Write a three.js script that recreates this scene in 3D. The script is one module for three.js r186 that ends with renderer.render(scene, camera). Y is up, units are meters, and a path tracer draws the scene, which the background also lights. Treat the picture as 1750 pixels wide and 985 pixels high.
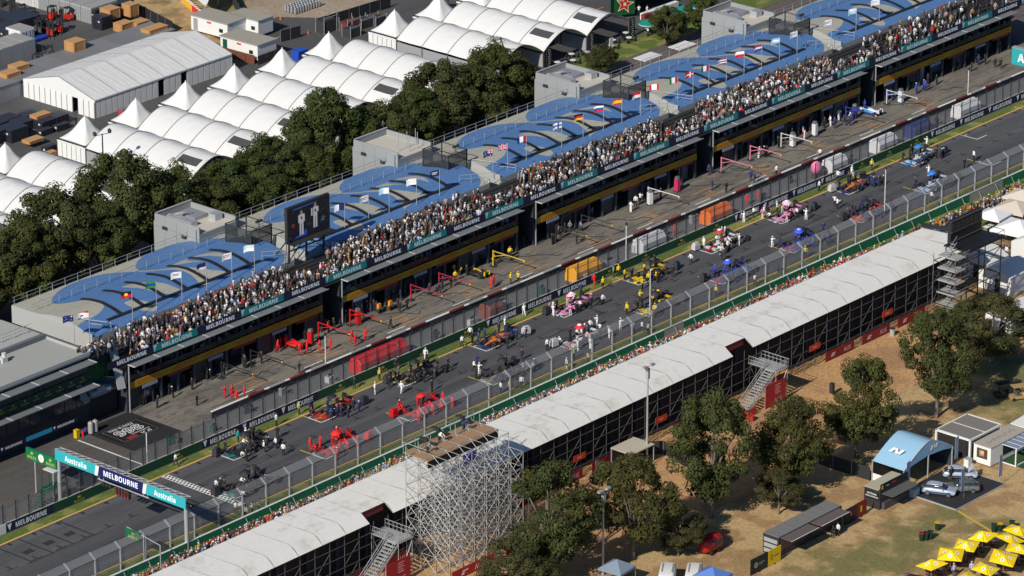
import * as THREE from 'three';
import { Sky } from 'three/addons/objects/Sky.js';
import { mergeGeometries, mergeVertices } from 'three/addons/utils/BufferGeometryUtils.js';
import { MarchingCubes } from 'three/addons/objects/MarchingCubes.js';

// x runs along the straight (away to the upper right), z across it towards the grandstand, y up; metres.
const scene = new THREE.Scene();
const camera = new THREE.PerspectiveCamera(7.436, 1024 / 576, 20, 6000);
camera.position.set(-429.35, 223.73, 374.23);
camera.lookAt(0, 0, 0);
scene.add(camera);
const renderer = new THREE.WebGLRenderer({ antialias: true });
renderer.setSize(1024, 576);
renderer.toneMapping = THREE.LinearToneMapping;
renderer.toneMappingExposure = 1.0;
renderer.shadowMap.enabled = true;

const SUN = new THREE.Vector3(-0.816, 0.559, 0.145).normalize();
const sky = new Sky();
sky.name = 'sky'; sky.userData.kind = 'structure';
sky.scale.setScalar(5000);
sky.material.uniforms.sunPosition.value.copy(SUN);
sky.material.uniforms.turbidity.value = 3;
sky.material.uniforms.rayleigh.value = 1.2;
sky.material.uniforms.mieCoefficient.value = 0.004;
scene.add(sky);
scene.environmentIntensity = 0.11;
const sun = new THREE.DirectionalLight(new THREE.Color(1, 0.92, 0.8), 4.8);
sun.position.copy(SUN).multiplyScalar(400);
sun.castShadow = true;
sun.shadow.camera.left = sun.shadow.camera.bottom = -220; sun.shadow.camera.right = sun.shadow.camera.top = 220;
sun.shadow.camera.far = 1000; sun.shadow.mapSize.set(4096, 4096);
scene.add(sun, sun.target);

// ------------------------------------------------------------------ helpers
let seed = 12345;
const rnd = () => { seed = (seed * 1664525 + 1013904223) >>> 0; return seed / 4294967296; };
const rr = (a, b) => a + (b - a) * rnd();
const pick = (a) => a[Math.floor(rnd() * a.length)];
const PI = Math.PI;
const V3 = (x, y, z) => new THREE.Vector3(x, y, z);
const taken = {};
function numbered(n) { taken[n] = (taken[n] || 0) + 1; return taken[n] === 1 ? n : n + '_' + String(taken[n] - 1).padStart(3, '0'); }
function shade(o) { o.castShadow = true; o.receiveShadow = true; return o; }
function tag(o, label, category, group, kind) {
  if (label) o.userData.label = label; if (category) o.userData.category = category;
  if (group) o.userData.group = group; if (kind) o.userData.kind = kind; return o;
}
function thing(name, label, category, p = [0, 0, 0], ry = 0, group) {
  const o = new THREE.Group(); o.name = numbered(name); o.position.set(...p); o.rotation.y = ry; scene.add(o);
  return tag(o, label, category, group);
}
function part(name, geo, mat, parent, p, ry) {
  const o = shade(new THREE.Mesh(Array.isArray(geo) ? merge(geo) : geo, mat)); o.name = name;
  if (p) o.position.set(...p); if (ry) o.rotation.y = ry; parent.add(o); return o;
}
function one(name, geo, mat, label, category, p = [0, 0, 0], ry = 0, group) {
  const o = shade(new THREE.Mesh(Array.isArray(geo) ? merge(geo) : geo, mat)); o.name = numbered(name);
  o.position.set(...p); o.rotation.y = ry; scene.add(o); return tag(o, label, category, group);
}
function struct(name, geo, mat, p = [0, 0, 0]) {
  const o = shade(new THREE.Mesh(Array.isArray(geo) ? merge(geo) : geo, mat)); o.name = numbered(name);
  o.position.set(...p); scene.add(o); o.userData.kind = 'structure'; return o;
}
function stuff(o, name, label, category) { o.name = numbered(name); tag(o, label, category, null, 'stuff'); scene.add(o); return o; }
function copyOf(src, p, ry, label) {
  const c = src.clone(); c.name = numbered(src.name.replace(/_\d+$/, '')); c.position.set(...p); c.rotation.y = ry;
  c.userData = { ...src.userData }; if (label) c.userData.label = label; scene.add(c); return c;
}
function merge(gs) {
  const idx = gs.every(g => g.index); const col = gs.every(g => g.attributes.color);
  gs = gs.map(g => { const h = idx ? g : (g.index ? g.toNonIndexed() : g); const o = new THREE.BufferGeometry();
    for (const k of ['position', 'normal', 'uv', 'color']) if (h.attributes[k] && (k !== 'color' || col)) o.setAttribute(k, h.attributes[k]);
    if (!o.attributes.uv) o.setAttribute('uv', new THREE.BufferAttribute(new Float32Array(o.attributes.position.count * 2), 2));
    if (idx) o.setIndex(h.index); return o; });
  return mergeGeometries(gs);
}
const bx = (w, h, d, x = 0, y = 0, z = 0, ry = 0) => { const g = new THREE.BoxGeometry(w, h, d); if (ry) g.rotateY(ry); return g.translate(x, y, z); };
const bb = (w, h, d, x = 0, y = 0, z = 0, ry = 0) => bx(w, h, d, x, y + h / 2, z, ry);   // y is the bottom
const cyl = (r, h, x = 0, y = 0, z = 0, n = 8, r2 = r) => new THREE.CylinderGeometry(r2, r, h, n).translate(x, y + h / 2, z);
function bar(a, b, r = 0.03, n = 5) {
  const A = V3(...a), B = V3(...b), d = B.clone().sub(A), L = d.length();
  const g = new THREE.CylinderGeometry(r, r, L, n); g.translate(0, L / 2, 0);
  g.applyQuaternion(new THREE.Quaternion().setFromUnitVectors(V3(0, 1, 0), d.normalize())); return g.translate(...a);
}
function beam(a, b, w, h) {  // rectangular bar
  const A = V3(...a), B = V3(...b), L = A.distanceTo(B); const g = new THREE.BoxGeometry(w, h, L);
  const m = new THREE.Matrix4().lookAt(A, B, V3(0, 1, 0.001)); g.applyMatrix4(m); return g.translate((a[0] + b[0]) / 2, (a[1] + b[1]) / 2, (a[2] + b[2]) / 2);
}
function tube(pts, r, seg = 20, n = 6, closed = false) { return new THREE.TubeGeometry(new THREE.CatmullRomCurve3(pts.map(p => V3(...p)), closed), seg, r, n, closed); }
function sheet(x0, x1, z0, z1, y = 0) { // horizontal, uv in metres
  const g = new THREE.BufferGeometry();
  g.setAttribute('position', new THREE.Float32BufferAttribute([x0, y, z0, x1, y, z0, x1, y, z1, x0, y, z1], 3));
  g.setAttribute('normal', new THREE.Float32BufferAttribute([0, 1, 0, 0, 1, 0, 0, 1, 0, 0, 1, 0], 3));
  g.setAttribute('uv', new THREE.Float32BufferAttribute([x0, z0, x1, z0, x1, z1, x0, z1], 2));
  g.setIndex([0, 2, 1, 0, 3, 2]); return g;
}
function polySheet(pts, y = 0) { // pts [x,z]
  const s = new THREE.Shape(pts.map(p => new THREE.Vector2(p[0], -p[1]))); const g = new THREE.ShapeGeometry(s); g.rotateX(-PI / 2); g.translate(0, y, 0); return g;
}
// rings of points -> skin. rings: array of arrays of [x,y,z], all the same length
function skin(rings, closed = true, caps = false) {
  const pos = [], uv = [], idx = [], m = rings[0].length;
  rings.forEach((r, i) => r.forEach((p, j) => { pos.push(...p); uv.push(j / (m - 1), i / (rings.length - 1)); }));
  const mm = closed ? m : m - 1;
  for (let i = 0; i < rings.length - 1; i++) for (let j = 0; j < mm; j++) {
    const a = i * m + j, b = i * m + (j + 1) % m, c = a + m, d = (i + 1) * m + (j + 1) % m; idx.push(a, c, b, b, c, d);
  }
  if (caps) for (const i of [0, rings.length - 1]) {
    const r = rings[i], c = r.reduce((s, p) => [s[0] + p[0] / m, s[1] + p[1] / m, s[2] + p[2] / m], [0, 0, 0]); const k = pos.length / 3;
    pos.push(...c); uv.push(.5, .5); for (let j = 0; j < m; j++) { const a = i * m + j, b = i * m + (j + 1) % m; i ? idx.push(k, b, a) : idx.push(k, a, b); }
  }
  const g = new THREE.BufferGeometry(); g.setAttribute('position', new THREE.Float32BufferAttribute(pos, 3));
  g.setAttribute('uv', new THREE.Float32BufferAttribute(uv, 2)); g.setIndex(idx); g.computeVertexNormals(); return g;
}
// loft along x: sections [x, half width, y bottom, y top, z centre=0, squareness=.6]
function loft(secs, n = 14) {
  return skin(secs.map(([x, w, y0, y1, zc = 0, e = 0.6]) => { const r = []; for (let j = 0; j < n; j++) { const a = j / n * 2 * PI, c = Math.cos(a), s = Math.sin(a);
    r.push([x, (y0 + y1) / 2 + (y1 - y0) / 2 * Math.sign(s) * Math.abs(s) ** e, zc + w * Math.sign(c) * Math.abs(c) ** e]); } return r; }), true, true);
}
function flat(g) { const h = g.index ? g.toNonIndexed() : g; h.computeVertexNormals(); return h; }
// value noise
const perm = new Float32Array(65536).map(() => rnd());
const h2 = (x, y) => perm[((x * 374761 + y * 668265 + ((x * y) & 1023)) & 65535 + 65536) & 65535];
function vn(x, y) { const xi = Math.floor(x), yi = Math.floor(y), fx = x - xi, fy = y - yi, a = fx * fx * (3 - 2 * fx), b = fy * fy * (3 - 2 * fy);
  const p = h2(xi, yi), q = h2(xi + 1, yi), r = h2(xi, yi + 1), s = h2(xi + 1, yi + 1); return (p + (q - p) * a) * (1 - b) + (r + (s - r) * a) * b; }
function fbm(x, y, o = 4) { let s = 0, a = 0.5, t = 0; for (let i = 0; i < o; i++) { s += a * vn(x, y); t += a; x = x * 2.03 + 17.3; y = y * 2.03 + 9.1; a *= 0.5; } return s / t; }
// colour map covering `w` x `h` metres, colour function in linear values; repeat by mirroring
function surf(n, w, h, f, opt = {}) {
  const d = new Uint8Array(n * n * 4), to = (v) => Math.round(255 * Math.max(0, Math.min(1, v <= 0.0031308 ? v * 12.92 : 1.055 * v ** (1 / 2.4) - 0.055)));
  for (let j = 0; j < n; j++) for (let i = 0; i < n; i++) { const c = f(i / n * w, j / n * h), k = (j * n + i) * 4; d[k] = to(c[0]); d[k + 1] = to(c[1]); d[k + 2] = to(c[2]); d[k + 3] = 255; }
  const t = new THREE.DataTexture(d, n, n); t.colorSpace = THREE.SRGBColorSpace; t.magFilter = THREE.LinearFilter; t.minFilter = THREE.LinearFilter;
  t.wrapS = t.wrapT = THREE.MirroredRepeatWrapping; t.repeat.set(1 / w, 1 / h); if (opt.off) t.offset.set(-opt.off[0] / w, -opt.off[1] / h); t.needsUpdate = true; return t;
}
const mix = (a, b, t) => [a[0] + (b[0] - a[0]) * t, a[1] + (b[1] - a[1]) * t, a[2] + (b[2] - a[2]) * t];
const sm = (a, b, x) => { const t = Math.max(0, Math.min(1, (x - a) / (b - a))); return t * t * (3 - 2 * t); };
const mats = {};
function M(c, rough = 0.7, metal = 0, extra) {
  const k = JSON.stringify([c, rough, metal, extra ? Object.keys(extra).map(q => typeof extra[q] === 'object' ? extra[q].id : extra[q]) : 0]);
  if (mats[k]) return mats[k];
  const m = new THREE.MeshPhysicalMaterial({ roughness: rough, metalness: metal, side: THREE.DoubleSide, ...extra });
  if (Array.isArray(c)) m.color.setRGB(...c); else m.color.set(c); return mats[k] = m;
}
function print(w, h, draw, opt = {}) { // flat print on a canvas
  const c = document.createElement('canvas'); c.width = w; c.height = h; const g = c.getContext('2d'); draw(g, w, h);
  const t = new THREE.CanvasTexture(c); t.colorSpace = THREE.SRGBColorSpace; t.magFilter = THREE.LinearFilter;
  return new THREE.MeshPhysicalMaterial({ map: t, roughness: opt.rough ?? 0.6, side: THREE.DoubleSide });
}
function fill(g, w, h, c) { g.fillStyle = c; g.fillRect(0, 0, w, h); }
function word(g, s, x, y, size, c, font = 'sans-serif', weight = 'bold', align = 'center', maxw) { g.fillStyle = c; g.font = `${weight} ${size}px ${font}`; g.textAlign = align; g.textBaseline = 'middle'; maxw ? g.fillText(s, x, y, maxw) : g.fillText(s, x, y); }
// a board whose front (+z) carries the whole print, the other faces its corner colour
function board(w, h, t, x = 0, y = 0, z = 0, ry = 0) {
  const g = new THREE.BoxGeometry(w, h, t), uv = g.attributes.uv;
  for (let i = 0; i < 24; i++) if (i < 16 || i > 19) uv.setXY(i, 0.004, 0.02);
  if (ry) g.rotateY(ry); return g.translate(x, y + h / 2, z);
}
// shared materials
const STEEL = M([0.42, 0.43, 0.44], 0.4, 0.7), GALV = M([0.5, 0.51, 0.52], 0.5, 0.5), DARK = M([0.012, 0.013, 0.016], 0.6), BLACK = M([0.02, 0.02, 0.022], 0.7),
  WHITE = M([0.7, 0.7, 0.68], 0.6), PVC = M([0.68, 0.68, 0.66], 0.5), NAVY = M([0.012, 0.018, 0.06], 0.6), GREEN = M([0.0, 0.075, 0.04], 0.6), TYRE = M([0.016, 0.016, 0.017], 0.85),
  CHARCOAL = M([0.035, 0.037, 0.042], 0.6), CONCRETE = M([0.33, 0.32, 0.3], 0.85), WOOD = M([0.42, 0.22, 0.09], 0.8), MESH = M([0.42, 0.44, 0.46], 0.6, 0.2, { transparent: true, opacity: 0.16 }),
  GLASS = M([0.03, 0.04, 0.05], 0.12), REDC = M([0.5, 0.01, 0.015], 0.6);
const NTH = (i) => ['first', 'second', 'third', 'fourth', 'fifth', 'sixth', 'seventh', 'eighth', 'ninth', 'tenth', 'eleventh', 'twelfth', 'thirteenth', 'fourteenth', 'fifteenth', 'sixteenth', 'seventeenth', 'eighteenth', 'nineteenth', 'twentieth', 'twenty-first', 'twenty-second', 'twenty-third', 'twenty-fourth', 'twenty-fifth'][i] || 'last';
// ------------------------------------------------------------------ ground, track, markings
{
  const dry = [0.46, 0.32, 0.15], dirt = [0.34, 0.21, 0.095], grn = [0.14, 0.145, 0.045];
  const park = surf(1400, 150, 150, (x, z) => {
    const g = fbm(x * 0.07, z * 0.07 + 3, 4), f = fbm(x * 1.1, z * 1.1, 3), p = fbm(x * 0.35 + 40, z * 0.35, 3);
    let c = mix(dry, dirt, sm(0.45, 0.62, p)); c = mix(c, grn, sm(0.49, 0.68, g * 0.72 + p * 0.2 + f * 0.12) * 0.85);
    const k = 0.7 + 0.6 * vn(x * 6, z * 6) * (0.7 + 0.3 * f); return [c[0] * k, c[1] * k, c[2] * k];
  }, { off: [-110, 48] });
  struct('ground', sheet(-3000, 3000, -3000, 3000, 0), new THREE.MeshPhysicalMaterial({ map: park, roughness: 0.95 }));
  const asph = (n, w, h, base, streak, seedv) => surf(n, w, h, (x, z) => {
    const s = fbm(x * 0.03 + seedv, z * 1.3, 3), f = vn(x * 5 + 7, z * 5), b = fbm(x * 0.12, z * 0.12 + seedv, 3);
    const k = (1 + streak * (s - 0.5)) * (0.86 + 0.28 * f) * (0.85 + 0.3 * b); return [base[0] * k, base[1] * k, base[2] * k];
  });
  const aM = (t, r = 0.85) => new THREE.MeshPhysicalMaterial({ map: t, roughness: r });
  const dark = asph(1024, 60, 60, [0.072, 0.072, 0.073], 0.3, 5);
  struct('paddock_asphalt', sheet(-140, 50, -220, -56, 0.004), aM(dark));
  struct('paddock_asphalt', sheet(50, 128, -101, -58, 0.004), aM(dark));
  struct('path', sheet(-140, 240, -52, -9, 0.004), aM(asph(512, 60, 60, [0.105, 0.088, 0.08], 0.2, 9)));
  const lawn = surf(768, 40, 40, (x, z) => { const f = fbm(x * 0.5, z * 0.5, 3), n = vn(x * 7, z * 7); const c = mix([0.085, 0.125, 0.018], [0.2, 0.2, 0.05], sm(0.42, 0.7, f)); const k = 0.7 + 0.6 * n; return [c[0] * k, c[1] * k, c[2] * k]; });
  const lawnM = new THREE.MeshPhysicalMaterial({ map: lawn, roughness: 0.95 });
  struct('lawn', sheet(-140, 240, -58, -52, 0.004), lawnM);
  const sandy = surf(512, 50, 50, (x, z) => { const f = fbm(x * 0.3, z * 0.3, 4), k = 0.8 + 0.4 * vn(x * 4, z * 4); const c = mix([0.36, 0.3, 0.23], [0.27, 0.2, 0.14], f); return [c[0] * k, c[1] * k, c[2] * k]; });
  struct('sandy_yard', polySheet([[62, -114], [72, -101], [150, -101], [150, -160], [84, -128]], 0.006), new THREE.MeshPhysicalMaterial({ map: sandy, roughness: 0.95 }));
  struct('access_road', polySheet([[52, -109], [62, -114], [72, -101], [60, -101], [50, -103]], 0.008), aM(dark));
  // pit lane
  const conc = surf(1024, 50, 50, (x, z) => {
    const s = fbm(x * 0.06, z * 0.9, 3), b = fbm(x * 0.25, z * 0.25, 4), f = vn(x * 6, z * 6), st = sm(0.6, 0.72, fbm(x * 0.5 + 9, z * 1.6, 3));
    let c = mix([0.19, 0.17, 0.14], [0.118, 0.108, 0.092], sm(0.35, 0.7, b * 0.6 + s * 0.4)); c = mix(c, [0.075, 0.072, 0.07], st * 0.6); const k = 0.82 + 0.36 * f; return [c[0] * k, c[1] * k, c[2] * k];
  });
  const pit = struct('pit_lane', sheet(-65.4, 240, -9, 1.2, 0.008), aM(conc));
  struct('pit_entry_asphalt', sheet(-140, -65.4, -30, 7.4, 0.008), aM(asph(512, 40, 40, [0.085, 0.078, 0.072], 0.3, 2)));
  struct('pit_wall_walkway', sheet(-65.4, 240, 1.2, 7.4, 0.008), aM(asph(512, 40, 40, [0.11, 0.11, 0.11], 0.2, 22)));
  const track = struct('race_track', sheet(-140, 240, 9.0, 24.0, 0.008), aM(asph(1400, 110, 110, [0.074, 0.075, 0.081], 0.75, 31), 0.8));
  struct('grass_verge', sheet(-140, 240, 7.2, 9.05, 0.004), lawnM);
  struct('grass_verge', sheet(-140, 240, 23.9, 27.4, 0.004), lawnM);
  struct('spectator_ground', sheet(-140, 31, 27.4, 44, 0.004), new THREE.MeshPhysicalMaterial({ map: sandy, roughness: 0.95, color: new THREE.Color(0.6, 0.6, 0.55) }));
  struct('spectator_lawn', sheet(31, 240, 27.4, 40, 0.004), lawnM);
  const bare = surf(512, 30, 30, (x, z) => { const f = fbm(x * 0.4, z * 0.4, 4), k = 0.75 + 0.5 * vn(x * 5, z * 5); const c = mix([0.17, 0.1, 0.055], [0.26, 0.17, 0.09], f); return [c[0] * k, c[1] * k, c[2] * k]; });
  struct('bare_earth', sheet(44, 160, 40, 62, 0.006), new THREE.MeshPhysicalMaterial({ map: bare, roughness: 0.95 }));
  const chips = surf(1024, 34, 34, (x, z) => { const f = fbm(x * 0.25, z * 0.25, 4), n = vn(x * 9, z * 9), n2 = vn(x * 3.7 + 5, z * 3.7); const c = mix([0.47, 0.27, 0.115], [0.33, 0.19, 0.09], sm(0.3, 0.75, f)); const k = 0.55 + 0.6 * n + 0.3 * n2; return [c[0] * k, c[1] * k, c[2] * k]; });
  const edge = []; for (let x = -130; x <= 27; x += 4) edge.push([x, 66.5 + 3 * fbm(x * 0.09, 2, 3) + (x > -6 ? -5 : 0)]);
  struct('woodchip_path', polySheet([[-130, 44], ...edge, [30, 60], [34, 44]], 0.008), new THREE.MeshPhysicalMaterial({ map: chips, roughness: 0.95 }));

  // painted lines and plain dark shapes, each a thin sheet on its surface
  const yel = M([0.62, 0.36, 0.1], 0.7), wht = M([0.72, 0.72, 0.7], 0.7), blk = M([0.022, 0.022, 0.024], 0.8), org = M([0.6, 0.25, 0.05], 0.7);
  part('edge_line', sheet(-140, 240, 9.05, 9.35, 0.012), yel, track);
  part('edge_line', sheet(-140, 240, 23.7, 23.92, 0.012), yel, track);
  const sq = new THREE.PlaneGeometry(0.4, 0.27).rotateX(-PI / 2), chk = [];
  part('finish_line_base', sheet(-77.25, -76.15, 9.4, 22.9, 0.012), wht, track);
  for (let i = 0; i < 24; i++) for (let j = 0; j < 2; j++) part('finish_line_check', sq, blk, track, [-76.97 + j * 0.54, 0.016, 9.8 + i * 0.54 - j * 0.27]);
  const cross = merge([sheet(-0.9, 0.9, -0.09, 0.09), sheet(-0.14, 0.14, -0.9, 0.0)]), dot = sheet(-0.25, 0.25, -0.35, 0.35);  // plain dark crosses and dots, then bars and squares, flat on the track
  for (let k = 0; k < 62; k++) { const x = -112 + k * 4.03; part('dark_shape', cross, blk, track, [x, 0.012, 15.3]); part('dark_shape', dot, blk, track, [x + 0.6, 0.012, 9.9]); }
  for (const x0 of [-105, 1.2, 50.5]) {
    for (let i = 0; i < (x0 < -50 ? 4 : 1); i++) part('dark_shape', sheet(-0.13, 0.13, 9.6, 15.6), blk, track, [x0 + i * 3.4, 0.012, 0]);
    part('dark_shape', sheet(-0.6, 11.8, 15.5, 15.72), blk, track, [x0 - (x0 > -50 ? 11 : 0), 0.013, 0]);
    for (let i = 0; i < 3; i++) if (x0 < -50) part('dark_shape', sheet(-0.75, 0.75, -0.5, 0.5), blk, track, [x0 + 1.7 + i * 3.4, 0.012, 13.1]);
  }
  for (let k = 0; k < 14; k++) part('dark_shape', sheet(0, 4.6, -0.07, 0.07), blk, track, [-96 + k * 14, 0.012, 18.6]);
  // grid slots: white bracket, yellow stub
  const slot = merge([sheet(-0.09, 0.09, -1.25, 1.25), sheet(0, 2.6, 1.1, 1.25), sheet(0, 0.6, -1.25, -1.1)]), stub = sheet(-0.08, 0.08, -1.9, 0);
  for (let k = 0; k < 12; k++) { for (const [x, z] of [[-67.6 + 16 * k, 11.4], [-75.8 + 16 * k, 19.8]]) { part('grid_slot_line', slot, wht, track, [x, 0.012, z]); part('grid_slot_stub', stub, M([0.65, 0.48, 0.03], 0.7), track, [x, 0.013, z - 1.3]); } }
  // pit lane paint
  for (let k = 0; k < 12; k++) { const x = -50 + 13.2 * k + (k > 1 ? 3 : 0);
    for (const [dx, dz, w, d] of [[0, -4.6, 4.2, 0.14], [0, -2.2, 4.6, 0.14], [1.2, -3.6, 1.8, 0.12], [1, -3.0, 2.2, 0.12], [2.7, -3.4, 0.12, 1]]) part('pit_box_line', sheet(x + dx, x + dx + w, dz - d / 2, dz + d / 2), org, pit, [0, 0.012, 0]);
    part('pit_box_line', sheet(x - 3, x + 0.5, -1.75, -1.6), wht, pit, [0, 0.012, 0]); }
  for (let k = 0; k < 14; k++) part('tyre_mark', sheet(0, rr(6, 12), -0.12, 0.12), M([0.05, 0.05, 0.05], 0.8), pit, [-55 + k * 13 + rr(-3, 3), 0.011, rr(-3.2, -1)]);
  part('pit_lane_line', sheet(-76.2, -75.95, -6.8, 5, 0.013), wht, pit);
  // countdown lettering on black sheet
  const race = print(1024, 640, (g, w, h) => {
    fill(g, w, h, '#121214'); word(g, 'THIS IS RACE', 500, 110, 96, '#cfcfcf', 'sans-serif', 'bold', 'center', 700);
    g.lineWidth = 18; g.strokeStyle = '#d8d8d8'; g.font = 'bold 300px sans-serif'; g.textAlign = 'center'; g.textBaseline = 'middle'; g.save(); g.scale(1.25, 1); g.strokeText('998', 410, 300); g.restore();
    word(g, 'COUNTDOWN TO', 640, 470, 54, '#cfcfcf'); word(g, '1000', 690, 560, 110, '#cfcfcf'); fill(g, 0, 0, '#121214');
    g.fillStyle = '#c0161c'; g.fillRect(230, 520, 220, 26); g.fillRect(280, 560, 190, 34); g.beginPath(); g.moveTo(230, 594); g.lineTo(300, 520); g.lineTo(330, 520); g.lineTo(260, 594); g.fill();
    g.lineWidth = 5; g.strokeStyle = '#9a9a9a'; g.strokeRect(110, 40, 830, 585);
  }, { rough: 0.8 });
  const rg = new THREE.PlaneGeometry(7.4, 4.6); rg.rotateX(-PI / 2);
  part('black_sheet', sheet(-73.9, -65.3, -8.6, 1.1, 0.012), M([0.016, 0.016, 0.018], 0.8), pit);
  part('countdown_lettering', rg, race, pit, [-69.6, 0.017, -4.1]);
}

// ------------------------------------------------------------------ walls, fences, banners along the straight
const crown = (g, x, y, s, c) => { g.fillStyle = c; g.beginPath(); g.moveTo(x - s * 0.5, y + s * 0.5); g.lineTo(x - s * 0.8, y - s * 0.35); g.lineTo(x - s * 0.38, y + s * 0.1); g.lineTo(x - s * 0.4, y - s * 0.6); g.lineTo(x - s * 0.1, y + s * 0.05); g.lineTo(x, y - s * 0.75);
  g.lineTo(x + s * 0.1, y + s * 0.05); g.lineTo(x + s * 0.4, y - s * 0.6); g.lineTo(x + s * 0.38, y + s * 0.1); g.lineTo(x + s * 0.8, y - s * 0.35); g.lineTo(x + s * 0.5, y + s * 0.5); g.fill(); };
const GOLD = '#c9b53a';
const melb = (bg, vt) => print(512, 72, (g, w, h) => { fill(g, w, h, bg); word(g, 'MELBOURNE', 268, 39, 56, '#f2f4f6', 'sans-serif', 'bold', 'center', 400);
  g.fillStyle = vt; g.beginPath(); g.moveTo(12, 10); g.lineTo(62, 10); g.lineTo(37, 64); g.fill(); g.fillStyle = bg; g.beginPath(); g.moveTo(26, 10); g.lineTo(36, 10); g.lineTo(31, 22); g.fill(); });
const NAVYM = melb('#10163a', '#e8ecf0');
const GREENCROWN = print(512, 96, (g, w, h) => { fill(g, w, h, '#02402c'); crown(g, 256, 36, 26, GOLD); word(g, 'ROLEX', 256, 76, 30, GOLD, 'serif'); });
{
  const segs = [[-101.4, -93.5, 'n'], [-93.5, -67.8, 'g'], [-67.8, -46.4, 'n'], [-46.4, -13.7, 'g'], [-13.7, 8.4, 'n'], [8.4, 40.2, 'g'], [40.2, 67.3, 'n'], [67.3, 87.8, 'g'], [87.8, 140, 'n'], [140, 230, 'g'], [-130, -101.4, 'w']];
  const wall = thing('pit_wall', 'long low banner wall between the pit side and the grass verge', 'wall');
  part('concrete', bb(360, 1.2, 0.3, 50, 0, 7.0), CONCRETE, wall);
  for (const [a, b, k] of segs) {
    const n = Math.max(1, Math.round((b - a) / (k === 'n' ? 7.4 : 8))), w = (b - a) / n;
    for (let i = 0; i < n; i++) part(k === 'n' ? 'navy_banner' : k === 'g' ? 'green_banner' : 'pale_banner', board(w - 0.02, 1.22, 0.04, a + w * (i + 0.5), 0.02, 7.18), k === 'n' ? NAVYM : k === 'g' ? GREENCROWN : WHITE, wall);
  }
  // inner pit wall with its white rail
  const inner = thing('pit_lane_wall', 'low concrete wall with white rail along the pit lane edge', 'wall');
  part('concrete', bb(300, 0.95, 0.25, 90, 0, 1.1), CHARCOAL, inner);
  part('coping', bb(300, 0.08, 0.34, 90, 0.95, 1.1), WHITE, inner);
  const rs = board(3.0, 0.26, 0.05);
  for (let k = 0; k < 44; k++) { if (k % 5 === 4) continue; part('trackside_board', rs, k % 2 ? WHITE : M([0.42, 0.05, 0.05], 0.6), inner, [-52 + k * 3.9, 1.02, 1.35]); }
  // pit side debris fence: posts and mesh panels
  const fence = thing('pit_side_fence', 'clear mesh debris fence with dark posts on top of the banner wall', 'fence');
  const pg = merge([bb(0.13, 2.5, 0.1), bar([0, 2.4, 0], [0, 2.7, 0.25], 0.04)]), mg = bb(2.1, 2.15, 0.012);
  for (let k = 0; k < 124; k++) { const x = -121 + k * 2.15; part('post', pg, CHARCOAL, fence, [x, 1.2, 6.95]); part('mesh_panel', mg, MESH, fence, [x + 1.075, 1.25, 6.9]); }
  part('top_rail', bar([-121, 3.45, 6.95], [146, 3.45, 6.95], 0.03), STEEL, fence);
  // fence-side wall (its back is what shows) and debris fence
  const gw = thing('track_side_wall', 'long green low wall with white top edge beside the grandstand', 'wall');
  const seg = bb(4.08, 1.3, 0.25), cap = bb(4.08, 0.06, 0.3), strut = bar([0, 1.2, 0.1], [0, 0.05, 0.8], 0.03);
  for (let k = 0; k < 66; k++) { const x = -114 + k * 4.12, grey = (k === 28 || k === 45 || k === 46); part(grey ? 'concrete_block' : 'green_panel', seg, grey ? CONCRETE : M([0.005, 0.17, 0.085], 0.6), gw, [x, 0, 27.6]); part('top_edge', cap, grey ? CONCRETE : M([0.55, 0.6, 0.56], 0.6), gw, [x, 1.3, 27.6]); part('strut', strut, GALV, gw, [x, 0, 27.7]); }
  const rf = thing('track_side_fence', 'tall debris fence with grey posts bent inwards over the track', 'fence');
  const post = merge([bb(0.2, 3.7, 0.2), beam([-0.08, 3.68, 0], [-0.08, 4.35, -0.95], 0.07, 0.1), beam([0.08, 3.68, 0], [0.08, 4.35, -0.95], 0.07, 0.1)]);
  const low = bb(4.1, 3.65, 0.012), up = bb(4.1, 1.16, 0.012).rotateX(-0.955).translate(0, 3.7, 0);
  for (let k = 0; k < 66; k++) { const x = -117.4 + k * 4.12; part('post', post, GALV, rf, [x, 0, 26.6]); part('mesh_panel', low, MESH, rf, [x + 2.06, 0.02, 26.6]); part('overhang_mesh', up, MESH, rf, [x + 2.06, 0, 26.6]); }
  for (const [y, z] of [[1.9, 26.6], [3.68, 26.6], [4.34, 25.66]]) part('cable', bar([-118, y, z], [154, y, z], 0.035), CHARCOAL, rf);
  // spectator crowd barrier
  const cb = thing('crowd_barrier', 'galvanised crowd barrier in front of the grandstand spectators', 'barrier');
  const br = merge([bar([-1.2, 1.1, 0], [1.2, 1.1, 0], 0.03), bar([-1.2, 0.15, 0], [1.2, 0.15, 0], 0.03), ...[...Array(9)].map((_, i) => bar([-1.2 + i * 0.3, 0.15, 0], [-1.2 + i * 0.3, 1.1, 0], 0.015, 4))]);
  for (let k = 0; k < 60; k++) part('barrier_panel', br, GALV, cb, [-113 + k * 2.45, 0, 29.0]);
}
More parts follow.
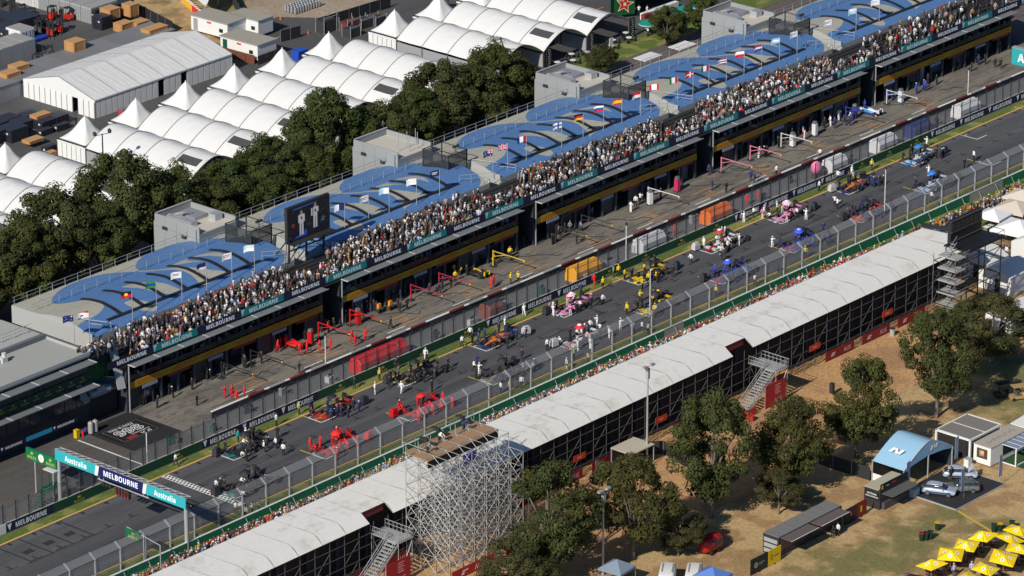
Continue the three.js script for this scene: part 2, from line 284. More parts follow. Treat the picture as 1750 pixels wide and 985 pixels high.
// start gantry
{
  const t = thing('start_gantry', 'start line gantry over the track with teal and navy signs', 'gantry');
  const X = -90.8;
  part('post', cyl(0.28, 6.1, X, 0, 27.5, 12), GALV, t); part('post', cyl(0.26, 6.1, X, 0, 5.5, 12), GALV, t);
  const tr = []; for (const dx of [-0.4, 0.4]) { tr.push(beam([X + dx, 7.25, 5.3], [X + dx, 7.25, 28], 0.08, 0.08), beam([X + dx, 6.0, 5.3], [X + dx, 6.0, 28], 0.08, 0.08)); }
  part('chord', tr, GALV, t);
  const lace = merge([bar([-0.4, 0, 0], [0.4, 0, 1.14], 0.03), bar([0.4, 0, 1.14], [-0.4, 0, 1.14], 0.03)]);
  for (let i = 0; i < 20; i++) part('lacing', lace, GALV, t, [X, 7.27, 5.3 + i * 1.135]);
  const sg = (s, bg, f) => print(512, 84, (g, w, h) => { fill(g, w, h, bg); word(g, s, 256, 44, 62, '#f4f6f6', 'sans-serif', f); });
  const teal = sg('Australia', '#2ba7ae', 'bold'), nav = sg('MELBOURNE', '#141a5a', 'bold');
  part('teal_sign', board(7.3, 1.35, 0.08, 0, 0, 0, -PI / 2), teal, t, [X - 0.5, 5.9, 9.1]); part('navy_sign', board(8.2, 1.35, 0.08, 0, 0, 0, -PI / 2), nav, t, [X - 0.5, 5.9, 16.9]); part('teal_sign', board(7.0, 1.35, 0.08, 0, 0, 0, -PI / 2), teal, t, [X - 0.5, 5.9, 24.5]);
  for (const z of [12.75, 21.0]) part('white_wedge', new THREE.ExtrudeGeometry(new THREE.Shape([[-0.35, 0], [0.2, 0], [0.5, 1.34], [-0.1, 1.34]].map(p => new THREE.Vector2(...p))), { depth: 0.03, bevelEnabled: false }).rotateY(-PI / 2), WHITE, t, [X - 0.55, 5.9, z]);
  const lt = thing('start_lights', 'rail of black start lights hanging under the gantry', 'lights');
  part('rail', bar([X - 0.2, 5.3, 12.6], [X - 0.2, 5.3, 21.4], 0.09), GALV, lt);
  for (const z of [13.2, 20.8]) part('bracket', [bar([X - 0.2, 5.3, z - 0.3], [X - 0.2, 6.0, z - 0.5], 0.05), bar([X - 0.2, 5.3, z + 0.3], [X - 0.2, 6.0, z + 0.5], 0.05)], GALV, lt);
  for (let i = 0; i < 5; i++) { const b = part('light_box', bb(0.35, 1.15, 0.42), BLACK, lt, [X - 0.2, 4.15, 15.9 + i * 0.5]); for (let j = 0; j < 4; j++) part('lamp', new THREE.SphereGeometry(0.12, 8, 6).translate(-0.18, 0.15 + j * 0.28, 0), M(j ? [0.12, 0.01, 0.01] : [0.35, 0.02, 0.02], 0.3), b); }
  for (let i = 0; i < 3; i++) part('camera_box', bb(0.4, 0.5, 0.4), BLACK, lt, [X - 0.2, 4.75, 13.6 + i * 0.6]);
  const rb = print(512, 128, (g, w, h) => { fill(g, w, h, '#046b43'); for (const x of [100, 412]) { crown(g, x, 42, 32, GOLD); word(g, 'ROLEX', x, 92, 42, GOLD, 'serif'); } g.fillStyle = '#efe9d8'; g.beginPath(); g.arc(256, 64, 46, 0, 7); g.fill(); g.strokeStyle = '#222'; g.lineWidth = 5; g.beginPath(); g.moveTo(256, 64); g.lineTo(256, 30); g.moveTo(256, 64); g.lineTo(236, 80); g.stroke(); });
  const r = thing('clock_board', 'green trackside clock board left of the start gantry', 'sign', [X, 0, 2.8]);
  part('panel', board(5.4, 1.5, 0.3, 0, 0, 0, -PI / 2), rb, r, [-0.3, 4.5, 0]); part('post', cyl(0.1, 4.6, 0, 0, -1.6), GALV, r); part('post', cyl(0.1, 4.6, 0, 0, 1.6), GALV, r);
  const fg = thing('far_gantry', 'teal overhead sign standing by the pit wall at the upper right edge', 'gantry', [110.5, 0, 6]);
  part('panel', board(12, 2.6, 0.1, 0, 0, 0, -PI / 2), print(768, 168, (g, w, h) => { fill(g, w, h, '#229a9c'); word(g, 'Australia', 330, 90, 120, '#f4f6f6'); }), fg, [-0.5, 6.2, 6.3]);
  part('post', cyl(0.28, 6.3, 0, 0, 3.2, 12), GALV, fg); part('truss', [bb(0.9, 0.1, 12.4, 0, 8.8, 6.3), bb(0.9, 0.1, 12.4, 0, 6.4, 6.3)], GALV, fg);
  // small green sign frames on the fence line
  const rs = print(256, 128, (g, w, h) => { fill(g, w, h, '#03603c'); crown(g, 128, 42, 28, GOLD); word(g, 'ROLEX', 128, 96, 46, GOLD, 'serif'); });
  const sf = thing('fence_sign', 'small green crown sign on a frame beside the track fence', 'sign', [-97.1, 0, 26.2]);
  part('panel', board(2.5, 1.25, 0.1, 0, 0, 0, -PI / 2), rs, sf, [-0.2, 3.1, -1.2]); part('frame', [bar([0, 0, 0.4], [0, 4.4, 0.4], 0.08), bar([0, 0, 3.2], [0, 3.6, 3.2], 0.08), bar([0, 4.35, -2.4], [0, 3.6, 3.2], 0.06)], GALV, sf);
  // starter's rostrum
  const st = thing('starter_rostrum', 'green starter platform with steps and canopy at the pit wall', 'platform', [-90.9, 0, 4.6]);
  part('deck', bb(3, 0.12, 1.5, 0, 1.9, 0), GREEN, st); for (const dx of [-1.4, 1.4]) for (const dz of [-0.65, 0.65]) part('leg', bar([dx, 0, dz], [dx, 4.2, dz], 0.06), GREEN, st);
  part('roof', bb(2.2, 0.12, 1.9, 0.2, 4.2, 0), M([0.55, 0.57, 0.56], 0.6), st); part('railing', [bar([-1.4, 2.9, 0.65], [1.4, 2.9, 0.65], 0.04), bar([-1.4, 2.4, 0.65], [1.4, 2.4, 0.65], 0.04)], GREEN, st);
  for (let i = 0; i < 7; i++) part('step', bb(0.3, 0.05, 1.1, -1.6 - i * 0.28, 1.7 - i * 0.27, 0), GREEN, st);
}
// ------------------------------------------------------------------ pit building, five blocks
const roofMat = print(1200, 480, (g, w, h) => {   // paint on the roof: 40 m x 16 m, v up = towards the track
  fill(g, w, h, '#a8a698'); const P = (u, z) => [(u - 0.6) / 37.6 * w, (1 - (z + 15.4) / -15.4) * h];
  const blob = (c, pts) => { g.fillStyle = c; g.beginPath(); const q = pts.map(p => P(...p)), n = q.length, mid = (a, b) => [(a[0] + b[0]) / 2, (a[1] + b[1]) / 2]; g.moveTo(...mid(q[n - 1], q[0])); q.forEach((a, k) => g.quadraticCurveTo(a[0], a[1], ...mid(a, q[(k + 1) % n]))); g.fill(); };
  const B = '#5076a8', A = '#a5a396';
  blob(B, [[3.4, -27], [9, -30.6], [16, -30.4], [20, -27], [22.6, -23.2], [23, -19.6], [21.5, -16], [17, -14.6], [11, -14.6], [3, -14.6], [-1, -15], [-0.5, -18.6], [6, -19], [8.6, -21.6], [7.6, -24.4]]);
  blob(A, [[13.2, -23.8], [15.6, -23.4], [18.2, -20.4], [19, -17.2], [17.6, -17], [15.6, -18.8], [14.8, -20.8]]);
  blob(A, [[9.6, -19.6], [11.8, -19.2], [13.6, -17], [12.4, -15.6], [10.4, -17]]);
  blob(B, [[19.6, -27.6], [24.4, -31], [31, -31], [37, -27.4], [39.4, -21], [37.4, -15.4], [32, -15], [25, -15], [19.4, -15], [20.6, -16.6], [25.6, -17.4], [29, -16.8], [26, -19], [24, -22], [22.4, -24.6]]);
  blob(A, [[23.6, -24.8], [26.8, -25], [30.6, -24.4], [31.2, -21.6], [30, -19], [28.6, -20], [26.6, -22.4]]);
  blob(B, [[26.2, -24.8], [28.6, -24.6], [30.6, -19.6], [29.4, -18], [27.4, -20.8]]);
  g.fillStyle = 'rgba(70,72,74,0.35)'; for (let k = 1; k < 19; k++) g.fillRect(k * w / 19, 0, 1.5, h); for (const v of [0.27, 0.52, 0.78]) g.fillRect(0, v * h, w, 1.5);
  for (let i = 0; i < 14000; i++) { g.fillStyle = `rgba(${rnd() < 0.5 ? '0,0,0' : '255,255,255'},${0.02 + rnd() * 0.05})`; g.fillRect(rnd() * w, rnd() * h, rr(2, 16), rr(1, 3)); }
}, { rough: 0.55 });
const PROF = [[-15.4, 8.2], [-17.2, 8.78], [-18.4, 9.12], [-19.8, 9.42], [-21.3, 9.55], [-22.8, 9.45], [-24.2, 9.2], [-25.4, 8.95], [-26.6, 8.86], [-30.8, 8.8]];
const roofH = (z) => { for (let i = 0; i < PROF.length - 1; i++) { const [a, p] = PROF[i], [b, q] = PROF[i + 1]; if (z <= a && z >= b) return p + (q - p) * (z - a) / (b - a); } return 8.8; };
const fasciaMat = print(512, 96, (g, w, h) => { fill(g, w, h, '#ad8714'); g.strokeStyle = '#b3401a'; g.lineWidth = 13; for (let i = 0; i < 6; i++) { const x = 190 + i * 42; g.beginPath(); g.moveTo(x, 78); g.lineTo(x + 26, 24); g.lineTo(x + 48, 24); g.stroke(); } g.lineWidth = 6; for (const y of [40, 54, 68]) { g.beginPath(); g.moveTo(120, y); g.lineTo(185, y); g.moveTo(440, y); g.lineTo(490, y); g.stroke(); } });
const tealM = print(512, 72, (g, w, h) => { fill(g, w, h, '#0e7478'); word(g, 'MELBOURNE', 270, 40, 58, '#d8e4e4', 'sans-serif', 'bold', 'center', 400); g.fillStyle = '#aebfc0'; g.beginPath(); g.moveTo(2, 4); g.lineTo(46, 4); g.lineTo(14, 70); g.fill(); });
const navyTop = melb('#0d1230', '#0d1230');
{
  const ROOFG = M([0.36, 0.37, 0.36], 0.6), BOXG = M([0.27, 0.285, 0.285], 0.65), CANOPY = M([0.2, 0.215, 0.225], 0.5, 0.2), CREAM = M([0.5, 0.47, 0.41], 0.8), SLAT = M([0.02, 0.021, 0.024], 0.5);
  const ord = ['nearest', 'second', 'third', 'fourth', 'furthest'];
  const bay = 36.2 / 12;
  for (let k = 0; k < 5; k++) {
    const x0 = -65.3 + 40 * k, xc = x0 + 18.1;
    const b = thing('pit_building', `${ord[k]} block of the pit building, blue and grey roof over garages`, 'building', [0, 0, 0], 0, 'blocks of the pit building');
    part('floor_slab', bb(36.2, 0.25, 5.2, xc, 3.1, -11.05), CHARCOAL, b);
    part('rear_wall', bb(36.2, 6.5, 15.4, xc, 0, -20.6), M([0.06, 0.062, 0.066], 0.7), b);
    part('terrace_base', bb(40, 0.25, 6.9, x0 + 18.5, 6.4, -11.9), CHARCOAL, b);
    for (let i = 0; i < 8; i++) part('terrace_step', bb(40, 0.26, 0.82, x0 + 18.5, 6.46 + i * 0.15, -9.0 - i * 0.76), BLACK, b);
    for (let i = 0; i <= 12; i++) part('column', bb(0.3, 6.5, 0.3, x0 + i * bay, 0, -8.75), M([0.05, 0.055, 0.065], 0.6), b);
    for (let i = 0; i < 12; i++) {
      const xx = x0 + (i + 0.5) * bay, r = rnd();
      if (r < 0.35) part('garage_partition', bb(bay * 0.72, 2.5, 0.1, xx, 0, -9.6 - rnd() * 1.5), M(pick([[0.28, 0.32, 0.38], [0.14, 0.16, 0.2], [0.4, 0.42, 0.45], [0.07, 0.075, 0.09]]), 0.5), b);
      else if (r < 0.6) part('roller_door', bb(bay - 0.3, 2.75, 0.06, xx, 0.1, -9.0), M([0.045, 0.05, 0.06], 0.5, 0.3), b);
      else part('garage_bench', bb(bay * 0.6, 0.95, 0.6, xx, 0, -11.8), M([0.1, 0.1, 0.12], 0.5), b);
      part('balcony_glass', bb(bay - 0.08, 0.7, 0.03, xx, 4.2, -8.5), M([0.03, 0.04, 0.05], 0.1, 0, { transparent: true, opacity: 0.55 }), b);
      part('suite_window', bb(bay - 0.15, 2.2, 0.05, xx, 3.5, -12.7), GLASS, b);
    }
    for (let i = 0; i < 6; i++) { part('fascia_board', board(bay * 2 - 0.04, 0.95, 0.08, x0 + (i + 0.5) * bay * 2, 3.1, -8.38), fasciaMat, b); if (i % 2) part('red_pelmet', bb(bay * 1.4, 0.35, 0.05, x0 + (i + 0.5) * bay * 2, 2.72, -8.34), M([0.25, 0.02, 0.02], 0.6), b); else part('team_name_board', bb(bay * 0.9, 0.42, 0.05, x0 + (i + 0.6) * bay * 2, 2.6, -8.3), M([0.25, 0.28, 0.4], 0.5), b); }
    for (let i = 0; i < 8; i++) { part('canopy_panel', bb(36.2 / 8 - 0.14, 0.09, 1.5, x0 + (i + 0.5) * 36.2 / 8, 6.5, -7.95), CANOPY, b); part('canopy_rib', bb(0.12, 0.13, 1.5, x0 + i * 36.2 / 8, 6.5, -7.95), M([0.45, 0.46, 0.46], 0.5), b); }
    part('canopy_edge', bb(36.2, 0.12, 0.07, xc, 6.56, -7.17), M([0.42, 0.43, 0.44], 0.4, 0.3), b);
    part('end_wall', bb(0.25, 6.4, 4.6, x0 - 0.15, 0, -10.9), CHARCOAL, b); part('end_wall', bb(0.25, 6.4, 4.6, x0 + 36.35, 0, -10.9), CHARCOAL, b);
    part('corner_pipe', cyl(0.1, 6.4, x0 - 0.1, 0, -8.25), M([0.28, 0.28, 0.29], 0.5), b);
    part('stair_recess', bb(3.2, 6.3, 0.2, x0 + 38.1, 0, -13.2), CONCRETE, b);
    for (let i = 0; i < 10; i++) part('stair_tread', bb(3, 0.06, 0.32, x0 + 38.1, 0.3 + i * 0.32, -9.2 - i * 0.28), CHARCOAL, b);
    // curved roof
    const rx0 = x0 + 0.6, rx1 = x0 + 38.2, rings = [];
    for (let i = 0; i <= 20; i++) { const t = i / 20, x = rx0 + (rx1 - rx0) * t; rings.push(PROF.map(([z, y]) => [x, y, z])); }
    const rg = skin(rings, false), p = rg.attributes.position, uv = rg.attributes.uv;
    for (let i = 0; i < p.count; i++) uv.setXY(i, (p.getX(i) - rx0) / (rx1 - rx0), (p.getZ(i) + 15.4) / -15.4);
    part('roof', rg, roofMat, b); for (const e of [rx0, rx1]) part('roof_end', new THREE.ShapeGeometry(new THREE.Shape([...PROF.map(([z, y]) => new THREE.Vector2(-z, y - 0.01)), new THREE.Vector2(30.8, 8.2), new THREE.Vector2(15.4, 8.0)])).rotateY(PI / 2), ROOFG, b, [e, 0, 0]);
    part('roof_edge', [bb(rx1 - rx0, 8.15 - 6.4, 0.2, (rx0 + rx1) / 2, 6.4, -15.5), bb(0.15, 2.3, 15.2, rx0 - 0.05, 6.4, -23.1), bb(0.15, 2.3, 15.2, rx1 + 0.05, 6.4, -23.1)], ROOFG, b);
    part('gutter', [beam([x0 + 5, 8.9, -17.35], [x0 + 33.6, 8.9, -17.35], 0.5, 0.16)], SLAT, b);
    for (let i = 0; i < 7; i++) { const r = []; for (let j = 0; j <= 8; j++) { const z = -17.4 - j * 0.95; r.push([[-0.36, roofH(z) + 0.13, z], [0.36, roofH(z) + 0.13, z]]); } const sg = skin(r, false); const sx = x0 + 7.6 + i * 4; part('roof_slat', [sg, ...[-0.37, 0.37].map(e => beam([e, roofH(-17.4) + 0.07, -17.4], [e, roofH(-17.5) + 0.07, -17.5], 0.04, 0.1))], SLAT, b, [sx, 0, 0]); }
    // rear walkway rails
    for (const z of [-26.9, -30.6]) { const rl = [bar([rx0, 9.9, z], [rx1, 9.9, z], 0.035), bar([rx0, 9.4, z], [rx1, 9.4, z], 0.025)]; part('walkway_rail', rl, GALV, b); for (let i = 0; i < 17; i++) part('rail_post', bar([0, 8.8, 0], [0, 9.9, 0], 0.035), GALV, b, [rx0 + 0.3 + i * 2.3, 0, z]); }
    // roof access tower
    const tx = x0 + 36.6;
    const tw = thing('stair_tower', `${ord[k]} grey stair tower rising behind the pit roof`, 'tower', [tx, 0, -32.7], 0, 'stair towers behind the pit roof');
    part('wall', [bb(7.2, 10, 8.8), bb(0.2, 0.95, 8.8, -3.5, 10, 0), bb(7.2, 0.95, 0.2, 0, 10, -4.3), bb(0.2, 0.75, 8.8, 3.5, 10, 0)], BOXG, tw); part('coping', [bb(0.3, 0.08, 8.9, -3.5, 10.95, 0), bb(7.3, 0.08, 0.3, 0, 10.95, -4.3)], M([0.36, 0.37, 0.37], 0.5), tw);
    part('roof_deck', bb(6.7, 0.05, 8.4, 0, 10, 0.1), CREAM, tw);
    for (const z of [-2.2, 0, 2.2]) part('panel_joint', bb(0.012, 10.6, 0.04, -3.61, 0.2, z), M([0.16, 0.17, 0.17], 0.7), tw); part('panel_joint', bb(0.012, 0.04, 8.7, -3.61, 9.3, 0), M([0.16, 0.17, 0.17], 0.7), tw); part('downpipe', cyl(0.07, 10.4, -3.7, 0.2, 3.9), M([0.2, 0.21, 0.21], 0.5), tw);
    if (k !== 1) { part('air_unit', bb(1.2, 0.7, 4.6, -1.8, 10.05, -0.6), GALV, tw); part('air_unit', bb(2.6, 0.5, 3.4, 1.0, 10.05, -1.4), M([0.35, 0.36, 0.38], 0.4, 0.3), tw); part('air_unit', bb(1.4, 0.9, 1.3, 2.2, 10.05, 1.8), GALV, tw); part('vent_dome', new THREE.SphereGeometry(0.55, 12, 8, 0, 7, 0, 1.6).translate(-1.4, 10.05, -3.4), GALV, tw); part('duct', tube([[-1.8, 10.9, -2], [-0.6, 11, -1.4], [0.6, 10.7, -1.2]], 0.18, 12, 7), GALV, tw); }
    else for (let i = 0; i < 5; i++) part('antenna', cyl(0.05, 2.6, -1 + i * 0.9, 10, 2.2 + (i % 2) * 1.2), GALV, tw);
    for (const [y, z] of [[9.2, -2.2], [8.8, 1.5]]) part('window', [bb(0.06, 0.4, 1.0, -3.63, y, z), bb(0.1, 0.06, 1.1, -3.66, y - 0.06, z)], GLASS, tw);
    // lift cage beside it
    const cg = thing('steel_cage', `dark mesh access cage beside the ${ord[k]} stair tower`, 'cage', [x0 + 37.6, 8.6, -23.4], 0, 'mesh cages on the pit roof');
    const fr = []; for (const ax of [-2, 2]) for (const az of [-2.4, 2.4]) fr.push(bb(0.14, 3, 0.14, ax, 0, az)); for (const y of [0.1, 1.5, 2.9]) { for (const az of [-2.4, 2.4]) fr.push(bb(4, 0.1, 0.1, 0, y, az)); for (const ax of [-2, 2]) fr.push(bb(0.1, 0.1, 4.8, ax, y, 0)); }
    part('frame', fr, CHARCOAL, cg); const mm = M([0.03, 0.032, 0.036], 0.6, 0, { transparent: true, opacity: 0.6 });
    part('mesh_side', bb(3.9, 2.8, 0.03, 0, 0.1, 2.4), mm, cg); part('mesh_side', bb(0.03, 2.8, 4.7, -2, 0.1, 0), mm, cg);
    const ra = thing('roof_railing', `metal railing on the roof beside the ${ord[k]} mesh cage`, 'railing', [0, 0, 0], 0, 'roof railings');
    part('rail', [bar([x0 + 34.2, 9.9, -17.6], [x0 + 38.4, 9.9, -14.6], 0.035), bar([x0 + 34.2, 9.3, -17.6], [x0 + 38.4, 9.3, -14.6], 0.03), ...[0, 1, 2, 3].map(i => bar([x0 + 34.2 + i * 1.35, 8.3, -17.6 + i], [x0 + 34.2 + i * 1.35, 9.9, -17.6 + i], 0.035))], GALV, ra); part('lower_rail', [bar([x0 + 0.8, 9.7, -21], [x0 + 4, 9.3, -15.6], 0.035), bar([x0 + 0.8, 9.2, -21], [x0 + 4, 8.8, -15.6], 0.03), bar([x0 + 0.8, 8.5, -21], [x0 + 0.8, 9.7, -21], 0.035), bar([x0 + 4, 8, -15.6], [x0 + 4, 9.3, -15.6], 0.035)], GALV, ra);
    const lm = thing('roof_lamp', `lamp mast on the ${ord[k]} block of the pit roof`, 'lamp', [x0 + 36.6, 8.5, -20.4], 0, 'lamp masts on the pit roof');
    part('mast', cyl(0.06, 4.4), CHARCOAL, lm); part('floodlight', [bb(0.5, 0.3, 0.3, -0.35, 4.3, 0), bb(0.5, 0.3, 0.3, 0.35, 4.3, 0)], CHARCOAL, lm);
  }
  // parapet banners run on over all blocks
  const par = thing('terrace_parapet', 'row of teal and navy lettered banners along the pit terrace edge', 'banner');
  part('backing', bb(212, 1.0, 0.12, 39, 6.7, -8.6), M([0.012, 0.02, 0.035], 0.6), par);
  for (let i = 0; i < 26; i++) { const g = board(8.06, 0.98, 0.05); g.rotateX(-0.1); part(i % 2 ? 'teal_banner' : 'navy_banner', g, i % 2 ? tealM : navyTop, par, [-64.8 + i * 8.1, 6.86, -8.44]); }
  // flags
  const bands = { tri: (c) => (g, w, h) => c.forEach((q, i) => { g.fillStyle = q; g.fillRect(0, i * h / c.length, w, h / c.length + 1); }), ver: (c) => (g, w, h) => c.forEach((q, i) => { g.fillStyle = q; g.fillRect(i * w / c.length, 0, w / c.length + 1, h); }),
    crs: (bg, c, s) => (g, w, h) => { fill(g, w, h, bg); g.fillStyle = c; g.fillRect(w * 0.3, 0, w * s, h); g.fillRect(0, h / 2 - w * s / 2, w, w * s); } };
  const jack = (g, w, h) => { fill(g, w, h, '#1c2a6b'); for (const [c, l] of [['#eee', 14], ['#c01530', 6]]) { g.strokeStyle = c; g.lineWidth = l; g.beginPath(); g.moveTo(0, 0); g.lineTo(w, h); g.moveTo(w, 0); g.lineTo(0, h); g.stroke(); } for (const [c, l] of [['#eee', 22], ['#c01530', 12]]) { g.strokeStyle = c; g.lineWidth = l; g.beginPath(); g.moveTo(w / 2, 0); g.lineTo(w / 2, h); g.moveTo(0, h / 2); g.lineTo(w, h / 2); g.stroke(); } };
  const plain = (bg, mk) => (g, w, h) => { fill(g, w, h, bg); g.fillStyle = mk; g.fillRect(w * 0.2, h * 0.3, w * 0.6, 9); g.fillRect(w * 0.3, h * 0.55, w * 0.4, 8); };
  const F = [
    [-68, -15.4, 'navy flag with a small union corner', (g, w, h) => { fill(g, w, h, '#17205c'); g.fillStyle = '#c8ccd8'; g.fillRect(8, 10, 34, 5); g.fillRect(22, 4, 5, 26); for (const [x, y] of [[90, 20], [80, 45], [100, 50], [30, 55]]) { g.beginPath(); g.arc(x, y, 4, 0, 7); g.fill(); } }],
    [-65.7, -15.0, 'white flag with a red diagonal edge', (g, w, h) => { fill(g, w, h, '#e6e6e8'); g.fillStyle = '#c02030'; g.beginPath(); g.moveTo(0, 0); g.lineTo(w, 0); g.lineTo(0, 26); g.fill(); g.fillStyle = '#334'; g.fillRect(60, 40, 40, 14); }],
    [-57.2, -15.8, 'black and red flag with a yellow disc', (g, w, h) => { fill(g, w, h, '#111'); g.fillStyle = '#c8102e'; g.fillRect(0, h / 2, w, h); g.fillStyle = '#f2c511'; g.beginPath(); g.arc(w / 2, h / 2, 18, 0, 7); g.fill(); }],
    [-52.7, -15.9, 'green and blue flag', bands.tri(['#1d7a3a', '#222b80', '#1d7a3a'])], [-48, -15.9, 'white chequered flag', plain('#dcdcde', '#334')], [-43.4, -15.9, 'dark blue flag with white corner', bands.tri(['#1a2450', '#1a2450', '#dfe3ea'])],
    [-38.6, -15.9, 'white flag with red writing', plain('#e4e2e2', '#a33')], [-34.6, -15.6, 'pale teal and white flag', bands.tri(['#bcd6da', '#e8eeee'])],
    [-15.2, -17.2, 'navy and white flag', bands.ver(['#1a2350', '#d6dae2'])], [-10.4, -17.2, 'white flag with dark writing', plain('#e2e2e2', '#445')], [-6.4, -17, 'white and pale blue flag', bands.ver(['#e4e8ea', '#9fc4d4'])], [3.6, -16.6, 'navy flag with white mark', plain('#1a2350', '#e0e0ee')], [-1.2, -16.6, 'plain white flag', plain('#e6e6e6', '#ccd')],
    [14.7, -16.4, 'navy flag with union corner and stars', (g, w, h) => { jack(g, w / 2, h / 2); g.fillStyle = '#1c2a6b'; g.fillRect(w / 2, 0, w / 2, h); g.fillRect(0, h / 2, w, h / 2); g.fillStyle = '#eee'; for (const [x, y] of [[96, 20], [86, 44], [108, 48], [32, 62]]) { g.beginPath(); g.arc(x, y, 5, 0, 7); g.fill(); } }],
    [18.1, -16.6, 'red white and blue union flag', jack], [22.4, -16.8, 'red white and blue vertical banded flag', bands.ver(['#c8102e', '#eee', '#1c2f7a'])], [30.2, -16.8, 'white flag with a blue cross', bands.crs('#eceef0', '#20408c', 0.14)], [35.1, -16.9, 'black red and yellow banded flag', bands.tri(['#151515', '#c8102e', '#f0c020'])],
    [39.7, -16.9, 'white blue and red banded flag', bands.tri(['#eee', '#2347a0', '#c8202e'])], [43.9, -16.9, 'red and yellow banded flag', bands.tri(['#c01a24', '#f0b81a', '#f0b81a', '#c01a24'])], [48.2, -16.9, 'red over white flag', bands.tri(['#d01a2e', '#ececec'])], [52.6, -17, 'red and white flag with red sides', bands.ver(['#d01a2e', '#eee', '#eee', '#d01a2e'])],
    [57, -17, 'green white and red vertical flag', bands.ver(['#cf2030', '#eee', '#1a8a46'])], [60.6, -17, 'red flag with a white cross', bands.crs('#c8102e', '#eee', 0.12)], [64.4, -17, 'green white and red flag beside the white cross flag', bands.ver(['#c82030', '#ededed', '#157a44'])],
    [68.6, -17, 'red white and blue striped flag', bands.tri(['#b02034', '#eee', '#2a3a80', '#eee', '#b02034'])], [72.9, -17, 'white over red flag', bands.tri(['#eee', '#d0182e'])], [77.2, -17, 'red white and blue horizontal flag', bands.tri(['#b01c2e', '#eee', '#2040a0'])], [81.6, -17, 'pale blue and white flag', bands.tri(['#8cc0e0', '#eef2f4', '#8cc0e0'])], [86, -17, 'white flag with blue writing', plain('#e8e8ea', '#558')], [94, -16.5, 'large white lettered flag', plain('#e6e6ea', '#447')], [101, -17, 'white and teal flag', bands.tri(['#dde6e8', '#a8cfd8'])], [107, -17, 'pale flag', plain('#dadde2', '#99a')],
  ];
  const fs = []; for (let i = 0; i <= 10; i++) { const t = i / 10, r = []; for (let j = 0; j <= 5; j++) { const s = j / 5; r.push([-t * 1.95 * 0.8, -s * 1.15 - t * t * 0.35, -t * 1.95 * 0.55 + 0.16 * Math.sin(t * 7 + s * 1.2) * t]); } fs.push(r); }
  const fgm = skin(fs, false); { const u = fgm.attributes.uv; for (let i = 0; i < u.count; i++) { const a = u.getX(i), b = u.getY(i); u.setXY(i, b, 1 - a); } }
  const fgm0 = fgm.scale(0.78, 0.78, 0.78);
  F.forEach(([x, z, what, d]) => { const t = thing('flag', `${what} flying above the pit roof`, 'flag', [x, 8.2, z], 0, 'flags along the pit roof'); part('pole', cyl(0.045, 4.3), GALV, t); part('cloth', fgm0, print(128, 76, d, { rough: 0.9 }), t, [0, 4.25, 0]).rotation.y = rr(-0.3, 0.3); });
  // big screen on the roof
  const scr = thing('big_screen', 'large video screen on a black frame above the pit roof', 'screen', [-25.4, 0, -14.2], 0);
  part('frame', [bb(8.3, 4.9, 0.5, 0, 11.5, -0.3), bb(8.3, 0.12, 1.6, 0, 11.3, 0.2)], BLACK, scr);
  const sm_ = print(512, 288, (g, w, h) => { fill(g, w, h, '#1a1a26'); for (let i = 0; i < 34; i++) { g.fillStyle = pick(['#252838', '#2c2230', '#38404c', '#20263a']); g.fillRect(rnd() * w, rnd() * h, rr(20, 70), rr(10, 34)); }
    g.fillStyle = '#3a5fd0'; g.fillRect(60, 10, 300, 12); g.beginPath(); g.moveTo(60, 286); g.lineTo(230, 230); g.lineTo(230, 286); g.fill();
    for (const [x, y, lean] of [[165, 62, 0], [340, 40, 12]]) { g.fillStyle = '#c9a08a'; g.beginPath(); g.arc(x, y, 15, 0, 7); g.fill(); g.fillStyle = '#e6e8ee'; g.fillRect(x - 26, y + 16, 52, 86); g.fillRect(x - 40 - lean, y + 22, 18, 70); g.fillRect(x + 24, y + 22, 18, 70 - lean * 2); g.fillRect(x - 24, y + 98, 21, 110); g.fillRect(x + 4, y + 98, 21, 110); g.fillStyle = '#a3202c'; g.fillRect(x - 8, y + 40, 20, 26); }
    g.fillStyle = '#a02a2a'; g.beginPath(); g.arc(60, 160, 20, 0, 7); g.fill(); g.strokeStyle = '#b8c4d0'; g.lineWidth = 4; g.beginPath(); g.arc(440, 190, 16, 0, 7); g.stroke(); });
  sm_.emissiveMap = sm_.map; sm_.emissive = new THREE.Color(1, 1, 1); sm_.emissiveIntensity = 0.28; sm_.color.setRGB(0.25, 0.25, 0.25);
  part('display', new THREE.PlaneGeometry(7.9, 4.5).translate(0, 13.95, -0.04), sm_, scr);
  const lgs = []; for (const x of [-3.4, 0, 3.4]) { lgs.push(beam([x, 8.2, -0.6], [x, 11.5, -0.5], 0.2, 0.2), beam([x, 8.4, -3.4], [x, 11.8, -0.6], 0.14, 0.14)); } lgs.push(beam([-3.6, 10, -0.5], [3.6, 10, -0.5], 0.15, 0.15), beam([-3.4, 8.6, -0.5], [0, 11.4, -0.5], 0.1, 0.1), beam([3.4, 8.6, -0.5], [0, 11.4, -0.5], 0.1, 0.1));
  part('support', lgs, BLACK, scr); part('ladder', [bar([-5.2, 8.2, 0.4], [-4.3, 12.2, 0], 0.05), bar([-4.7, 8.2, 0.4], [-3.9, 12.2, 0], 0.05), ...[...Array(9)].map((_, i) => bar([-5.15 + i * 0.1, 8.5 + i * 0.4, 0.38], [-4.65 + i * 0.1, 8.5 + i * 0.4, 0.38], 0.025))], BLACK, scr);

  // race control building at the left with podium
  const c = thing('race_control_building', 'low flat-roofed grey building at the left with dark glass front', 'building');
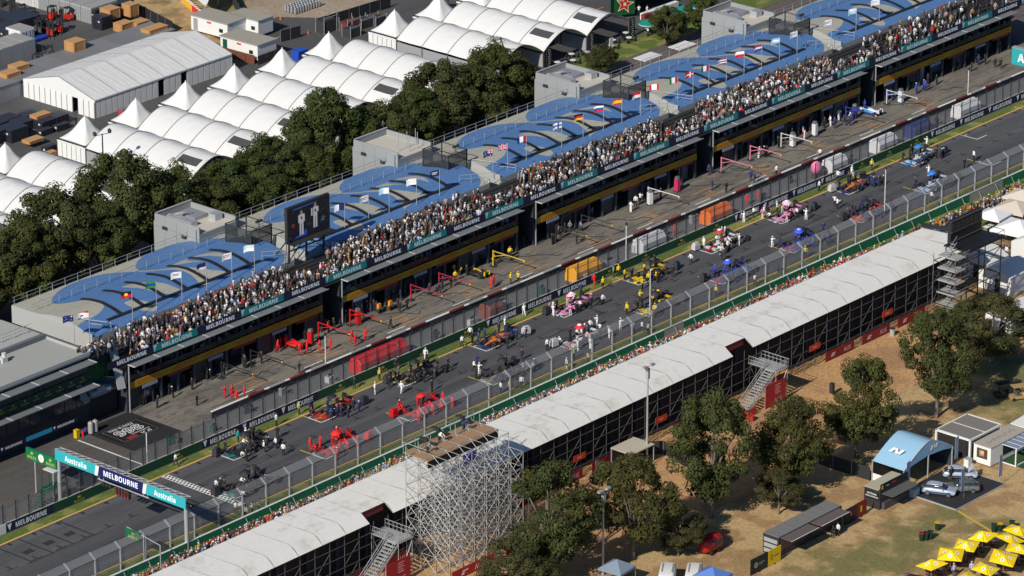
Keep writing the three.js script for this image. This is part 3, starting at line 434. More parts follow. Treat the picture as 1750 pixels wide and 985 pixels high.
  part('body', bb(60, 9.2, 15.5, -101.1, 0, -17.6), M([0.03, 0.033, 0.038], 0.5), c); part('roof', bb(60.4, 0.3, 8.2, -101.2, 9.2, -13.6), M([0.34, 0.35, 0.32], 0.7), c); part('upper_roof', bb(60.4, 0.7, 8, -101.2, 9.2, -22), M([0.37, 0.38, 0.35], 0.7), c); part('roof_ridge', bb(60.4, 0.95, 0.6, -101.2, 9.2, -17.8), M([0.13, 0.14, 0.16], 0.6), c);
  part('roof_parapet', [bb(60.4, 0.45, 0.15, -101.2, 9.45, -9.5), bb(0.2, 0.4, 16, -70.9, 9.4, -17.6)], M([0.36, 0.37, 0.37], 0.6), c);
  for (const [y, z] of [[8.7, -8.9], [5.6, -8.5]]) { for (let i = 0; i < 12; i++) { part('canopy_panel', bb(4.86, 0.1, 1.6, -73.6 - i * 5, y, z), CANOPY, c); part('canopy_rib', bb(0.14, 0.14, 1.6, -71.1 - i * 5, y, z), M([0.5, 0.5, 0.5], 0.5), c); } }
  const grn = print(512, 128, (g, w, h) => { fill(g, w, h, '#02382a'); for (const x of [85, 256, 427]) { crown(g, x, 46, 24, GOLD); word(g, 'ROLEX', x, 94, 30, GOLD, 'serif'); } });
  for (let i = 0; i < 8; i++) part('green_banner', board(6, 1.15, 0.06, -74.2 - i * 6.05, 5.85, -9.65), grn, c);
  for (let i = 0; i < 22; i++) { part('mullion', bb(0.08, 1.9, 0.1, -71.4 - i * 2, 7.0, -9.75), M([0.1, 0.105, 0.11], 0.5), c); part('window_pane', bb(1.86, 1.8, 0.05, -72.4 - i * 2, 7.05, -9.78), GLASS, c); part('lower_pane', bb(1.86, 2.6, 0.05, -72.4 - i * 2, 2.8, -9.78), GLASS, c); }
  for (let i = 0; i < 6; i++) part(i % 2 ? 'blue_banner' : 'navy_banner', board(4.4, 0.6, 0.05, -76.5 - i * 4.5, 1.6, -8.6), i % 2 ? M([0.02, 0.3, 0.5], 0.5) : NAVYM, c);
  for (const [x, z, s] of [[-81.5, -16.2, 1], [-80, -15.9, 0.8], [-86.5, -16.2, 0.9]]) part('roof_unit', [bb(1.1 * s, 0.7, 0.9, x, 9.5, z), cyl(0.3, 0.5, x + 0.2, 10.2, z)], M([0.5, 0.5, 0.48], 0.6), c);
  part('roof_rail', [bar([-71.2, 11, -20], [-110, 11, -20.4], 0.04), bar([-71.2, 10.5, -20], [-110, 10.5, -20.4], 0.03), ...[...Array(9)].map((_, i) => bar([-72 - i * 2.2, 9.9, -20], [-72 - i * 2.2, 11, -20], 0.04))], GALV, c);
  const pd = thing('podium', 'curved grey podium balcony with green backdrop between the two buildings', 'podium', [-69.3, 0, -9.2]);
  const arc = (r0, r1, y0, y1, n = 14) => { const s = new THREE.Shape(); s.absarc(0, 0, r1, PI * 1.04, PI * 1.96, false); s.absarc(0, 0, r0, PI * 1.96, PI * 1.04, true); const g = new THREE.ExtrudeGeometry(s, { depth: y1 - y0, bevelEnabled: false, curveSegments: n }); g.rotateX(PI / 2); return g.translate(0, y1, 0); };
  part('balcony', arc(0.1, 3.4, 3.4, 3.7), M([0.22, 0.23, 0.24], 0.5), pd); part('balcony_front', arc(3.25, 3.42, 3.5, 4.5), M([0.12, 0.125, 0.14], 0.5), pd); part('stripe', arc(3.43, 3.47, 3.75, 3.95), WHITE, pd); part('handrail', arc(3.3, 3.42, 4.55, 4.62), WHITE, pd);
  part('backdrop', bb(5.6, 2.2, 0.1, 0, 4.9, -1.6), print(256, 128, (g, w, h) => { fill(g, w, h, '#06371c'); for (let i = 0; i < 900; i++) { g.fillStyle = pick(['#0c5a28', '#1c7a30', '#083f1e', '#2a8a3c']); g.fillRect(rnd() * w, rnd() * h, 5, 4); } }), pd);
  part('steps', [bb(3.4, 0.5, 1, 0, 3.7, -0.6), bb(1.2, 0.35, 1, 0, 4.2, -0.6)], M([0.3, 0.33, 0.36], 0.5), pd);
  part('side_panel', beam([2.9, 3.5, 0.6], [3.4, 8.6, -1.4], 1.1, 0.3), M([0.26, 0.27, 0.28], 0.5), pd); part('side_panel', beam([-3.2, 3.5, 0.6], [-3.4, 5.8, -0.9], 0.9, 0.3), M([0.26, 0.27, 0.28], 0.5), pd); part('base', bb(6.4, 3.4, 2.4, 0, 0, -1.9), DARK, pd); part('upper_balcony', bb(6.8, 0.5, 3, 0, 8.0, -3), M([0.2, 0.21, 0.22], 0.6), pd); part('glass_front', bb(6.4, 1, 0.05, 0, 7.2, -1.5), GLASS, pd);
}
// ------------------------------------------------------------------ people
const SKIN = [0.34, 0.19, 0.13], HAIR = [0.04, 0.025, 0.018];
const OUT = { // top, bottom, shoes, hat or hair
  W: ['white shirt', [0.72, 0.72, 0.7], [0.015, 0.016, 0.022], [0.015, 0.015, 0.015], HAIR], B: ['black kit', [0.014, 0.014, 0.016], [0.014, 0.014, 0.016], [0.05, 0.05, 0.05], [0.015, 0.015, 0.016]],
  V: ['yellow vest', [0.6, 0.5, 0.06], [0.02, 0.02, 0.025], [0.02, 0.02, 0.02], [0.5, 0.5, 0.45]], S: ['white overalls', [0.74, 0.74, 0.74], [0.74, 0.74, 0.74], [0.1, 0.1, 0.1], [0.6, 0.6, 0.6]],
  T: ['teal shirt', [0.02, 0.3, 0.32], [0.015, 0.1, 0.11], [0.02, 0.02, 0.02], HAIR], N: ['navy kit', [0.02, 0.03, 0.12], [0.015, 0.02, 0.06], [0.04, 0.04, 0.04], [0.02, 0.025, 0.08]],
  R: ['red overalls', [0.62, 0.012, 0.015], [0.6, 0.012, 0.015], [0.05, 0.02, 0.02], [0.55, 0.01, 0.012]], O: ['red-trimmed kit', [0.03, 0.025, 0.06], [0.03, 0.025, 0.06], [0.3, 0.03, 0.02], [0.5, 0.05, 0.03]],
  Y: ['yellow shirt', [0.75, 0.5, 0.01], [0.015, 0.015, 0.015], [0.02, 0.02, 0.02], [0.6, 0.45, 0.02]], G: ['grey clothes', [0.2, 0.21, 0.23], [0.03, 0.03, 0.04], [0.03, 0.03, 0.03], HAIR],
  P: ['pink kit', [0.6, 0.2, 0.36], [0.5, 0.5, 0.52], [0.1, 0.1, 0.1], [0.6, 0.25, 0.4]], L: ['pale blue shirt', [0.4, 0.42, 0.6], [0.08, 0.08, 0.1], [0.05, 0.05, 0.05], [0.5, 0.48, 0.42]], U: ['bright blue kit', [0.03, 0.06, 0.42], [0.02, 0.03, 0.12], [0.03, 0.03, 0.03], [0.03, 0.06, 0.35]],
};
// joints per pose: [ax,ay,az, bx,by,bz, ra, rb, zone]; zones 0 skin 1 top 2 bottom 3 shoe 4 hair
const POSES = (() => {
  const mk = (hip, chest, neck, head, legs, arms) => { const b = [[...hip, ...chest, 0.15, 0.175, 1], [hip[0], hip[1] - 0.04, hip[2], hip[0], hip[1] + 0.04, hip[2], 0.15, 0.15, 2], [...chest, ...neck, 0.16, 0.06, 1], [...neck, ...head, 0.055, 0.1, 0], [head[0], head[1] + 0.05, head[2], head[0] + 0.02, head[1] + 0.07, head[2], 0.108, 0.1, 4]];
    for (const [k, f, h] of legs) { b.push([h[0], h[1], h[2], ...k, 0.1, 0.07, 2], [...k, ...f, 0.068, 0.05, 2], [f[0], f[1] - 0.03, f[2], f[0] - 0.16, f[1] - 0.05, f[2], 0.055, 0.045, 3]); }
    for (const [s, e, w] of arms) { b.push([...s, ...e, 0.065, 0.05, 1], [...e, ...w, 0.048, 0.038, 1], [...w, w[0] + (w[0] - e[0]) * 0.3, w[1] + (w[1] - e[1]) * 0.3, w[2] + (w[2] - e[2]) * 0.3, 0.042, 0.03, 0]); } return b; };
  const P = {};
  P.standing = mk([0, 0.95, 0], [0, 1.34, 0], [0, 1.52, 0], [-0.02, 1.66, 0], [[[-0.01, 0.5, 0.11], [0.02, 0.1, 0.12], [0, 0.92, 0.09]], [[-0.01, 0.5, -0.11], [0.02, 0.1, -0.13], [0, 0.92, -0.09]]], [[[0, 1.42, 0.2], [0.02, 1.15, 0.27], [-0.06, 0.9, 0.27]], [[0, 1.42, -0.2], [0.03, 1.15, -0.27], [-0.08, 0.91, -0.26]]]);
  P.walking = mk([0, 0.93, 0], [-0.03, 1.33, 0], [-0.05, 1.5, 0], [-0.08, 1.64, 0], [[[-0.2, 0.54, 0.1], [-0.24, 0.1, 0.1], [0, 0.9, 0.09]], [[0.1, 0.5, -0.1], [0.36, 0.16, -0.1], [0, 0.9, -0.09]]], [[[0, 1.4, 0.2], [0.14, 1.15, 0.26], [0.1, 0.92, 0.25]], [[0, 1.4, -0.2], [-0.14, 1.16, -0.26], [-0.32, 1.0, -0.24]]]);
  P.crouching = mk([0.1, 0.46, 0], [-0.14, 0.78, 0], [-0.22, 0.94, 0], [-0.3, 1.05, 0], [[[-0.3, 0.5, 0.16], [-0.08, 0.1, 0.15], [0.1, 0.42, 0.1]], [[-0.26, 0.36, -0.17], [0.1, 0.1, -0.16], [0.1, 0.42, -0.1]]], [[[-0.15, 0.86, 0.2], [-0.38, 0.66, 0.24], [-0.6, 0.6, 0.16]], [[-0.15, 0.86, -0.2], [-0.38, 0.68, -0.24], [-0.6, 0.58, -0.14]]]);
  P.leaning = mk([0.05, 0.93, 0], [-0.24, 1.22, 0], [-0.36, 1.34, 0], [-0.46, 1.42, 0], [[[0, 0.5, 0.11], [0.05, 0.1, 0.12], [0.05, 0.9, 0.09]], [[0, 0.5, -0.11], [0.08, 0.1, -0.13], [0.05, 0.9, -0.09]]], [[[-0.26, 1.28, 0.2], [-0.42, 1.04, 0.24], [-0.62, 0.9, 0.18]], [[-0.26, 1.28, -0.2], [-0.44, 1.04, -0.24], [-0.64, 0.92, -0.16]]]);
  P.reaching = mk([0, 0.95, 0], [0, 1.34, 0], [0, 1.52, 0], [-0.03, 1.66, 0], P.standing && [[[-0.01, 0.5, 0.12], [0.02, 0.1, 0.14], [0, 0.92, 0.09]], [[-0.01, 0.5, -0.11], [0.02, 0.1, -0.13], [0, 0.92, -0.09]]], [[[0, 1.42, 0.2], [-0.2, 1.3, 0.28], [-0.4, 1.45, 0.22]], [[0, 1.42, -0.2], [-0.18, 1.24, -0.28], [-0.38, 1.38, -0.16]]]);
  P.sitting = mk([0, 0.5, 0], [-0.02, 0.92, 0], [-0.03, 1.1, 0], [-0.05, 1.24, 0], [[[-0.42, 0.5, 0.13], [-0.42, 0.1, 0.13], [0, 0.5, 0.1]], [[-0.42, 0.5, -0.13], [-0.42, 0.1, -0.13], [0, 0.5, -0.1]]], [[[0, 1.0, 0.2], [-0.1, 0.76, 0.27], [-0.34, 0.72, 0.18]], [[0, 1.0, -0.2], [-0.1, 0.76, -0.27], [-0.34, 0.72, -0.18]]]);
  return P;
})();
const capD = (b, x, y, z) => { const dx = b[3] - b[0], dy = b[4] - b[1], dz = b[5] - b[2], L = dx * dx + dy * dy + dz * dz; let t = L ? ((x - b[0]) * dx + (y - b[1]) * dy + (z - b[2]) * dz) / L : 0; t = t < 0 ? 0 : t > 1 ? 1 : t; return Math.hypot(x - b[0] - dx * t, y - b[1] - dy * t, z - b[2] - dz * t) - (b[6] + (b[7] - b[6]) * t); };
const bodyGeo = {};
for (const [name, bones] of Object.entries(POSES)) {
  const N = 44, mc = new MarchingCubes(N, new THREE.MeshBasicMaterial(), false, false, 20000), sx = 0.72, sy = 0.95, kk = 0.05;
  mc.isolation = 0;
  for (let k = 0; k < N; k++) for (let j = 0; j < N; j++) for (let i = 0; i < N; i++) {
    const x = (i - N / 2) / (N / 2) * sx, y = (j - N / 2) / (N / 2) * sy + 0.93, z = (k - N / 2) / (N / 2) * 0.5; let d = 9;
    for (const b of bones) { const e = capD(b, x, y, z), h = Math.max(kk - Math.abs(d - e), 0) / kk; d = Math.min(d, e) - h * h * kk * 0.25; }
    mc.field[k * N * N + j * N + i] = -d;
  }
  mc.update();
  const n = mc.count, pos = new Float32Array(n * 3); for (let i = 0; i < n; i++) { pos[i * 3] = mc.positionArray[i * 3] * sx; pos[i * 3 + 1] = mc.positionArray[i * 3 + 1] * sy + 0.93; pos[i * 3 + 2] = mc.positionArray[i * 3 + 2] * 0.5; }
  let g = new THREE.BufferGeometry(); g.setAttribute('position', new THREE.BufferAttribute(pos, 3)); g = mergeVertices(g, 1e-4); g.computeVertexNormals();
  const zone = new Uint8Array(g.attributes.position.count), p = g.attributes.position;
  for (let i = 0; i < zone.length; i++) { let best = 9; for (const b of bones) { const e = capD(b, p.getX(i), p.getY(i), p.getZ(i)); if (e < best) { best = e; zone[i] = b[8]; } } }
  // face: nose
  g.userData = { zone }; bodyGeo[name] = g;
}
const clad = {}, PERSON = new THREE.MeshPhysicalMaterial({ vertexColors: true, roughness: 0.85, side: THREE.DoubleSide });
function bodyOf(pose, o) {
  const k = pose + o; if (clad[k]) return clad[k]; const src = bodyGeo[pose], z = src.userData.zone, c = new Float32Array(z.length * 3), pal = [SKIN, OUT[o][1], OUT[o][2], OUT[o][3], OUT[o][4]];
  for (let i = 0; i < z.length; i++) c.set(pal[z[i]], i * 3); const g = new THREE.BufferGeometry(); g.setAttribute('position', src.attributes.position); g.setAttribute('normal', src.attributes.normal); g.setAttribute('uv', new THREE.BufferAttribute(new Float32Array(z.length * 2), 2)); g.setIndex(src.index); g.setAttribute('color', new THREE.BufferAttribute(c, 3)); return clad[k] = g;
}
const people = [];
function person(pose, o, x, z, ry, where, group, y = 0.012) {
  const m = shade(new THREE.Mesh(bodyOf(pose, o), PERSON)); m.name = numbered('person'); m.position.set(x, y, z); m.rotation.y = ry; const s = rr(0.96, 1.04); m.scale.set(s, s, s); scene.add(m);
  people.push([m, `person in ${OUT[o][0]} ${pose} ${where.replace('of the', 'of')}`, x]); tag(m, '', 'person', group); return m;
}
function labelPeople() { // tell apart those whose words coincide by their order from left to right
  const by = {}; for (const p of people) (by[p[1]] ||= []).push(p);
  for (const l in by) { const g = by[l].sort((a, b) => a[2] - b[2]); g.forEach((p, i) => p[0].userData.label = (g.length === 1 ? l : `${l}, ${i ? NTH(i) + ' from left' : 'leftmost'}`).replace(/^(?=(\S+ ){16})(.*) the /, '$2 ')); }
}
// ------------------------------------------------------------------ race cars, nose towards -x
const carGeo = (() => {
  const G = {};
  G.body = loft([[-1.75, 0.17, 0.28, 0.5], [-1.2, 0.24, 0.2, 0.62], [-0.6, 0.33, 0.14, 0.66], [-0.1, 0.4, 0.12, 0.66], [0.35, 0.42, 0.12, 0.72], [0.6, 0.36, 0.12, 0.95, 0, 0.8], [1.1, 0.3, 0.12, 0.86, 0, 0.8], [1.8, 0.2, 0.14, 0.66, 0, 0.8], [2.3, 0.12, 0.2, 0.48, 0, 0.8]]);
  G.nose = loft([[-2.72, 0.09, 0.2, 0.28], [-2.5, 0.13, 0.2, 0.34], [-2.1, 0.15, 0.24, 0.42], [-1.74, 0.172, 0.27, 0.505]], 12);
  G.floor = new THREE.ExtrudeGeometry(new THREE.Shape([[-1.1, 0.35], [-0.7, 0.7], [1.6, 0.7], [2.2, 0.5], [2.4, 0.4], [2.4, -0.4], [2.2, -0.5], [1.6, -0.7], [-0.7, -0.7], [-1.1, -0.35]].map(p => new THREE.Vector2(...p))), { depth: 0.05, bevelEnabled: false }).rotateX(PI / 2).translate(0, 0.12, 0);
  const pod = (s) => loft([[-0.45, 0.16, 0.16, 0.56, s * 0.52], [-0.1, 0.24, 0.14, 0.62, s * 0.5], [0.6, 0.23, 0.14, 0.58, s * 0.46], [1.3, 0.13, 0.14, 0.42, s * 0.34], [1.9, 0.05, 0.14, 0.26, s * 0.22]], 12); G.podL = pod(1); G.podR = pod(-1);
  G.engine = loft([[0.25, 0.1, 0.6, 0.98, 0, 0.9], [0.42, 0.13, 0.6, 1.02, 0, 0.9], [0.9, 0.11, 0.6, 0.98, 0, 0.9], [1.5, 0.05, 0.55, 0.84, 0, 0.9], [2.0, 0.025, 0.5, 0.66, 0, 0.9]], 10);
  G.fwing = merge([bx(0.42, 0.03, 1.9, -2.55, 0.14, 0), bx(0.2, 0.03, 1.84, -2.3, 0.22, 0), bx(0.12, 0.03, 1.8, -2.14, 0.3, 0)]); G.plate = bx(0.62, 0.24, 0.025, -2.4, 0.2, 0);
  G.rwing = merge([bx(0.34, 0.03, 1.0, 2.35, 0.9, 0), bx(0.18, 0.03, 1.0, 2.55, 0.98, 0), bx(0.2, 0.02, 0.8, 2.3, 0.45, 0), bx(0.08, 0.5, 0.03, 2.3, 0.65, 0)]); G.rplate = bx(0.6, 0.55, 0.025, 2.42, 0.74, 0);
  G.halo = tube([[0.35, 0.68, 0.32], [0.1, 0.84, 0.33], [-0.35, 0.9, 0.22], [-0.52, 0.9, 0], [-0.35, 0.9, -0.22], [0.1, 0.84, -0.33], [0.35, 0.68, -0.32]], 0.035, 24, 6); G.haloPost = bar([-0.52, 0.88, 0], [-0.62, 0.6, 0], 0.03);
  G.cockpit = loft([[-0.5, 0.16, 0.5, 0.67], [-0.2, 0.25, 0.5, 0.69], [0.3, 0.24, 0.5, 0.735]], 12);
  const ty = (w) => new THREE.LatheGeometry([[0.19, -w / 2 + 0.02], [0.3, -w / 2], [0.325, -w / 2 + 0.05], [0.33, 0], [0.325, w / 2 - 0.05], [0.3, w / 2], [0.19, w / 2 - 0.02]].map(p => new THREE.Vector2(...p)), 18).rotateX(PI / 2);
  G.tyreF = ty(0.34); G.tyreR = ty(0.42); G.rim = merge([new THREE.CylinderGeometry(0.19, 0.19, 0.28, 14).rotateX(PI / 2), ...[0, 1, 2, 3, 4].map(i => bx(0.05, 0.34, 0.3).rotateZ(i * PI / 5))]);
  G.arms = merge([[-1.65, 0.16, 0.8], [2.0, 0.14, 0.78]].flatMap(([x, a, b]) => [1, -1].flatMap(s => [bar([x - 0.25, 0.3, s * a], [x, 0.28, s * b], 0.022), bar([x + 0.3, 0.3, s * a], [x, 0.28, s * b], 0.022), bar([x - 0.15, 0.5, s * a], [x, 0.4, s * b], 0.02)])));
  G.mirror = bx(0.08, 0.08, 0.2); G.board = bx(1.1, 0.3, 0.03);
  return G;
})();
const LIV = { // body, accent, wing, people
  mercedes: [[0.035, 0.04, 0.045], [0.0, 0.25, 0.24], [0.03, 0.03, 0.035], 'BWB', 'silver and black'], redbull: [[0.012, 0.018, 0.06], [0.6, 0.12, 0.02], [0.5, 0.04, 0.03], 'ONO', 'dark blue and orange'], haas: [[0.014, 0.014, 0.014], [0.3, 0.2, 0.06], [0.014, 0.014, 0.014], 'BBG', 'black and gold'],
  mclaren: [[0.75, 0.19, 0.01], [0.02, 0.05, 0.25], [0.015, 0.02, 0.06], 'NBN', 'bright orange'], pink: [[0.72, 0.28, 0.48], [0.55, 0.55, 0.6], [0.7, 0.3, 0.5], 'WPB', 'pink and white'], renault: [[0.02, 0.02, 0.02], [0.75, 0.55, 0.01], [0.72, 0.52, 0.01], 'BYB', 'yellow and black'],
  alfa: [[0.72, 0.72, 0.72], [0.45, 0.01, 0.02], [0.7, 0.7, 0.7], 'SWB', 'white and dark red'], williams: [[0.6, 0.66, 0.72], [0.03, 0.25, 0.62], [0.6, 0.65, 0.7], 'BNB', 'white and light blue'], ferrari: [[0.6, 0.012, 0.012], [0.02, 0.02, 0.02], [0.58, 0.012, 0.012], 'RRR', 'red'], toro: [[0.02, 0.05, 0.36], [0.5, 0.02, 0.03], [0.03, 0.05, 0.35], 'NUB', 'bright blue and red'],
};
const ORD = ['first', 'second', 'third', 'fourth', 'fifth', 'sixth', 'seventh', 'eighth', 'ninth', 'tenth'];
function raceCar(team, x, z, label) {
  const [bc, ac, wc] = LIV[team], P = (c) => M(c, 0.3, 0.1, { clearcoat: 0.8, clearcoatRoughness: 0.1 }), b = P(bc), a = P(ac), w = P(wc), C = M([0.015, 0.015, 0.017], 0.4), g = carGeo;
  const t = thing('race_car', label, 'race car', [x, 0.012, z], rr(-0.04, 0.04), 'race cars on the grid');
  part('chassis', g.body, b, t); part('nose', g.nose, team === 'mercedes' || team === 'pink' || team === 'ferrari' || team === 'mclaren' ? b : a, t); part('floor', g.floor, C, t); part('sidepod', g.podL, team === 'renault' || team === 'haas' ? b : (team === 'alfa' || team === 'williams' ? a : b), t); part('sidepod', g.podR, b, t); part('engine_cover', g.engine, team === 'alfa' || team === 'redbull' || team === 'renault' || team === 'williams' ? a : b, t);
  const f = part('front_wing', g.fwing, w, t); for (const s of [-1, 1]) part('endplate', g.plate, w, f, [0, 0, s * 0.95]); const r = part('rear_wing', g.rwing, w, t); for (const s of [-1, 1]) part('endplate', g.rplate, team === 'mclaren' ? a : w, r, [0, 0, s * 0.5]);
  part('halo', [g.halo, g.haloPost], C, t); part('cockpit', g.cockpit, C, t); part('suspension', g.arms, C, t); for (const s of [-1, 1]) part('mirror', g.mirror, b, t, [-0.55, 0.75, s * 0.5]);
  for (const [wx, wz, k] of [[-1.65, 0.8, 0], [-1.65, -0.8, 0], [1.98, 0.76, 1], [1.98, -0.76, 1]]) { const o = new THREE.Group(); o.name = 'wheel'; o.position.set(wx, 0.33, wz); t.add(o); part('tyre', k ? g.tyreR : g.tyreF, TYRE, o); part('rim', g.rim, M([0.1, 0.1, 0.1], 0.4, 0.6), o); }
  return t;
}
const umbGeo = (() => { const r = []; for (let i = 0; i <= 5; i++) { const t = i / 5, ring = []; for (let j = 0; j < 24; j++) { const a = j / 24 * 2 * PI; const k = 1 - 0.07 * (j % 3 === 0 ? 0 : 1) * t; ring.push([Math.cos(a) * t * 0.72 * k, 0.36 * (1 - t * t), Math.sin(a) * t * 0.72 * k]); } r.push(ring); } return skin(r, true); })();
function parasol(x, y, z, c, label, ry = 0, c2) { const t = thing('golf_umbrella', label, 'umbrella', [x, y, z], ry, 'umbrellas shading the race cars'); const m = part('canopy', umbGeo, M(c, 0.7), t, [0, 1.75, 0]); m.rotation.z = 0.25; if (c2) { const q = part('canopy_centre', umbGeo, M(c2, 0.7), t, [-0.01, 1.9, 0]); q.scale.set(0.62, 0.8, 0.62); q.rotation.z = 0.25; } part('shaft', bar([0, 0.9, 0], [0.02, 2.1, 0], 0.015), STEEL, t); return t; }
function trolley(x, z, c, label, ry = 0) { const t = thing('equipment_trolley', label, 'trolley', [x, 0.012, z], ry, 'trolleys beside the race cars'); part('cabinet', [bb(1.1, 0.75, 0.7, 0, 0.2, 0), bb(0.8, 0.25, 0.5, 0, 0.95, 0)], M(c, 0.4), t); part('handle', bar([0.6, 0.7, -0.25], [0.85, 1.0, -0.25], 0.02), STEEL, t); for (const [a, b] of [[-0.4, 0.3], [0.4, 0.3], [-0.4, -0.3], [0.4, -0.3]]) part('wheel', new THREE.CylinderGeometry(0.1, 0.1, 0.06, 10).rotateX(PI / 2).translate(a, 0.1, b), TYRE, t); return t; }
const pitRow = ['mercedes', 'redbull', 'haas', 'mclaren', 'pink', 'renault', 'alfa', 'pink', 'mclaren', 'williams'], fenRow = ['mercedes', 'ferrari', 'ferrari', 'haas', 'alfa', 'renault', 'toro', 'toro', 'redbull', 'williams'];
{
  const SPOT = [[-2.6, -1.3, 'by the nose', 0.2], [-2.4, 1.5, 'by the front wing', -0.6], [-1.2, 1.55, 'by the front wheel', 1.57], [0.1, 1.35, 'beside the cockpit', 1.57], [0.4, -1.35, 'beyond the cockpit', -1.57], [1.9, 1.6, 'by the rear wheel', 1.57], [2.0, -1.6, 'beyond the rear wheel', -1.57], [3.3, 0.5, 'behind the rear wing', 0.1]];
  for (const [row, z, word_, x0] of [[pitRow, 11.45, 'pit-side', -64.2], [fenRow, 19.8, 'fence-side', -72.4]]) row.forEach((team, k) => {
    const x = x0 + 16 * k + rr(-0.3, 0.3), which = `${ORD[k]} ${word_} car`, L = LIV[team];
    raceCar(team, x, z, `${L[4]} race car, ${ORD[k]} in the ${word_} row`);
    SPOT.forEach(([dx, dz, wh, ry], i) => { if (i === 7 && k % 2) return; person(i === 3 ? 'leaning' : (i + k) % 3 === 0 ? 'standing' : (i + k) % 3 === 1 ? 'crouching' : i % 2 ? 'reaching' : 'leaning', L[3][i % 3], x + dx + rr(-0.15, 0.15), z + dz + rr(-0.12, 0.12), -ry + PI * (dz < 0 ? 0 : 0) + (dz > 0 ? -0 : 0), `${wh} of the ${which}`, 'crew around the grid cars'); });
    trolley(x + (k % 2 ? 4.3 : -4.1), z + (k % 2 ? 1.2 : -1.4), team === 'ferrari' ? [0.55, 0.01, 0.01] : team === 'mclaren' || team === 'alfa' ? [0.5, 0.5, 0.5] : [0.04, 0.04, 0.05], `equipment trolley by the ${which}`, rr(-0.3, 0.3));
    const ts = thing('tyre_stack', `stack of wrapped tyres by the ${which}`, 'tyres', [x + 3.6, 0.012, z - 1.6], rr(0, 1), 'tyre stacks on the grid'); for (let q = 0; q < 4; q++) { const w = part('tyre', carGeo.tyreR, M(team === 'ferrari' ? [0.3, 0.01, 0.01] : [0.02, 0.02, 0.024], 0.7), ts, [q % 2 ? 0.36 : -0.36, 0.22 + (q > 1 ? 0.44 : 0), 0]); w.rotation.x = PI / 2; }
    const fn = thing('cooling_fan', `cooling fan unit on the sidepod of the ${which}`, 'fan', [x - 0.2, 0.55, z + 0.62], rr(-0.2, 0.2), 'cooling fans on the grid cars'); part('housing', new THREE.CylinderGeometry(0.24, 0.3, 0.3, 12).rotateZ(0.4), BLACK, fn); part('duct', tube([[0.1, 0, 0], [0.5, -0.2, 0.2], [0.9, -0.5, 0.4]], 0.07, 10, 6), M([0.25, 0.26, 0.28], 0.4), fn);
    const jk = thing('quick_jack', `quick lift jack at the nose of the ${which}`, 'jack', [x - 3.1, 0.012, z + 0.2], rr(-0.3, 0.3), 'jacks on the grid'); part('frame', [bb(1.0, 0.12, 0.5, 0, 0.06, 0), bar([-0.4, 0.15, 0], [-1.0, 0.95, 0], 0.03), bar([-1.0, 0.95, -0.2], [-1.0, 0.95, 0.2], 0.03)], M(LIV[team][1], 0.5), jk); for (const q of [-0.25, 0.25]) part('wheel', new THREE.CylinderGeometry(0.1, 0.1, 0.06, 10).rotateX(PI / 2).translate(-0.3, 0.1, q), TYRE, jk);
    one('grid_cable', tube([[x + 3.4, 0.05, z - 1.2], [x + 2.8, 0.05, z - 2.2], [x + 0.6, 0.05, z - 2.0], [x - 1.2, 0.05, z - 2.3], [x - 3.6, 0.05, z - 1.5]], 0.035, 26, 5), BLACK, `black power cable along the ${which}`, 'cable', [0, 0, 0], 0, 'power cables on the grid');
    const U = { ferrari: [[0.62, 0.012, 0.012]], pink: [[0.7, 0.42, 0.52], [0.75, 0.68, 0.7]], alfa: [[0.5, 0.02, 0.03], [0.75, 0.75, 0.75]], toro: [[0.03, 0.08, 0.6], [0.3, 0.4, 0.75]], renault: [[0.02, 0.02, 0.022]], redbull: [[0.01, 0.012, 0.03]], mercedes: [[0.012, 0.014, 0.02]], williams: [[0.02, 0.16, 0.5]], haas: [[0.016, 0.016, 0.016]] }[team];
    if (U) parasol(x + 0.2, 0.1, z - 0.6, U[0], `umbrella held over the cockpit of the ${which}`, rr(-1, 1), U[1]);
    if (k % 2 === 0) for (let j = 0; j < 2; j++) { const tb = part('tyre', carGeo.tyreR, TYRE, thing('spare_wheel', `${j ? 'right' : 'left'} spare wheel lying by the ${which}`, 'wheel', [x + 3.6 + j * 0.8, 0.24, z + 1.7 - j * 0.5], 0, 'spare wheels on the grid')); tb.rotation.x = PI / 2; }
  });
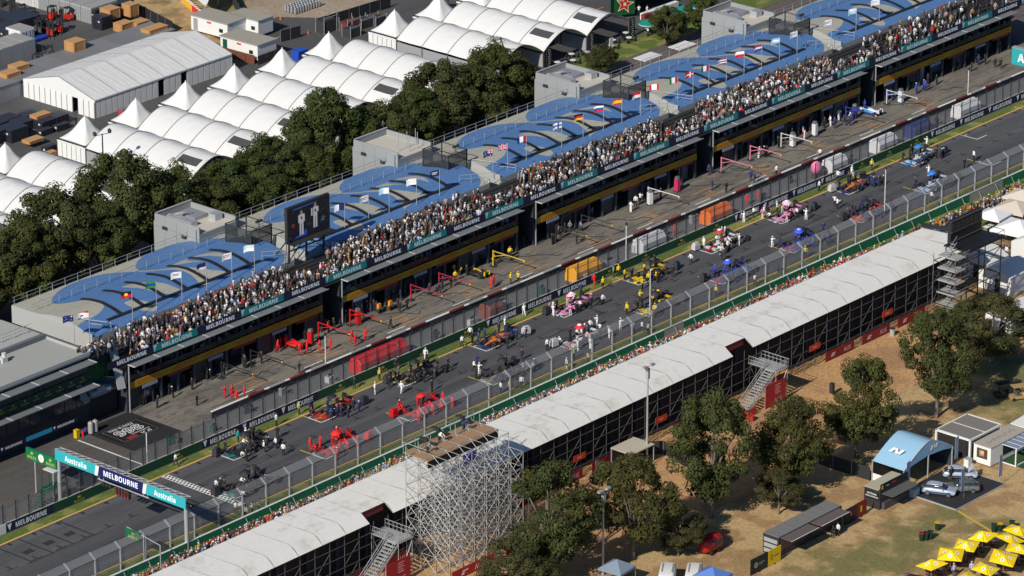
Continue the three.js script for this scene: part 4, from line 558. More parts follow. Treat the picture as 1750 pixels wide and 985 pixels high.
  // people standing about, [x, z] by outfit
  const LOOSE = { W: [[-56.2, 9.0], [-62.4, 16.2], [-73.6, 8.3], [-79.1, 24.2], [-79.2, 25.9], [-77.9, 25.8], [-76.8, 25.9], [-75.8, 17.6], [-20.7, 9.2], [-17.6, 7.9], [-26.0, 16.0], [-29.2, 23.5], [-14.1, 18.5], [-26.0, 24.3], [-14.1, 25.6], [23.3, 12.9], [-0.8, 23.9], [-1.9, 23.2], [-0.7, 24.9], [22.8, 24.7], [43.7, 8], [84.1, 17.9], [65.9, 23.4], [55.1, 14.0], [54.4, 15.0], [58.7, 8.4], [63.9, 7.9], [59.7, -0.3], [69.9, 0], [-61.3, -9.2], [36.1, -7.7], [37.5, -8], [-10.8, 66.0], [-35.9, 83.5], [54.7, 44.5], [83.5, -51.6], [98.1, -56.4], [99.2, -56.6], [105.8, -56.4], [106.5, -63.5], [105.6, -64.5], [113.4, -59.8]],
    B: [[-59.0, 11.9], [-37.5, 11.4], [-35.8, 10], [-34.7, 16.4], [-32.3, 7.9], [-40.6, 8.1], [-28.3, 9.7], [-27.6, 12.9], [17.8, 14.1], [80.4, 18.8], [-22.2, -2.4], [-41.6, -0.9], [-16.3, -6.4], [-15.5, -5.5], [-58.2, -3.3], [49.2, -1.4], [121.9, -5.0], [122.3, -4.2], [-16.9, -5.5], [-8.4, -6.0], [-5.5, -6.4], [18.9, -4.3], [19.1, -7.4], [-0.2, -5.3], [-36.8, 83.4], [-25.8, 101.4], [7.0, -94.1]], V: [[-51.6, 8.6], [-36.3, 8.6], [-28.2, 24.2], [-14.2, 23.2], [35.9, 23.4], [16.0, 23.2], [71.1, 8.7]],
    S: [[-62.2, 9.4], [-40.3, 11.5], [-37.8, 13.9], [-27.3, 8.6], [-26.3, 17.2], [-12.0, 9.2], [-6.7, 8], [-17.5, 24.8], [-4.3, 11.2], [-3.4, 18.2], [-2.1, 21.2], [-5.4, 22], [28.9, 14], [33.6, 13.4], [41.1, 8.3], [35.9, 17.5], [47.9, 14.3], [45.1, 8.8], [84.5, 9], [74.4, 16.7], [66.8, 8.2]], T: [[-63.2, 9.0]], N: [[-24.2, 15.0], [4.5, 8.7], [27.8, 18.4], [28.9, 24.0], [45.2, 19.4], [41.7, 22.9], [82.2, -6.6], [84.2, -6.3], [84.8, -5.6], [48.8, -3.7], [55.4, -1.7], [55.1, -0.8], [53.4, -8], [106.4, -56.1], [107.4, -56.2]],
    R: [[-29.7, -1.9], [-27.5, -2.1], [-28.1, 4.5], [8.2, 7.9], [75.0, -7.0], [-36.9, -5.2], [-36.1, -4.7], [-34.5, -3.9], [-33.1, -3.3], [-28.9, -3.2], [-38.1, -8.2], [-53.9, -2.5], [-53.2, -1.9], [-53.9, -0.3], [-52.3, -0.5], [47.1, 4.1], [49.7, 4.1], [30.4, 4.1], [-2.2, -1.9], [-1.1, -2.4], [53.4, 43.0]], O: [[-18.9, 18.2], [27.2, 15.4], [59.2, 21.1]], Y: [[8.1, 9.6], [13.1, 8.2], [7.5, 16.7], [11.4, 13.9], [2.9, 18.2], [1.0, -1.1], [1.9, -0.5]], G: [[12.4, 7.9], [-12.6, 64.9], [55.9, 43.1]], L: [[-36.2, 100.9], [-34.4, 102.2], [-28.1, 103.2]] };
  for (const o in LOOSE) for (const [x, z] of LOOSE[o]) {
    const where = z > 60 ? (z > 95 ? 'among the yellow parasols' : z > 80 ? 'by the black sales trailer' : 'on the woodchip path') : z > 40 ? 'on bare earth by white tents' : z > 23.9 ? 'on fence-side verge' : z > 9.2 ? 'on the track' : z > 7.2 ? 'on pit-side verge' : z > 1.2 ? 'behind the pit wall fence' : z > -10 ? 'in the pit lane' : 'in the paddock';
    const near = z < 24.5 && z > -10 ? ' by the ' + ORD[Math.max(0, Math.min(9, Math.round((x + 68) / 16)))] + ' row' : '';
    person(pick(['standing', 'standing', 'walking', 'reaching']), o, x, z, rr(-PI, PI), where + near, 'people standing about');
  }
}
// ------------------------------------------------------------------ crowds: nobody could count them
function crowd(spots, parent) { // spots [x,y,z,ry]
  const legs = merge([cyl(0.085, 0.85, 0, 0, 0.09, 6, 0.11), cyl(0.085, 0.85, 0, 0, -0.09, 6, 0.11)]), tors = merge([loft([[0, 0, 0, 0]], 3)].slice(1).concat([new THREE.LatheGeometry([[0.001, 0.78], [0.16, 0.8], [0.15, 1.0], [0.2, 1.3], [0.17, 1.42], [0.06, 1.5], [0.001, 1.5]].map(p => new THREE.Vector2(...p)), 8).scale(0.75, 1, 1.1), bar([0, 1.38, 0.2], [-0.1, 1.05, 0.28], 0.05), bar([-0.1, 1.05, 0.28], [-0.3, 1.05, 0.2], 0.04), bar([0, 1.38, -0.2], [-0.06, 1.05, -0.28], 0.05), bar([-0.06, 1.05, -0.28], [-0.22, 0.95, -0.22], 0.04)])), head = new THREE.SphereGeometry(0.115, 8, 6).scale(1, 1.2, 0.95).translate(-0.01, 1.63, 0), hair = new THREE.SphereGeometry(0.125, 8, 5, 0, 7, 0, 1.7).translate(0.01, 1.66, 0);
  const mk = (g, name) => { const m = new THREE.InstancedMesh(g, new THREE.MeshPhysicalMaterial({ roughness: 0.85, side: THREE.DoubleSide }), spots.length); m.name = name; m.castShadow = m.receiveShadow = true; m.userData.kind = 'stuff'; parent.add(m); return m; };
  const a = mk(legs, 'legs'), b = mk(tors, 'shirts'), c = mk(head, 'heads'), d = mk(hair, 'hair_and_hats'), o = new THREE.Object3D(), col = new THREE.Color();
  const tops = [[0.68, 0.68, 0.68], [0.62, 0.62, 0.62], [0.025, 0.025, 0.03], [0.32, 0.33, 0.36], [0.68, 0.68, 0.68], [0.55, 0.55, 0.57], [0.02, 0.02, 0.025], [0.02, 0.02, 0.023], [0.03, 0.03, 0.04], [0.06, 0.06, 0.07], [0.015, 0.02, 0.05], [0.2, 0.22, 0.25], [0.03, 0.03, 0.035], [0.5, 0.02, 0.03], [0.02, 0.02, 0.02], [0.35, 0.42, 0.6], [0.04, 0.04, 0.05], [0.35, 0.2, 0.05], [0.4, 0.28, 0.27], [0.03, 0.03, 0.03], [0.02, 0.025, 0.03], [0.1, 0.11, 0.13]], red = [[0.5, 0.02, 0.02], [0.05, 0.05, 0.06], [0.03, 0.03, 0.03], [0.45, 0.26, 0.03], [0.2, 0.25, 0.4], [0.5, 0.4, 0.35]];
  spots.forEach(([x, y, z, ry, k, kit], i) => { o.position.set(x, y, z); o.rotation.set(0, ry, 0); o.scale.setScalar(rr(0.88, 1.03)); o.rotation.z = rr(-0.12, 0.18); o.updateMatrix(); for (const m of [a, b, c, d]) m.setMatrixAt(i, o.matrix);
    a.setColorAt(i, col.setRGB(...kit ? kit[2] : pick([[0.02, 0.02, 0.03], [0.03, 0.03, 0.035], [0.05, 0.07, 0.12], [0.25, 0.2, 0.14]]))); b.setColorAt(i, col.setRGB(...(kit ? kit[1] : pick(k ? tops.concat(red, red) : tops)))); c.setColorAt(i, col.setRGB(...pick([SKIN, [0.3, 0.17, 0.12], [0.2, 0.11, 0.07]]))); d.setColorAt(i, col.setRGB(...pick(k ? [[0.04, 0.03, 0.02], [0.5, 0.02, 0.02], [0.6, 0.6, 0.58], [0.04, 0.03, 0.03], [0.45, 0.3, 0.05], [0.2, 0.15, 0.1]] : [[0.03, 0.02, 0.015], [0.03, 0.02, 0.015], [0.06, 0.04, 0.02], [0.02, 0.02, 0.02], [0.55, 0.54, 0.52], [0.15, 0.1, 0.05]]))); });
}
{
  const terr = [], balc = [];
  for (let i = 0; i < 11; i++) for (let x = -64.5; x < 138; x += 0.6) { const ph = ((x + 65.3) % 40 + 40) % 40, cl = fbm(x * 0.35, i * 0.5 + 7, 2), dens = (x > 96 ? 0.45 - (x - 96) * 0.011 : x > 80 ? 0.66 : 0.9) * (i > 4 && (ph > 33.5 || ph < 2.5) ? 0 : i === 10 ? 0.5 : 1) * (0.55 + 0.8 * sm(0.25, 0.6, cl)); if (rnd() < dens) terr.push([x + rr(-0.28, 0.28), 6.66 + i * 0.1 - (rnd() < 0.4 ? 0.4 : 0), -9.0 - i * 0.53 + rr(-0.26, 0.26), -PI / 2 + PI + rr(-1.2, 1.2)]); }
  for (let i = 0; i < 520; i++) { const x = rr(-64.5, 131); const ph = ((x + 65.3) % 40 + 40) % 40; if (ph < 35.8) balc.push([x, 3.36, rr(-11.5, -9.1), PI / 2 + rr(-1, 1)]); }
  for (let i = 0; i < 40; i++) terr.push([rr(-72, -66.5), 8.5, rr(-11.4, -9.6), rr(-3, 3)]);
  const g1 = new THREE.Group(); crowd(terr, g1); stuff(g1, 'terrace_crowd', 'dense crowd packed on the terrace above the pit garages', 'crowd');
  const g2 = new THREE.Group(); crowd(balc, g2); stuff(g2, 'balcony_crowd', 'guests behind the balcony glass above the garages', 'crowd');
  const st = []; for (let i = 0; i < 7; i++) for (let x = -112; x < 36; x += 0.62) if (rnd() < 0.72 * sm(0.25, 0.5, fbm(x * 0.1 + 3, i * 0.3, 2))) st.push([x + rr(-0.2, 0.2), 0.1 + i * 0.36, 29.8 + i * 0.8 + rr(-0.2, 0.2), -PI / 2 + rr(-0.6, 0.6), 1]);
  for (let x = 33; x < 110; x += 0.5) for (let i = 0; i < 4; i++) if (rnd() < 0.75) st.push([x + rr(-0.2, 0.2), 0.01, 30.6 + i * 0.8 + rr(-0.3, 0.3), -PI / 2 + rr(-0.6, 0.6), 1]);
  const cm = []; pitRow.forEach((t, k) => { for (let i = 0; i < 5; i++) cm.push([-64.2 + 16 * k + rr(-3.6, 3.8), 0.012, 11.4 + pick([-2.1, 2.1, 2.4, -1.8]) + rr(-0.3, 0.3), rr(-3, 3), 0, OUT[LIV[t][3][i % 3]]]); }); fenRow.forEach((t, k) => { for (let i = 0; i < 5; i++) cm.push([-72.4 + 16 * k + rr(-3.6, 3.8), 0.012, 19.8 + pick([-2.1, 2.1, 2.4, -1.8]) + rr(-0.3, 0.3), rr(-3, 3), 0, OUT[LIV[t][3][i % 3]]]); });
  for (let i = 0; i < 110; i++) { const x = rr(-63, 130), kits = ['B', 'R', 'O', 'Y', 'G', 'S', 'P', 'S', 'U', 'N']; cm.push([x, 0.012, rr(-9.8, -6.6), rr(-3, 3), 0, OUT[rnd() < 0.5 ? 'B' : kits[Math.max(0, Math.min(9, Math.floor((x + 63) / 19.3)))]]]); }
  const g4 = new THREE.Group(); crowd(cm, g4); stuff(g4, 'team_crew_crowd', 'further team crew packed round the grid cars and garages', 'crowd');
  const g3 = new THREE.Group(); crowd(st, g3); stuff(g3, 'trackside_crowd', 'colourful spectators lining the fence in front of the grandstand', 'crowd');
}
// ------------------------------------------------------------------ pit lane equipment
{
  const boom = (x, z, c, label, L = 5.6, hgt = 2.4, g = 'overhead booms at the pit boxes') => { const t = thing('pit_boom', label, 'gantry boom', [x, 0.012, z], 0, g); part('post', bb(0.15, hgt, 0.15), M(c, 0.5), t); part('arm', beam([0, hgt - 0.1, 0], [0.3, hgt - 0.25, L], 0.09, 0.1), M(c, 0.5), t); part('brace', beam([0, hgt - 0.9, 0], [0.15, hgt - 0.2, L * 0.4], 0.07, 0.08), M(c, 0.5), t); part('foot', bb(0.9, 0.12, 0.9), CHARCOAL, t); part('light', bb(0.2, 0.2, 0.2, 0.3, hgt - 0.5, L - 0.1), M([0.8, 0.4, 0.02], 0.4), t); return t; };
  const col = [['black', [0.02, 0.02, 0.022]], ['red', [0.5, 0.015, 0.02]], ['dark red', [0.35, 0.02, 0.05]], ['yellow', [0.6, 0.42, 0.03]], ['black', [0.03, 0.03, 0.03]], ['white', [0.6, 0.6, 0.6]], ['pink', [0.6, 0.2, 0.28]], ['white', [0.55, 0.55, 0.55]], ['blue', [0.03, 0.05, 0.3]], ['pale', [0.5, 0.55, 0.6]]];
  [[-49.5, 0], [-44, 0], [-31, 1], [-24.8, 1], [-12.6, 2], [-6.8, 2], [4.5, 3], [18, 4], [23.6, 4], [38.6, 5], [55.6, 6], [62.5, 6], [70, 7], [86, 8], [96.5, 9]].forEach(([x, c], i) => boom(x, -7.4, col[c][1], `${col[c][0]} overhead boom, ${NTH(i)} along the pit boxes from the finish`));
  const gun = (x, z, c, label) => { const t = thing('wheel_gun_tower', label, 'trolley', [x, 0.012, z], rr(-0.3, 0.3), 'wheel gun towers in the pit lane'); part('cabinet', bb(0.6, 1.9, 0.7), M(c, 0.4), t); part('top', bb(0.5, 0.35, 0.5, 0, 1.95, 0), STEEL, t); part('base', bb(0.8, 0.14, 0.9), CHARCOAL, t); };
  [[-23.8, -6.9, [0.55, 0.01, 0.01], 'tall red equipment tower beside the second garage block'], [-33.4, -6.6, [0.5, 0.01, 0.01], 'red equipment tower near the red crew'], [38, -6.6, [0.65, 0.65, 0.66], 'white equipment tower in the pit lane'], [45, -7.2, [0.5, 0.03, 0.1], 'red and pink tower by a garage door'], [71.5, -6.4, [0.66, 0.66, 0.66], 'white equipment tower far along the pit lane'], [77.6, -6.9, [0.64, 0.64, 0.66], 'white double tower beside crew in the far pit lane'], [88, -7.2, [0.03, 0.04, 0.2], 'dark blue equipment tower in far pit lane'], [98.5, -6.2, [0.6, 0.64, 0.7], 'large white and blue cabinet in the far pit lane']].forEach(a => gun(...a));
  for (let i = 0; i < 17; i++) { const x = -48 + i * 9.6; const pts = [[x, 0.05, -7.2]]; for (let j = 1; j < 7; j++) pts.push([x + j * 0.8 + rr(-0.6, 0.6), 0.05, -6.6 + j * 0.55 + rr(-0.7, 0.7)]); one('air_hose', tube(pts, 0.05, 30, 5), BLACK, `black air hose, ${NTH(i)} along the pit lane from the finish`, 'hose', [0, 0, 0], 0, 'hoses on the pit lane'); }
  for (const [x, z, n] of [[-16.8, -7.2, 'nearer'], [-18.6, -7.6, 'further']]) { const t = thing('tyre_trolley', `${n} orange-topped tyre trolley by the garages`, 'trolley', [x, 0.012, z]); for (const s of [-0.35, 0.35]) { const w = part('tyre', carGeo.tyreR, TYRE, t, [s, 0.34, 0.2]); } part('cover', bb(0.5, 1.1, 0.35, 0, 0.1, -0.2), M([0.75, 0.28, 0.02], 0.5), t); }
  // cars and tools in front of the garages
  raceCar('ferrari', -35.2, -8.6, 'red race car parked in front of the red garages').rotation.y = -PI / 2; raceCar('renault', 0.4, -7.6, 'yellow and black car nosing out of a garage').rotation.y = -PI / 2; raceCar('williams', 91.4, -7.4, 'white and blue car nosing out of a far garage').rotation.y = -PI / 2;
  // pit wall stands
  const stand = (x, w, c, label, roofc) => { const t = thing('pit_wall_stand', label, 'stand', [x, 0.012, 4.6], 0, 'team stands at the pit wall'); part('body', new THREE.ExtrudeGeometry(new THREE.Shape([[-0.9, 0], [1.0, 0], [1.0, 0.8], [0.75, 1.75], [-0.5, 1.95], [-0.95, 1.4]].map(p => new THREE.Vector2(...p))), { depth: w, bevelEnabled: true, bevelSize: 0.12, bevelThickness: 0.12, bevelSegments: 3 }).rotateY(-PI / 2).translate(w / 2, 0, 0).rotateY(PI), M(c, 0.35), t); part('roof', bb(w + 0.1, 0.06, 1.1, 0.0, 2.06, 0.1), M(roofc || c, 0.4), t); part('counter', bb(w - 0.4, 0.5, 0.3, 0, 0.9, -1.1), BLACK, t); part('window', bb(w - 0.6, 0.4, 0.05, 0, 0.35, 1.14), DARK, t); };
  stand(-33, 7.2, [0.55, 0.012, 0.012], 'long red covered stand at the pit wall'); stand(-28.3, 1.6, [0.55, 0.012, 0.012], 'small red covered stand next to the long red one'); stand(-9.6, 2.6, [0.2, 0.06, 0.04], 'dark stand with red and orange screens at the pit wall', [0.04, 0.04, 0.05]); stand(9.8, 5.2, [0.8, 0.36, 0.01], 'yellow-orange covered stand at the pit wall'); stand(24.2, 5, [0.55, 0.56, 0.57], 'white lettered stand at the pit wall'); stand(39.3, 4.8, [0.75, 0.15, 0.01], 'bright orange covered stand at the pit wall'); stand(67.4, 3.6, [0.66, 0.66, 0.68], 'white rounded stand beside the pink barrel'); stand(79.4, 4.4, [0.62, 0.62, 0.64], 'white boxy stand at the far pit wall'); stand(88.2, 4.2, [0.03, 0.04, 0.14], 'dark blue stand at the far pit wall'); stand(100.6, 4.8, [0.66, 0.66, 0.68], 'white cab-shaped stand at the upper right');
  const rnk = (label, x, z, w, h, d, c) => { const t = thing('pit_wall_desk', label, 'desk', [x, 0.012, z], rr(-0.2, 0.2), 'small desks behind the pit wall fence'); part('cabinet', bb(w, h, d), M(c, 0.5), t); part('monitor', bb(w * 0.6, 0.4, 0.06, 0, h, 0.05), BLACK, t); part('stool', [cyl(0.18, 0.06, 0.2, 0.7, d), cyl(0.03, 0.7, 0.2, 0, d)], STEEL, t); };
  for (let k = 0; k < 25; k++) rnk(`${pick(['grey', 'black', 'silver'])} desk and stool behind the fence, ${NTH(k)} from the finish`, -70 + k * 7.1 + rr(-1, 1), rr(2.4, 5.6), rr(0.8, 1.8), rr(0.7, 1.2), rr(0.5, 0.8), pick([[0.06, 0.06, 0.07], [0.2, 0.21, 0.22], [0.4, 0.4, 0.42], [0.02, 0.08, 0.06]]));
  const pk = thing('pink_barrel', 'round pink barrel behind the pit wall fence', 'barrel', [62.9, 0.012, 4.6]); part('drum', new THREE.SphereGeometry(0.95, 16, 12).scale(1, 1.05, 0.8).translate(0, 1.6, 0), M([0.75, 0.18, 0.36], 0.4), pk); part('stand', bb(1.2, 0.9, 0.9), CHARCOAL, pk);
  const bt = (n, c, x, z, l) => { const t = thing(n, l, 'bin', [x, 0.012, z]); part('body', [bb(0.55, 1, 0.55)], M(c, 0.5), t); part('lid', bb(0.6, 0.1, 0.6, 0, 1, 0), M(c, 0.4), t); };
  bt('wheelie_bin', [0.6, 0.4, 0.01], -75.6, -7.5, 'yellow bin by the countdown lettering'); const ex = thing('extinguisher', 'red fire extinguisher beside the yellow bin', 'extinguisher', [-74.8, 0.012, -7.2]); part('bottle', cyl(0.16, 0.8), M([0.6, 0.02, 0.02], 0.4), ex); part('nozzle', cyl(0.05, 0.3, 0, 0.8, 0), BLACK, ex); const eb = thing('extinguisher', 'blue fire extinguisher between red one and silver tanks', 'extinguisher', [-74.1, 0.012, -7.5]); part('bottle', cyl(0.16, 0.8), M([0.05, 0.08, 0.4], 0.4), eb); part('nozzle', cyl(0.05, 0.3, 0, 0.8, 0), BLACK, eb);
  for (const [x, l] of [[-73.5, 'nearer'], [-72.7, 'further']]) { const t = thing('gas_tank', `${l} silver tank by the countdown lettering`, 'tank', [x, 0.012, -7.1]); part('drum', [cyl(0.36, 1.4, 0, 0.1, 0, 14), new THREE.SphereGeometry(0.36, 14, 8).scale(1, 0.4, 1).translate(0, 1.5, 0)], M([0.45, 0.43, 0.4], 0.4, 0.3), t); part('valve', cyl(0.08, 0.2, 0, 1.6, 0), STEEL, t); }
  // tall thin poles on the pit side
  [[-76.9, 6.6, 5.2], [-37.9, 0.4, 4.6], [18, 5.5, 5.5], [57, 21.5, 7], [4.4, 21, 7], [107, 0.4, 4.6]].forEach(([x, z, hh], i) => { const t = thing('camera_pole', `thin white camera pole, ${ORD[i]} from the finish end`, 'pole', [x, 0, z], 0, 'thin camera poles'); part('shaft', cyl(0.07, hh), M([0.6, 0.6, 0.6], 0.5), t); part('head', bb(0.25, 0.4, 0.25, 0, hh, 0), CHARCOAL, t); });
}
// ------------------------------------------------------------------ paddock: tents, cabins, freight
{
  const PR = []; for (let i = 0; i <= 14; i++) { const t = i / 14, a = (t - 0.5) * 2; PR.push([t * 10.5, 2.6 + 2.4 * (1 - Math.abs(a) ** 1.65)]); }
  const shell = (z0, z1, dy = 0, i0 = 0, i1 = 14) => skin([z0, (z0 + z1) / 2, z1].map((z, q) => PR.slice(i0, i1 + 1).map(([x, y]) => [x, y + dy - (q === 1 ? 0.06 : 0), z])), false);
  const rib = tube(PR.map(([x, y]) => [x, y + 0.04, 0]), 0.055, 28, 5), bayG = [0, 1, 2, 3].map(i => shell(-80.6 + i * 5.45 + 0.03, -80.6 + (i + 1) * 5.45 - 0.03)), lastLow = shell(-64.22, -58.83, 0, 0, 3), lastTop = shell(-64.22, -58.83, 0, 5, 14), lastSide = [shell(-64.22, -63.8, 0, 3, 5), shell(-59.7, -58.83, 0, 3, 5)], paneG = shell(-63.8, -59.7, -0.02, 3, 5);
  const fabric = surf(512, 4, 4, (x, y) => { const f = fbm(x * 1.2, y * 1.2, 4), k = 0.93 + 0.1 * f; return [0.68 * k, 0.68 * k, 0.67 * k]; }); fabric.repeat.set(1, 1);
  const crease = surf(256, 1, 1, (x, y) => { const v = 0.5 * fbm(x * 9, y * 3, 3) + 0.5 * fbm(x * 3 + 4, y * 14, 2); return [v, v, v]; }); crease.colorSpace = THREE.NoColorSpace;
  const TENT = new THREE.MeshPhysicalMaterial({ map: fabric, bumpMap: crease, bumpScale: 0.14, roughness: 0.55, side: THREE.DoubleSide });
  const endG = (() => { const s = new THREE.Shape([new THREE.Vector2(0, 0), ...PR.map(p => new THREE.Vector2(...p)), new THREE.Vector2(10.5, 0)]); return new THREE.ShapeGeometry(s); })();
  const pag = (() => { const r = []; for (let i = 0; i <= 8; i++) { const t = i / 8, s = 3 * (1 - t) ** 1.0 * (1 - 0.28 * Math.sin(t * PI)) + 0.06, y = 2.6 + 3.5 * t, ring = []; for (let j = 0; j < 16; j++) { const q = Math.floor(j / 4), f = (j % 4) / 4, c = [[-1, -1], [1, -1], [1, 1], [-1, 1]], a = c[q], b = c[(q + 1) % 4]; const sag = 1 - 0.05 * Math.sin(f * PI) * (1 - t); ring.push([s * (a[0] + (b[0] - a[0]) * f) * sag, y, s * (a[1] + (b[1] - a[1]) * f) * sag]); } r.push(ring); } return skin(r, true, true); })();
  const names = ['at the left edge', 'cut by the left edge', 'second from the left', 'left of the lamp post', 'behind the lamp post', 'third from the big marquee end', 'below the big marquee', 'beside the white cabins', 'below the blue box', 'left of the far pair', 'with black panels', 'furthest right'];
  let n = 0;
  for (const [u, full] of [[-41.1, 0], [-30.5, 0], [-19.9, 1], [-3.8, 1], [6.8, 1], [17.4, 1], [28, 1], [38.6, 1], [49.2, 1], [64.5, 1], [75.1, 1], [85.7, 1]]) {
    const k = n++, t = thing('arched_tent', `white arched paddock tent, ${NTH(k)} counted from the left edge`, 'tent', [u, 0, 0], 0, 'white arched tents in the paddock');
    bayG.slice(0, 3).forEach(g => part('roof_panel', g, TENT, t)); for (const g of [lastLow, lastTop, ...lastSide]) part('roof_panel', g, TENT, t); for (let i = 0; i <= 4; i++) part('rib', rib, M([0.2, 0.2, 0.2], 0.6), t, [0, 0, -80.6 + i * 5.45]);
    part('back_wall', endG, TENT, t, [0, 0, -80.55]); part('roof_window', paneG, M([0.6, 0.63, 0.66], 0.1, 0, { transparent: true, opacity: 0.12 }), t);
    for (const x of [0.05, 10.45]) for (let i = 0; i <= 4; i++) part('leg', bb(0.14, 2.6, 0.14, x, 0, -80.6 + i * 5.45), M([0.1, 0.1, 0.1], 0.5), t);
    for (let i = 0; i < 4; i++) part('side_panel', bb(0.04, 2.2, 5.2, 0.05, 0, -77.9 + i * 5.45), M([0.3, 0.31, 0.33], 0.5), t);
    if (k > 8) { const lb = print(96, 384, (g, w, h) => { fill(g, w, h, '#141416'); for (let i = 0; i < 5; i++) { g.save(); g.translate(w / 2, 45 + i * 74); g.rotate(0.2); word(g, pick(['O', 'S', 'N', 'H']), 0, 0, 60, '#d8d8d8'); g.restore(); } }); }
    if (full || k === 1) { const p = thing('pagoda_tent', `white peaked pagoda tent joined to arched tent ${NTH(k)}`, 'tent', [u + 3, 0, -83.75], 0, 'peaked pagoda tents'); part('canopy', pag, PVC, p); part('finial', cyl(0.1, 0.25, 0, 6.05, 0), PVC, p); for (const a of [-2.9, 2.9]) for (const b of [-2.9, 2.9]) part('leg', bb(0.12, 2.6, 0.12, a, 0, b), STEEL, p);
      if (k === 3 || k === 9) for (let i = 0; i < 6; i++) part('wall_panel', bb(0.05, 2.35, 0.9, -2.95, 0.05, -2.5 + i * 1.0), WHITE, p); else part('side_wall', bb(0.05, 2.3, 5.6, -2.7, 0, 0), PVC, p); part('valance', [bb(6.02, 0.3, 0.04, 0, 2.32, 3), bb(0.04, 0.3, 6.02, -3, 2.32, 0)], PVC, p); }
  }
  // big gabled marquee
  const mq = thing('gabled_marquee', 'large white gabled marquee with panelled walls', 'marquee', [0, 0, 0]);
  const X0 = 11.4, X1 = 41.3, Z0 = -110.4, Z1 = -94.5, ZC = -102.4, bayw = (X1 - X0) / 6;
  for (let i = 0; i < 6; i++) for (const [za, zb] of [[Z0, ZC], [ZC, Z1]]) { const a = X0 + i * bayw + 0.04, b = a + bayw - 0.08, lo = za === Z0; part('roof_panel', skin([a, b].map(x => [0, 1, 2, 3].map(j => { const f = j / 3, z = za + (zb - za) * f; return [x, lo ? 3 + 2.1 * f : 5.1 - 2.1 * f, z]; })), false), TENT, mq); }
  for (let i = 0; i <= 6; i++) part('roof_rib', [beam([X0 + i * bayw, 3.03, Z1], [X0 + i * bayw, 5.13, ZC], 0.1, 0.08), beam([X0 + i * bayw, 3.03, Z0], [X0 + i * bayw, 5.13, ZC], 0.1, 0.08)], M([0.25, 0.25, 0.25], 0.6), mq);
  part('gable', new THREE.ShapeGeometry(new THREE.Shape([[Z0, 2.5], [Z1, 2.5], [Z1, 3], [ZC, 5.08], [Z0, 3]].map(p => new THREE.Vector2(-p[0], p[1])))).rotateY(PI / 2), PVC, mq, [X0 + 0.02, 0, 0]);
  part('eave', bb(X1 - X0, 0.25, 0.1, (X0 + X1) / 2, 2.75, Z1), M([0.6, 0.6, 0.6], 0.5), mq);
  for (let i = 0; i < 13; i++) if (i !== 9) part('wall_panel', bb(0.05, 2.5, 1.06, X0, 0.02, Z0 + 0.62 + i * 1.22), WHITE, mq);
  for (let i = 0; i < 24; i++) if (i !== 11 && i !== 15) part('wall_panel', bb(1.08, 2.6, 0.05, X0 + 0.62 + i * 1.245, 0.02, Z1 - 0.05), WHITE, mq);
  part('rear_wall', bb(X1 - X0, 2.7, 0.05, (X0 + X1) / 2, 0, Z0), WHITE, mq); part('end_wall', bb(0.05, 2.7, Z1 - Z0, X1, 0, (Z0 + Z1) / 2), WHITE, mq); for (let i = 0; i <= 13; i++) part('wall_frame', bb(0.08, 2.6, 0.1, X0 + 0.04, 0, Z0 + 0.01 + i * 1.22), M([0.2, 0.2, 0.2], 0.6), mq); for (let i = 0; i <= 24; i++) part('wall_frame', bb(0.1, 2.6, 0.08, X0 + i * 1.245, 0, Z1 - 0.1), M([0.2, 0.2, 0.2], 0.6), mq);
  // flat grey roofed row behind it
  const fr = thing('flat_roof_store', 'long low store with grey panelled flat roof behind the marquee', 'building'); part('wall', bb(46, 2.6, 5.6, 22, 0, -113.6), M([0.22, 0.23, 0.24], 0.6), fr); for (let i = 0; i < 12; i++) part('roof_panel', bb(3.78, 0.1, 5.9, 0.9 + i * 3.83, 2.6 + (i % 2) * 0.015, -113.6), M([0.17 + (i % 3) * 0.012, 0.175 + (i % 3) * 0.012, 0.18 + (i % 3) * 0.012], 0.6), fr);
  // wooden crates
  const crate = (x, y, z, w, h, d, label, ry = 0) => { const t = thing('wooden_crate', label, 'crate', [x, y, z], ry, 'wooden freight crates'); part('box', bb(w, h, d), M([0.42, 0.21, 0.075], 0.8), t); for (const s of [-1, 1]) { part('batten', bb(0.1, h, 0.06, s * w * 0.42, 0, d / 2 + 0.02), WOOD, t); part('batten', bb(0.06, h, 0.1, -w / 2 - 0.02, 0, s * d * 0.4), WOOD, t); } part('lid', bb(w + 0.08, 0.06, d + 0.08, 0, h, 0), M([0.46, 0.26, 0.11], 0.8), t); };
  crate(27.2, 2.72, -115.3, 2.6, 1.5, 2.2, 'boxy wooden crate standing on the grey flat roof'); crate(15, 2.72, -115.2, 2.8, 0.6, 2, 'flat wooden crate on the roof, right of the pair'); crate(11.6, 2.72, -113.6, 3, 0.6, 2, 'flat wooden crate on the roof at the left edge'); crate(42.3, 2.72, -112.8, 4.2, 0.5, 2, 'long flat wooden crate on the far end of the grey roof');
  crate(45.6, 1.2, -126.4, 2.4, 1.6, 2.4, 'large wooden crate beside the grey containers'); crate(48.6, 1.2, -124.8, 2, 1.9, 2, 'tall open-fronted wooden crate near the black fence'); crate(44.8, 0, -122.6, 2.6, 1.3, 2, 'orange wooden crate on the ground below the large one'); crate(47.5, 0, -121.7, 2.8, 1.1, 2, 'open wooden crate beside the orange one'); crate(3.9, 1.4, -98.6, 3, 0.45, 1.6, 'wooden lid crate on top of black cases'); crate(-3.2, 0.7, -92.7, 3, 0.4, 1.7, 'flat wooden crate on a trailer before the cases'); crate(-4.6, 0.1, -87.6, 1.9, 0.5, 1.1, 'small low crate by the pagoda wall');
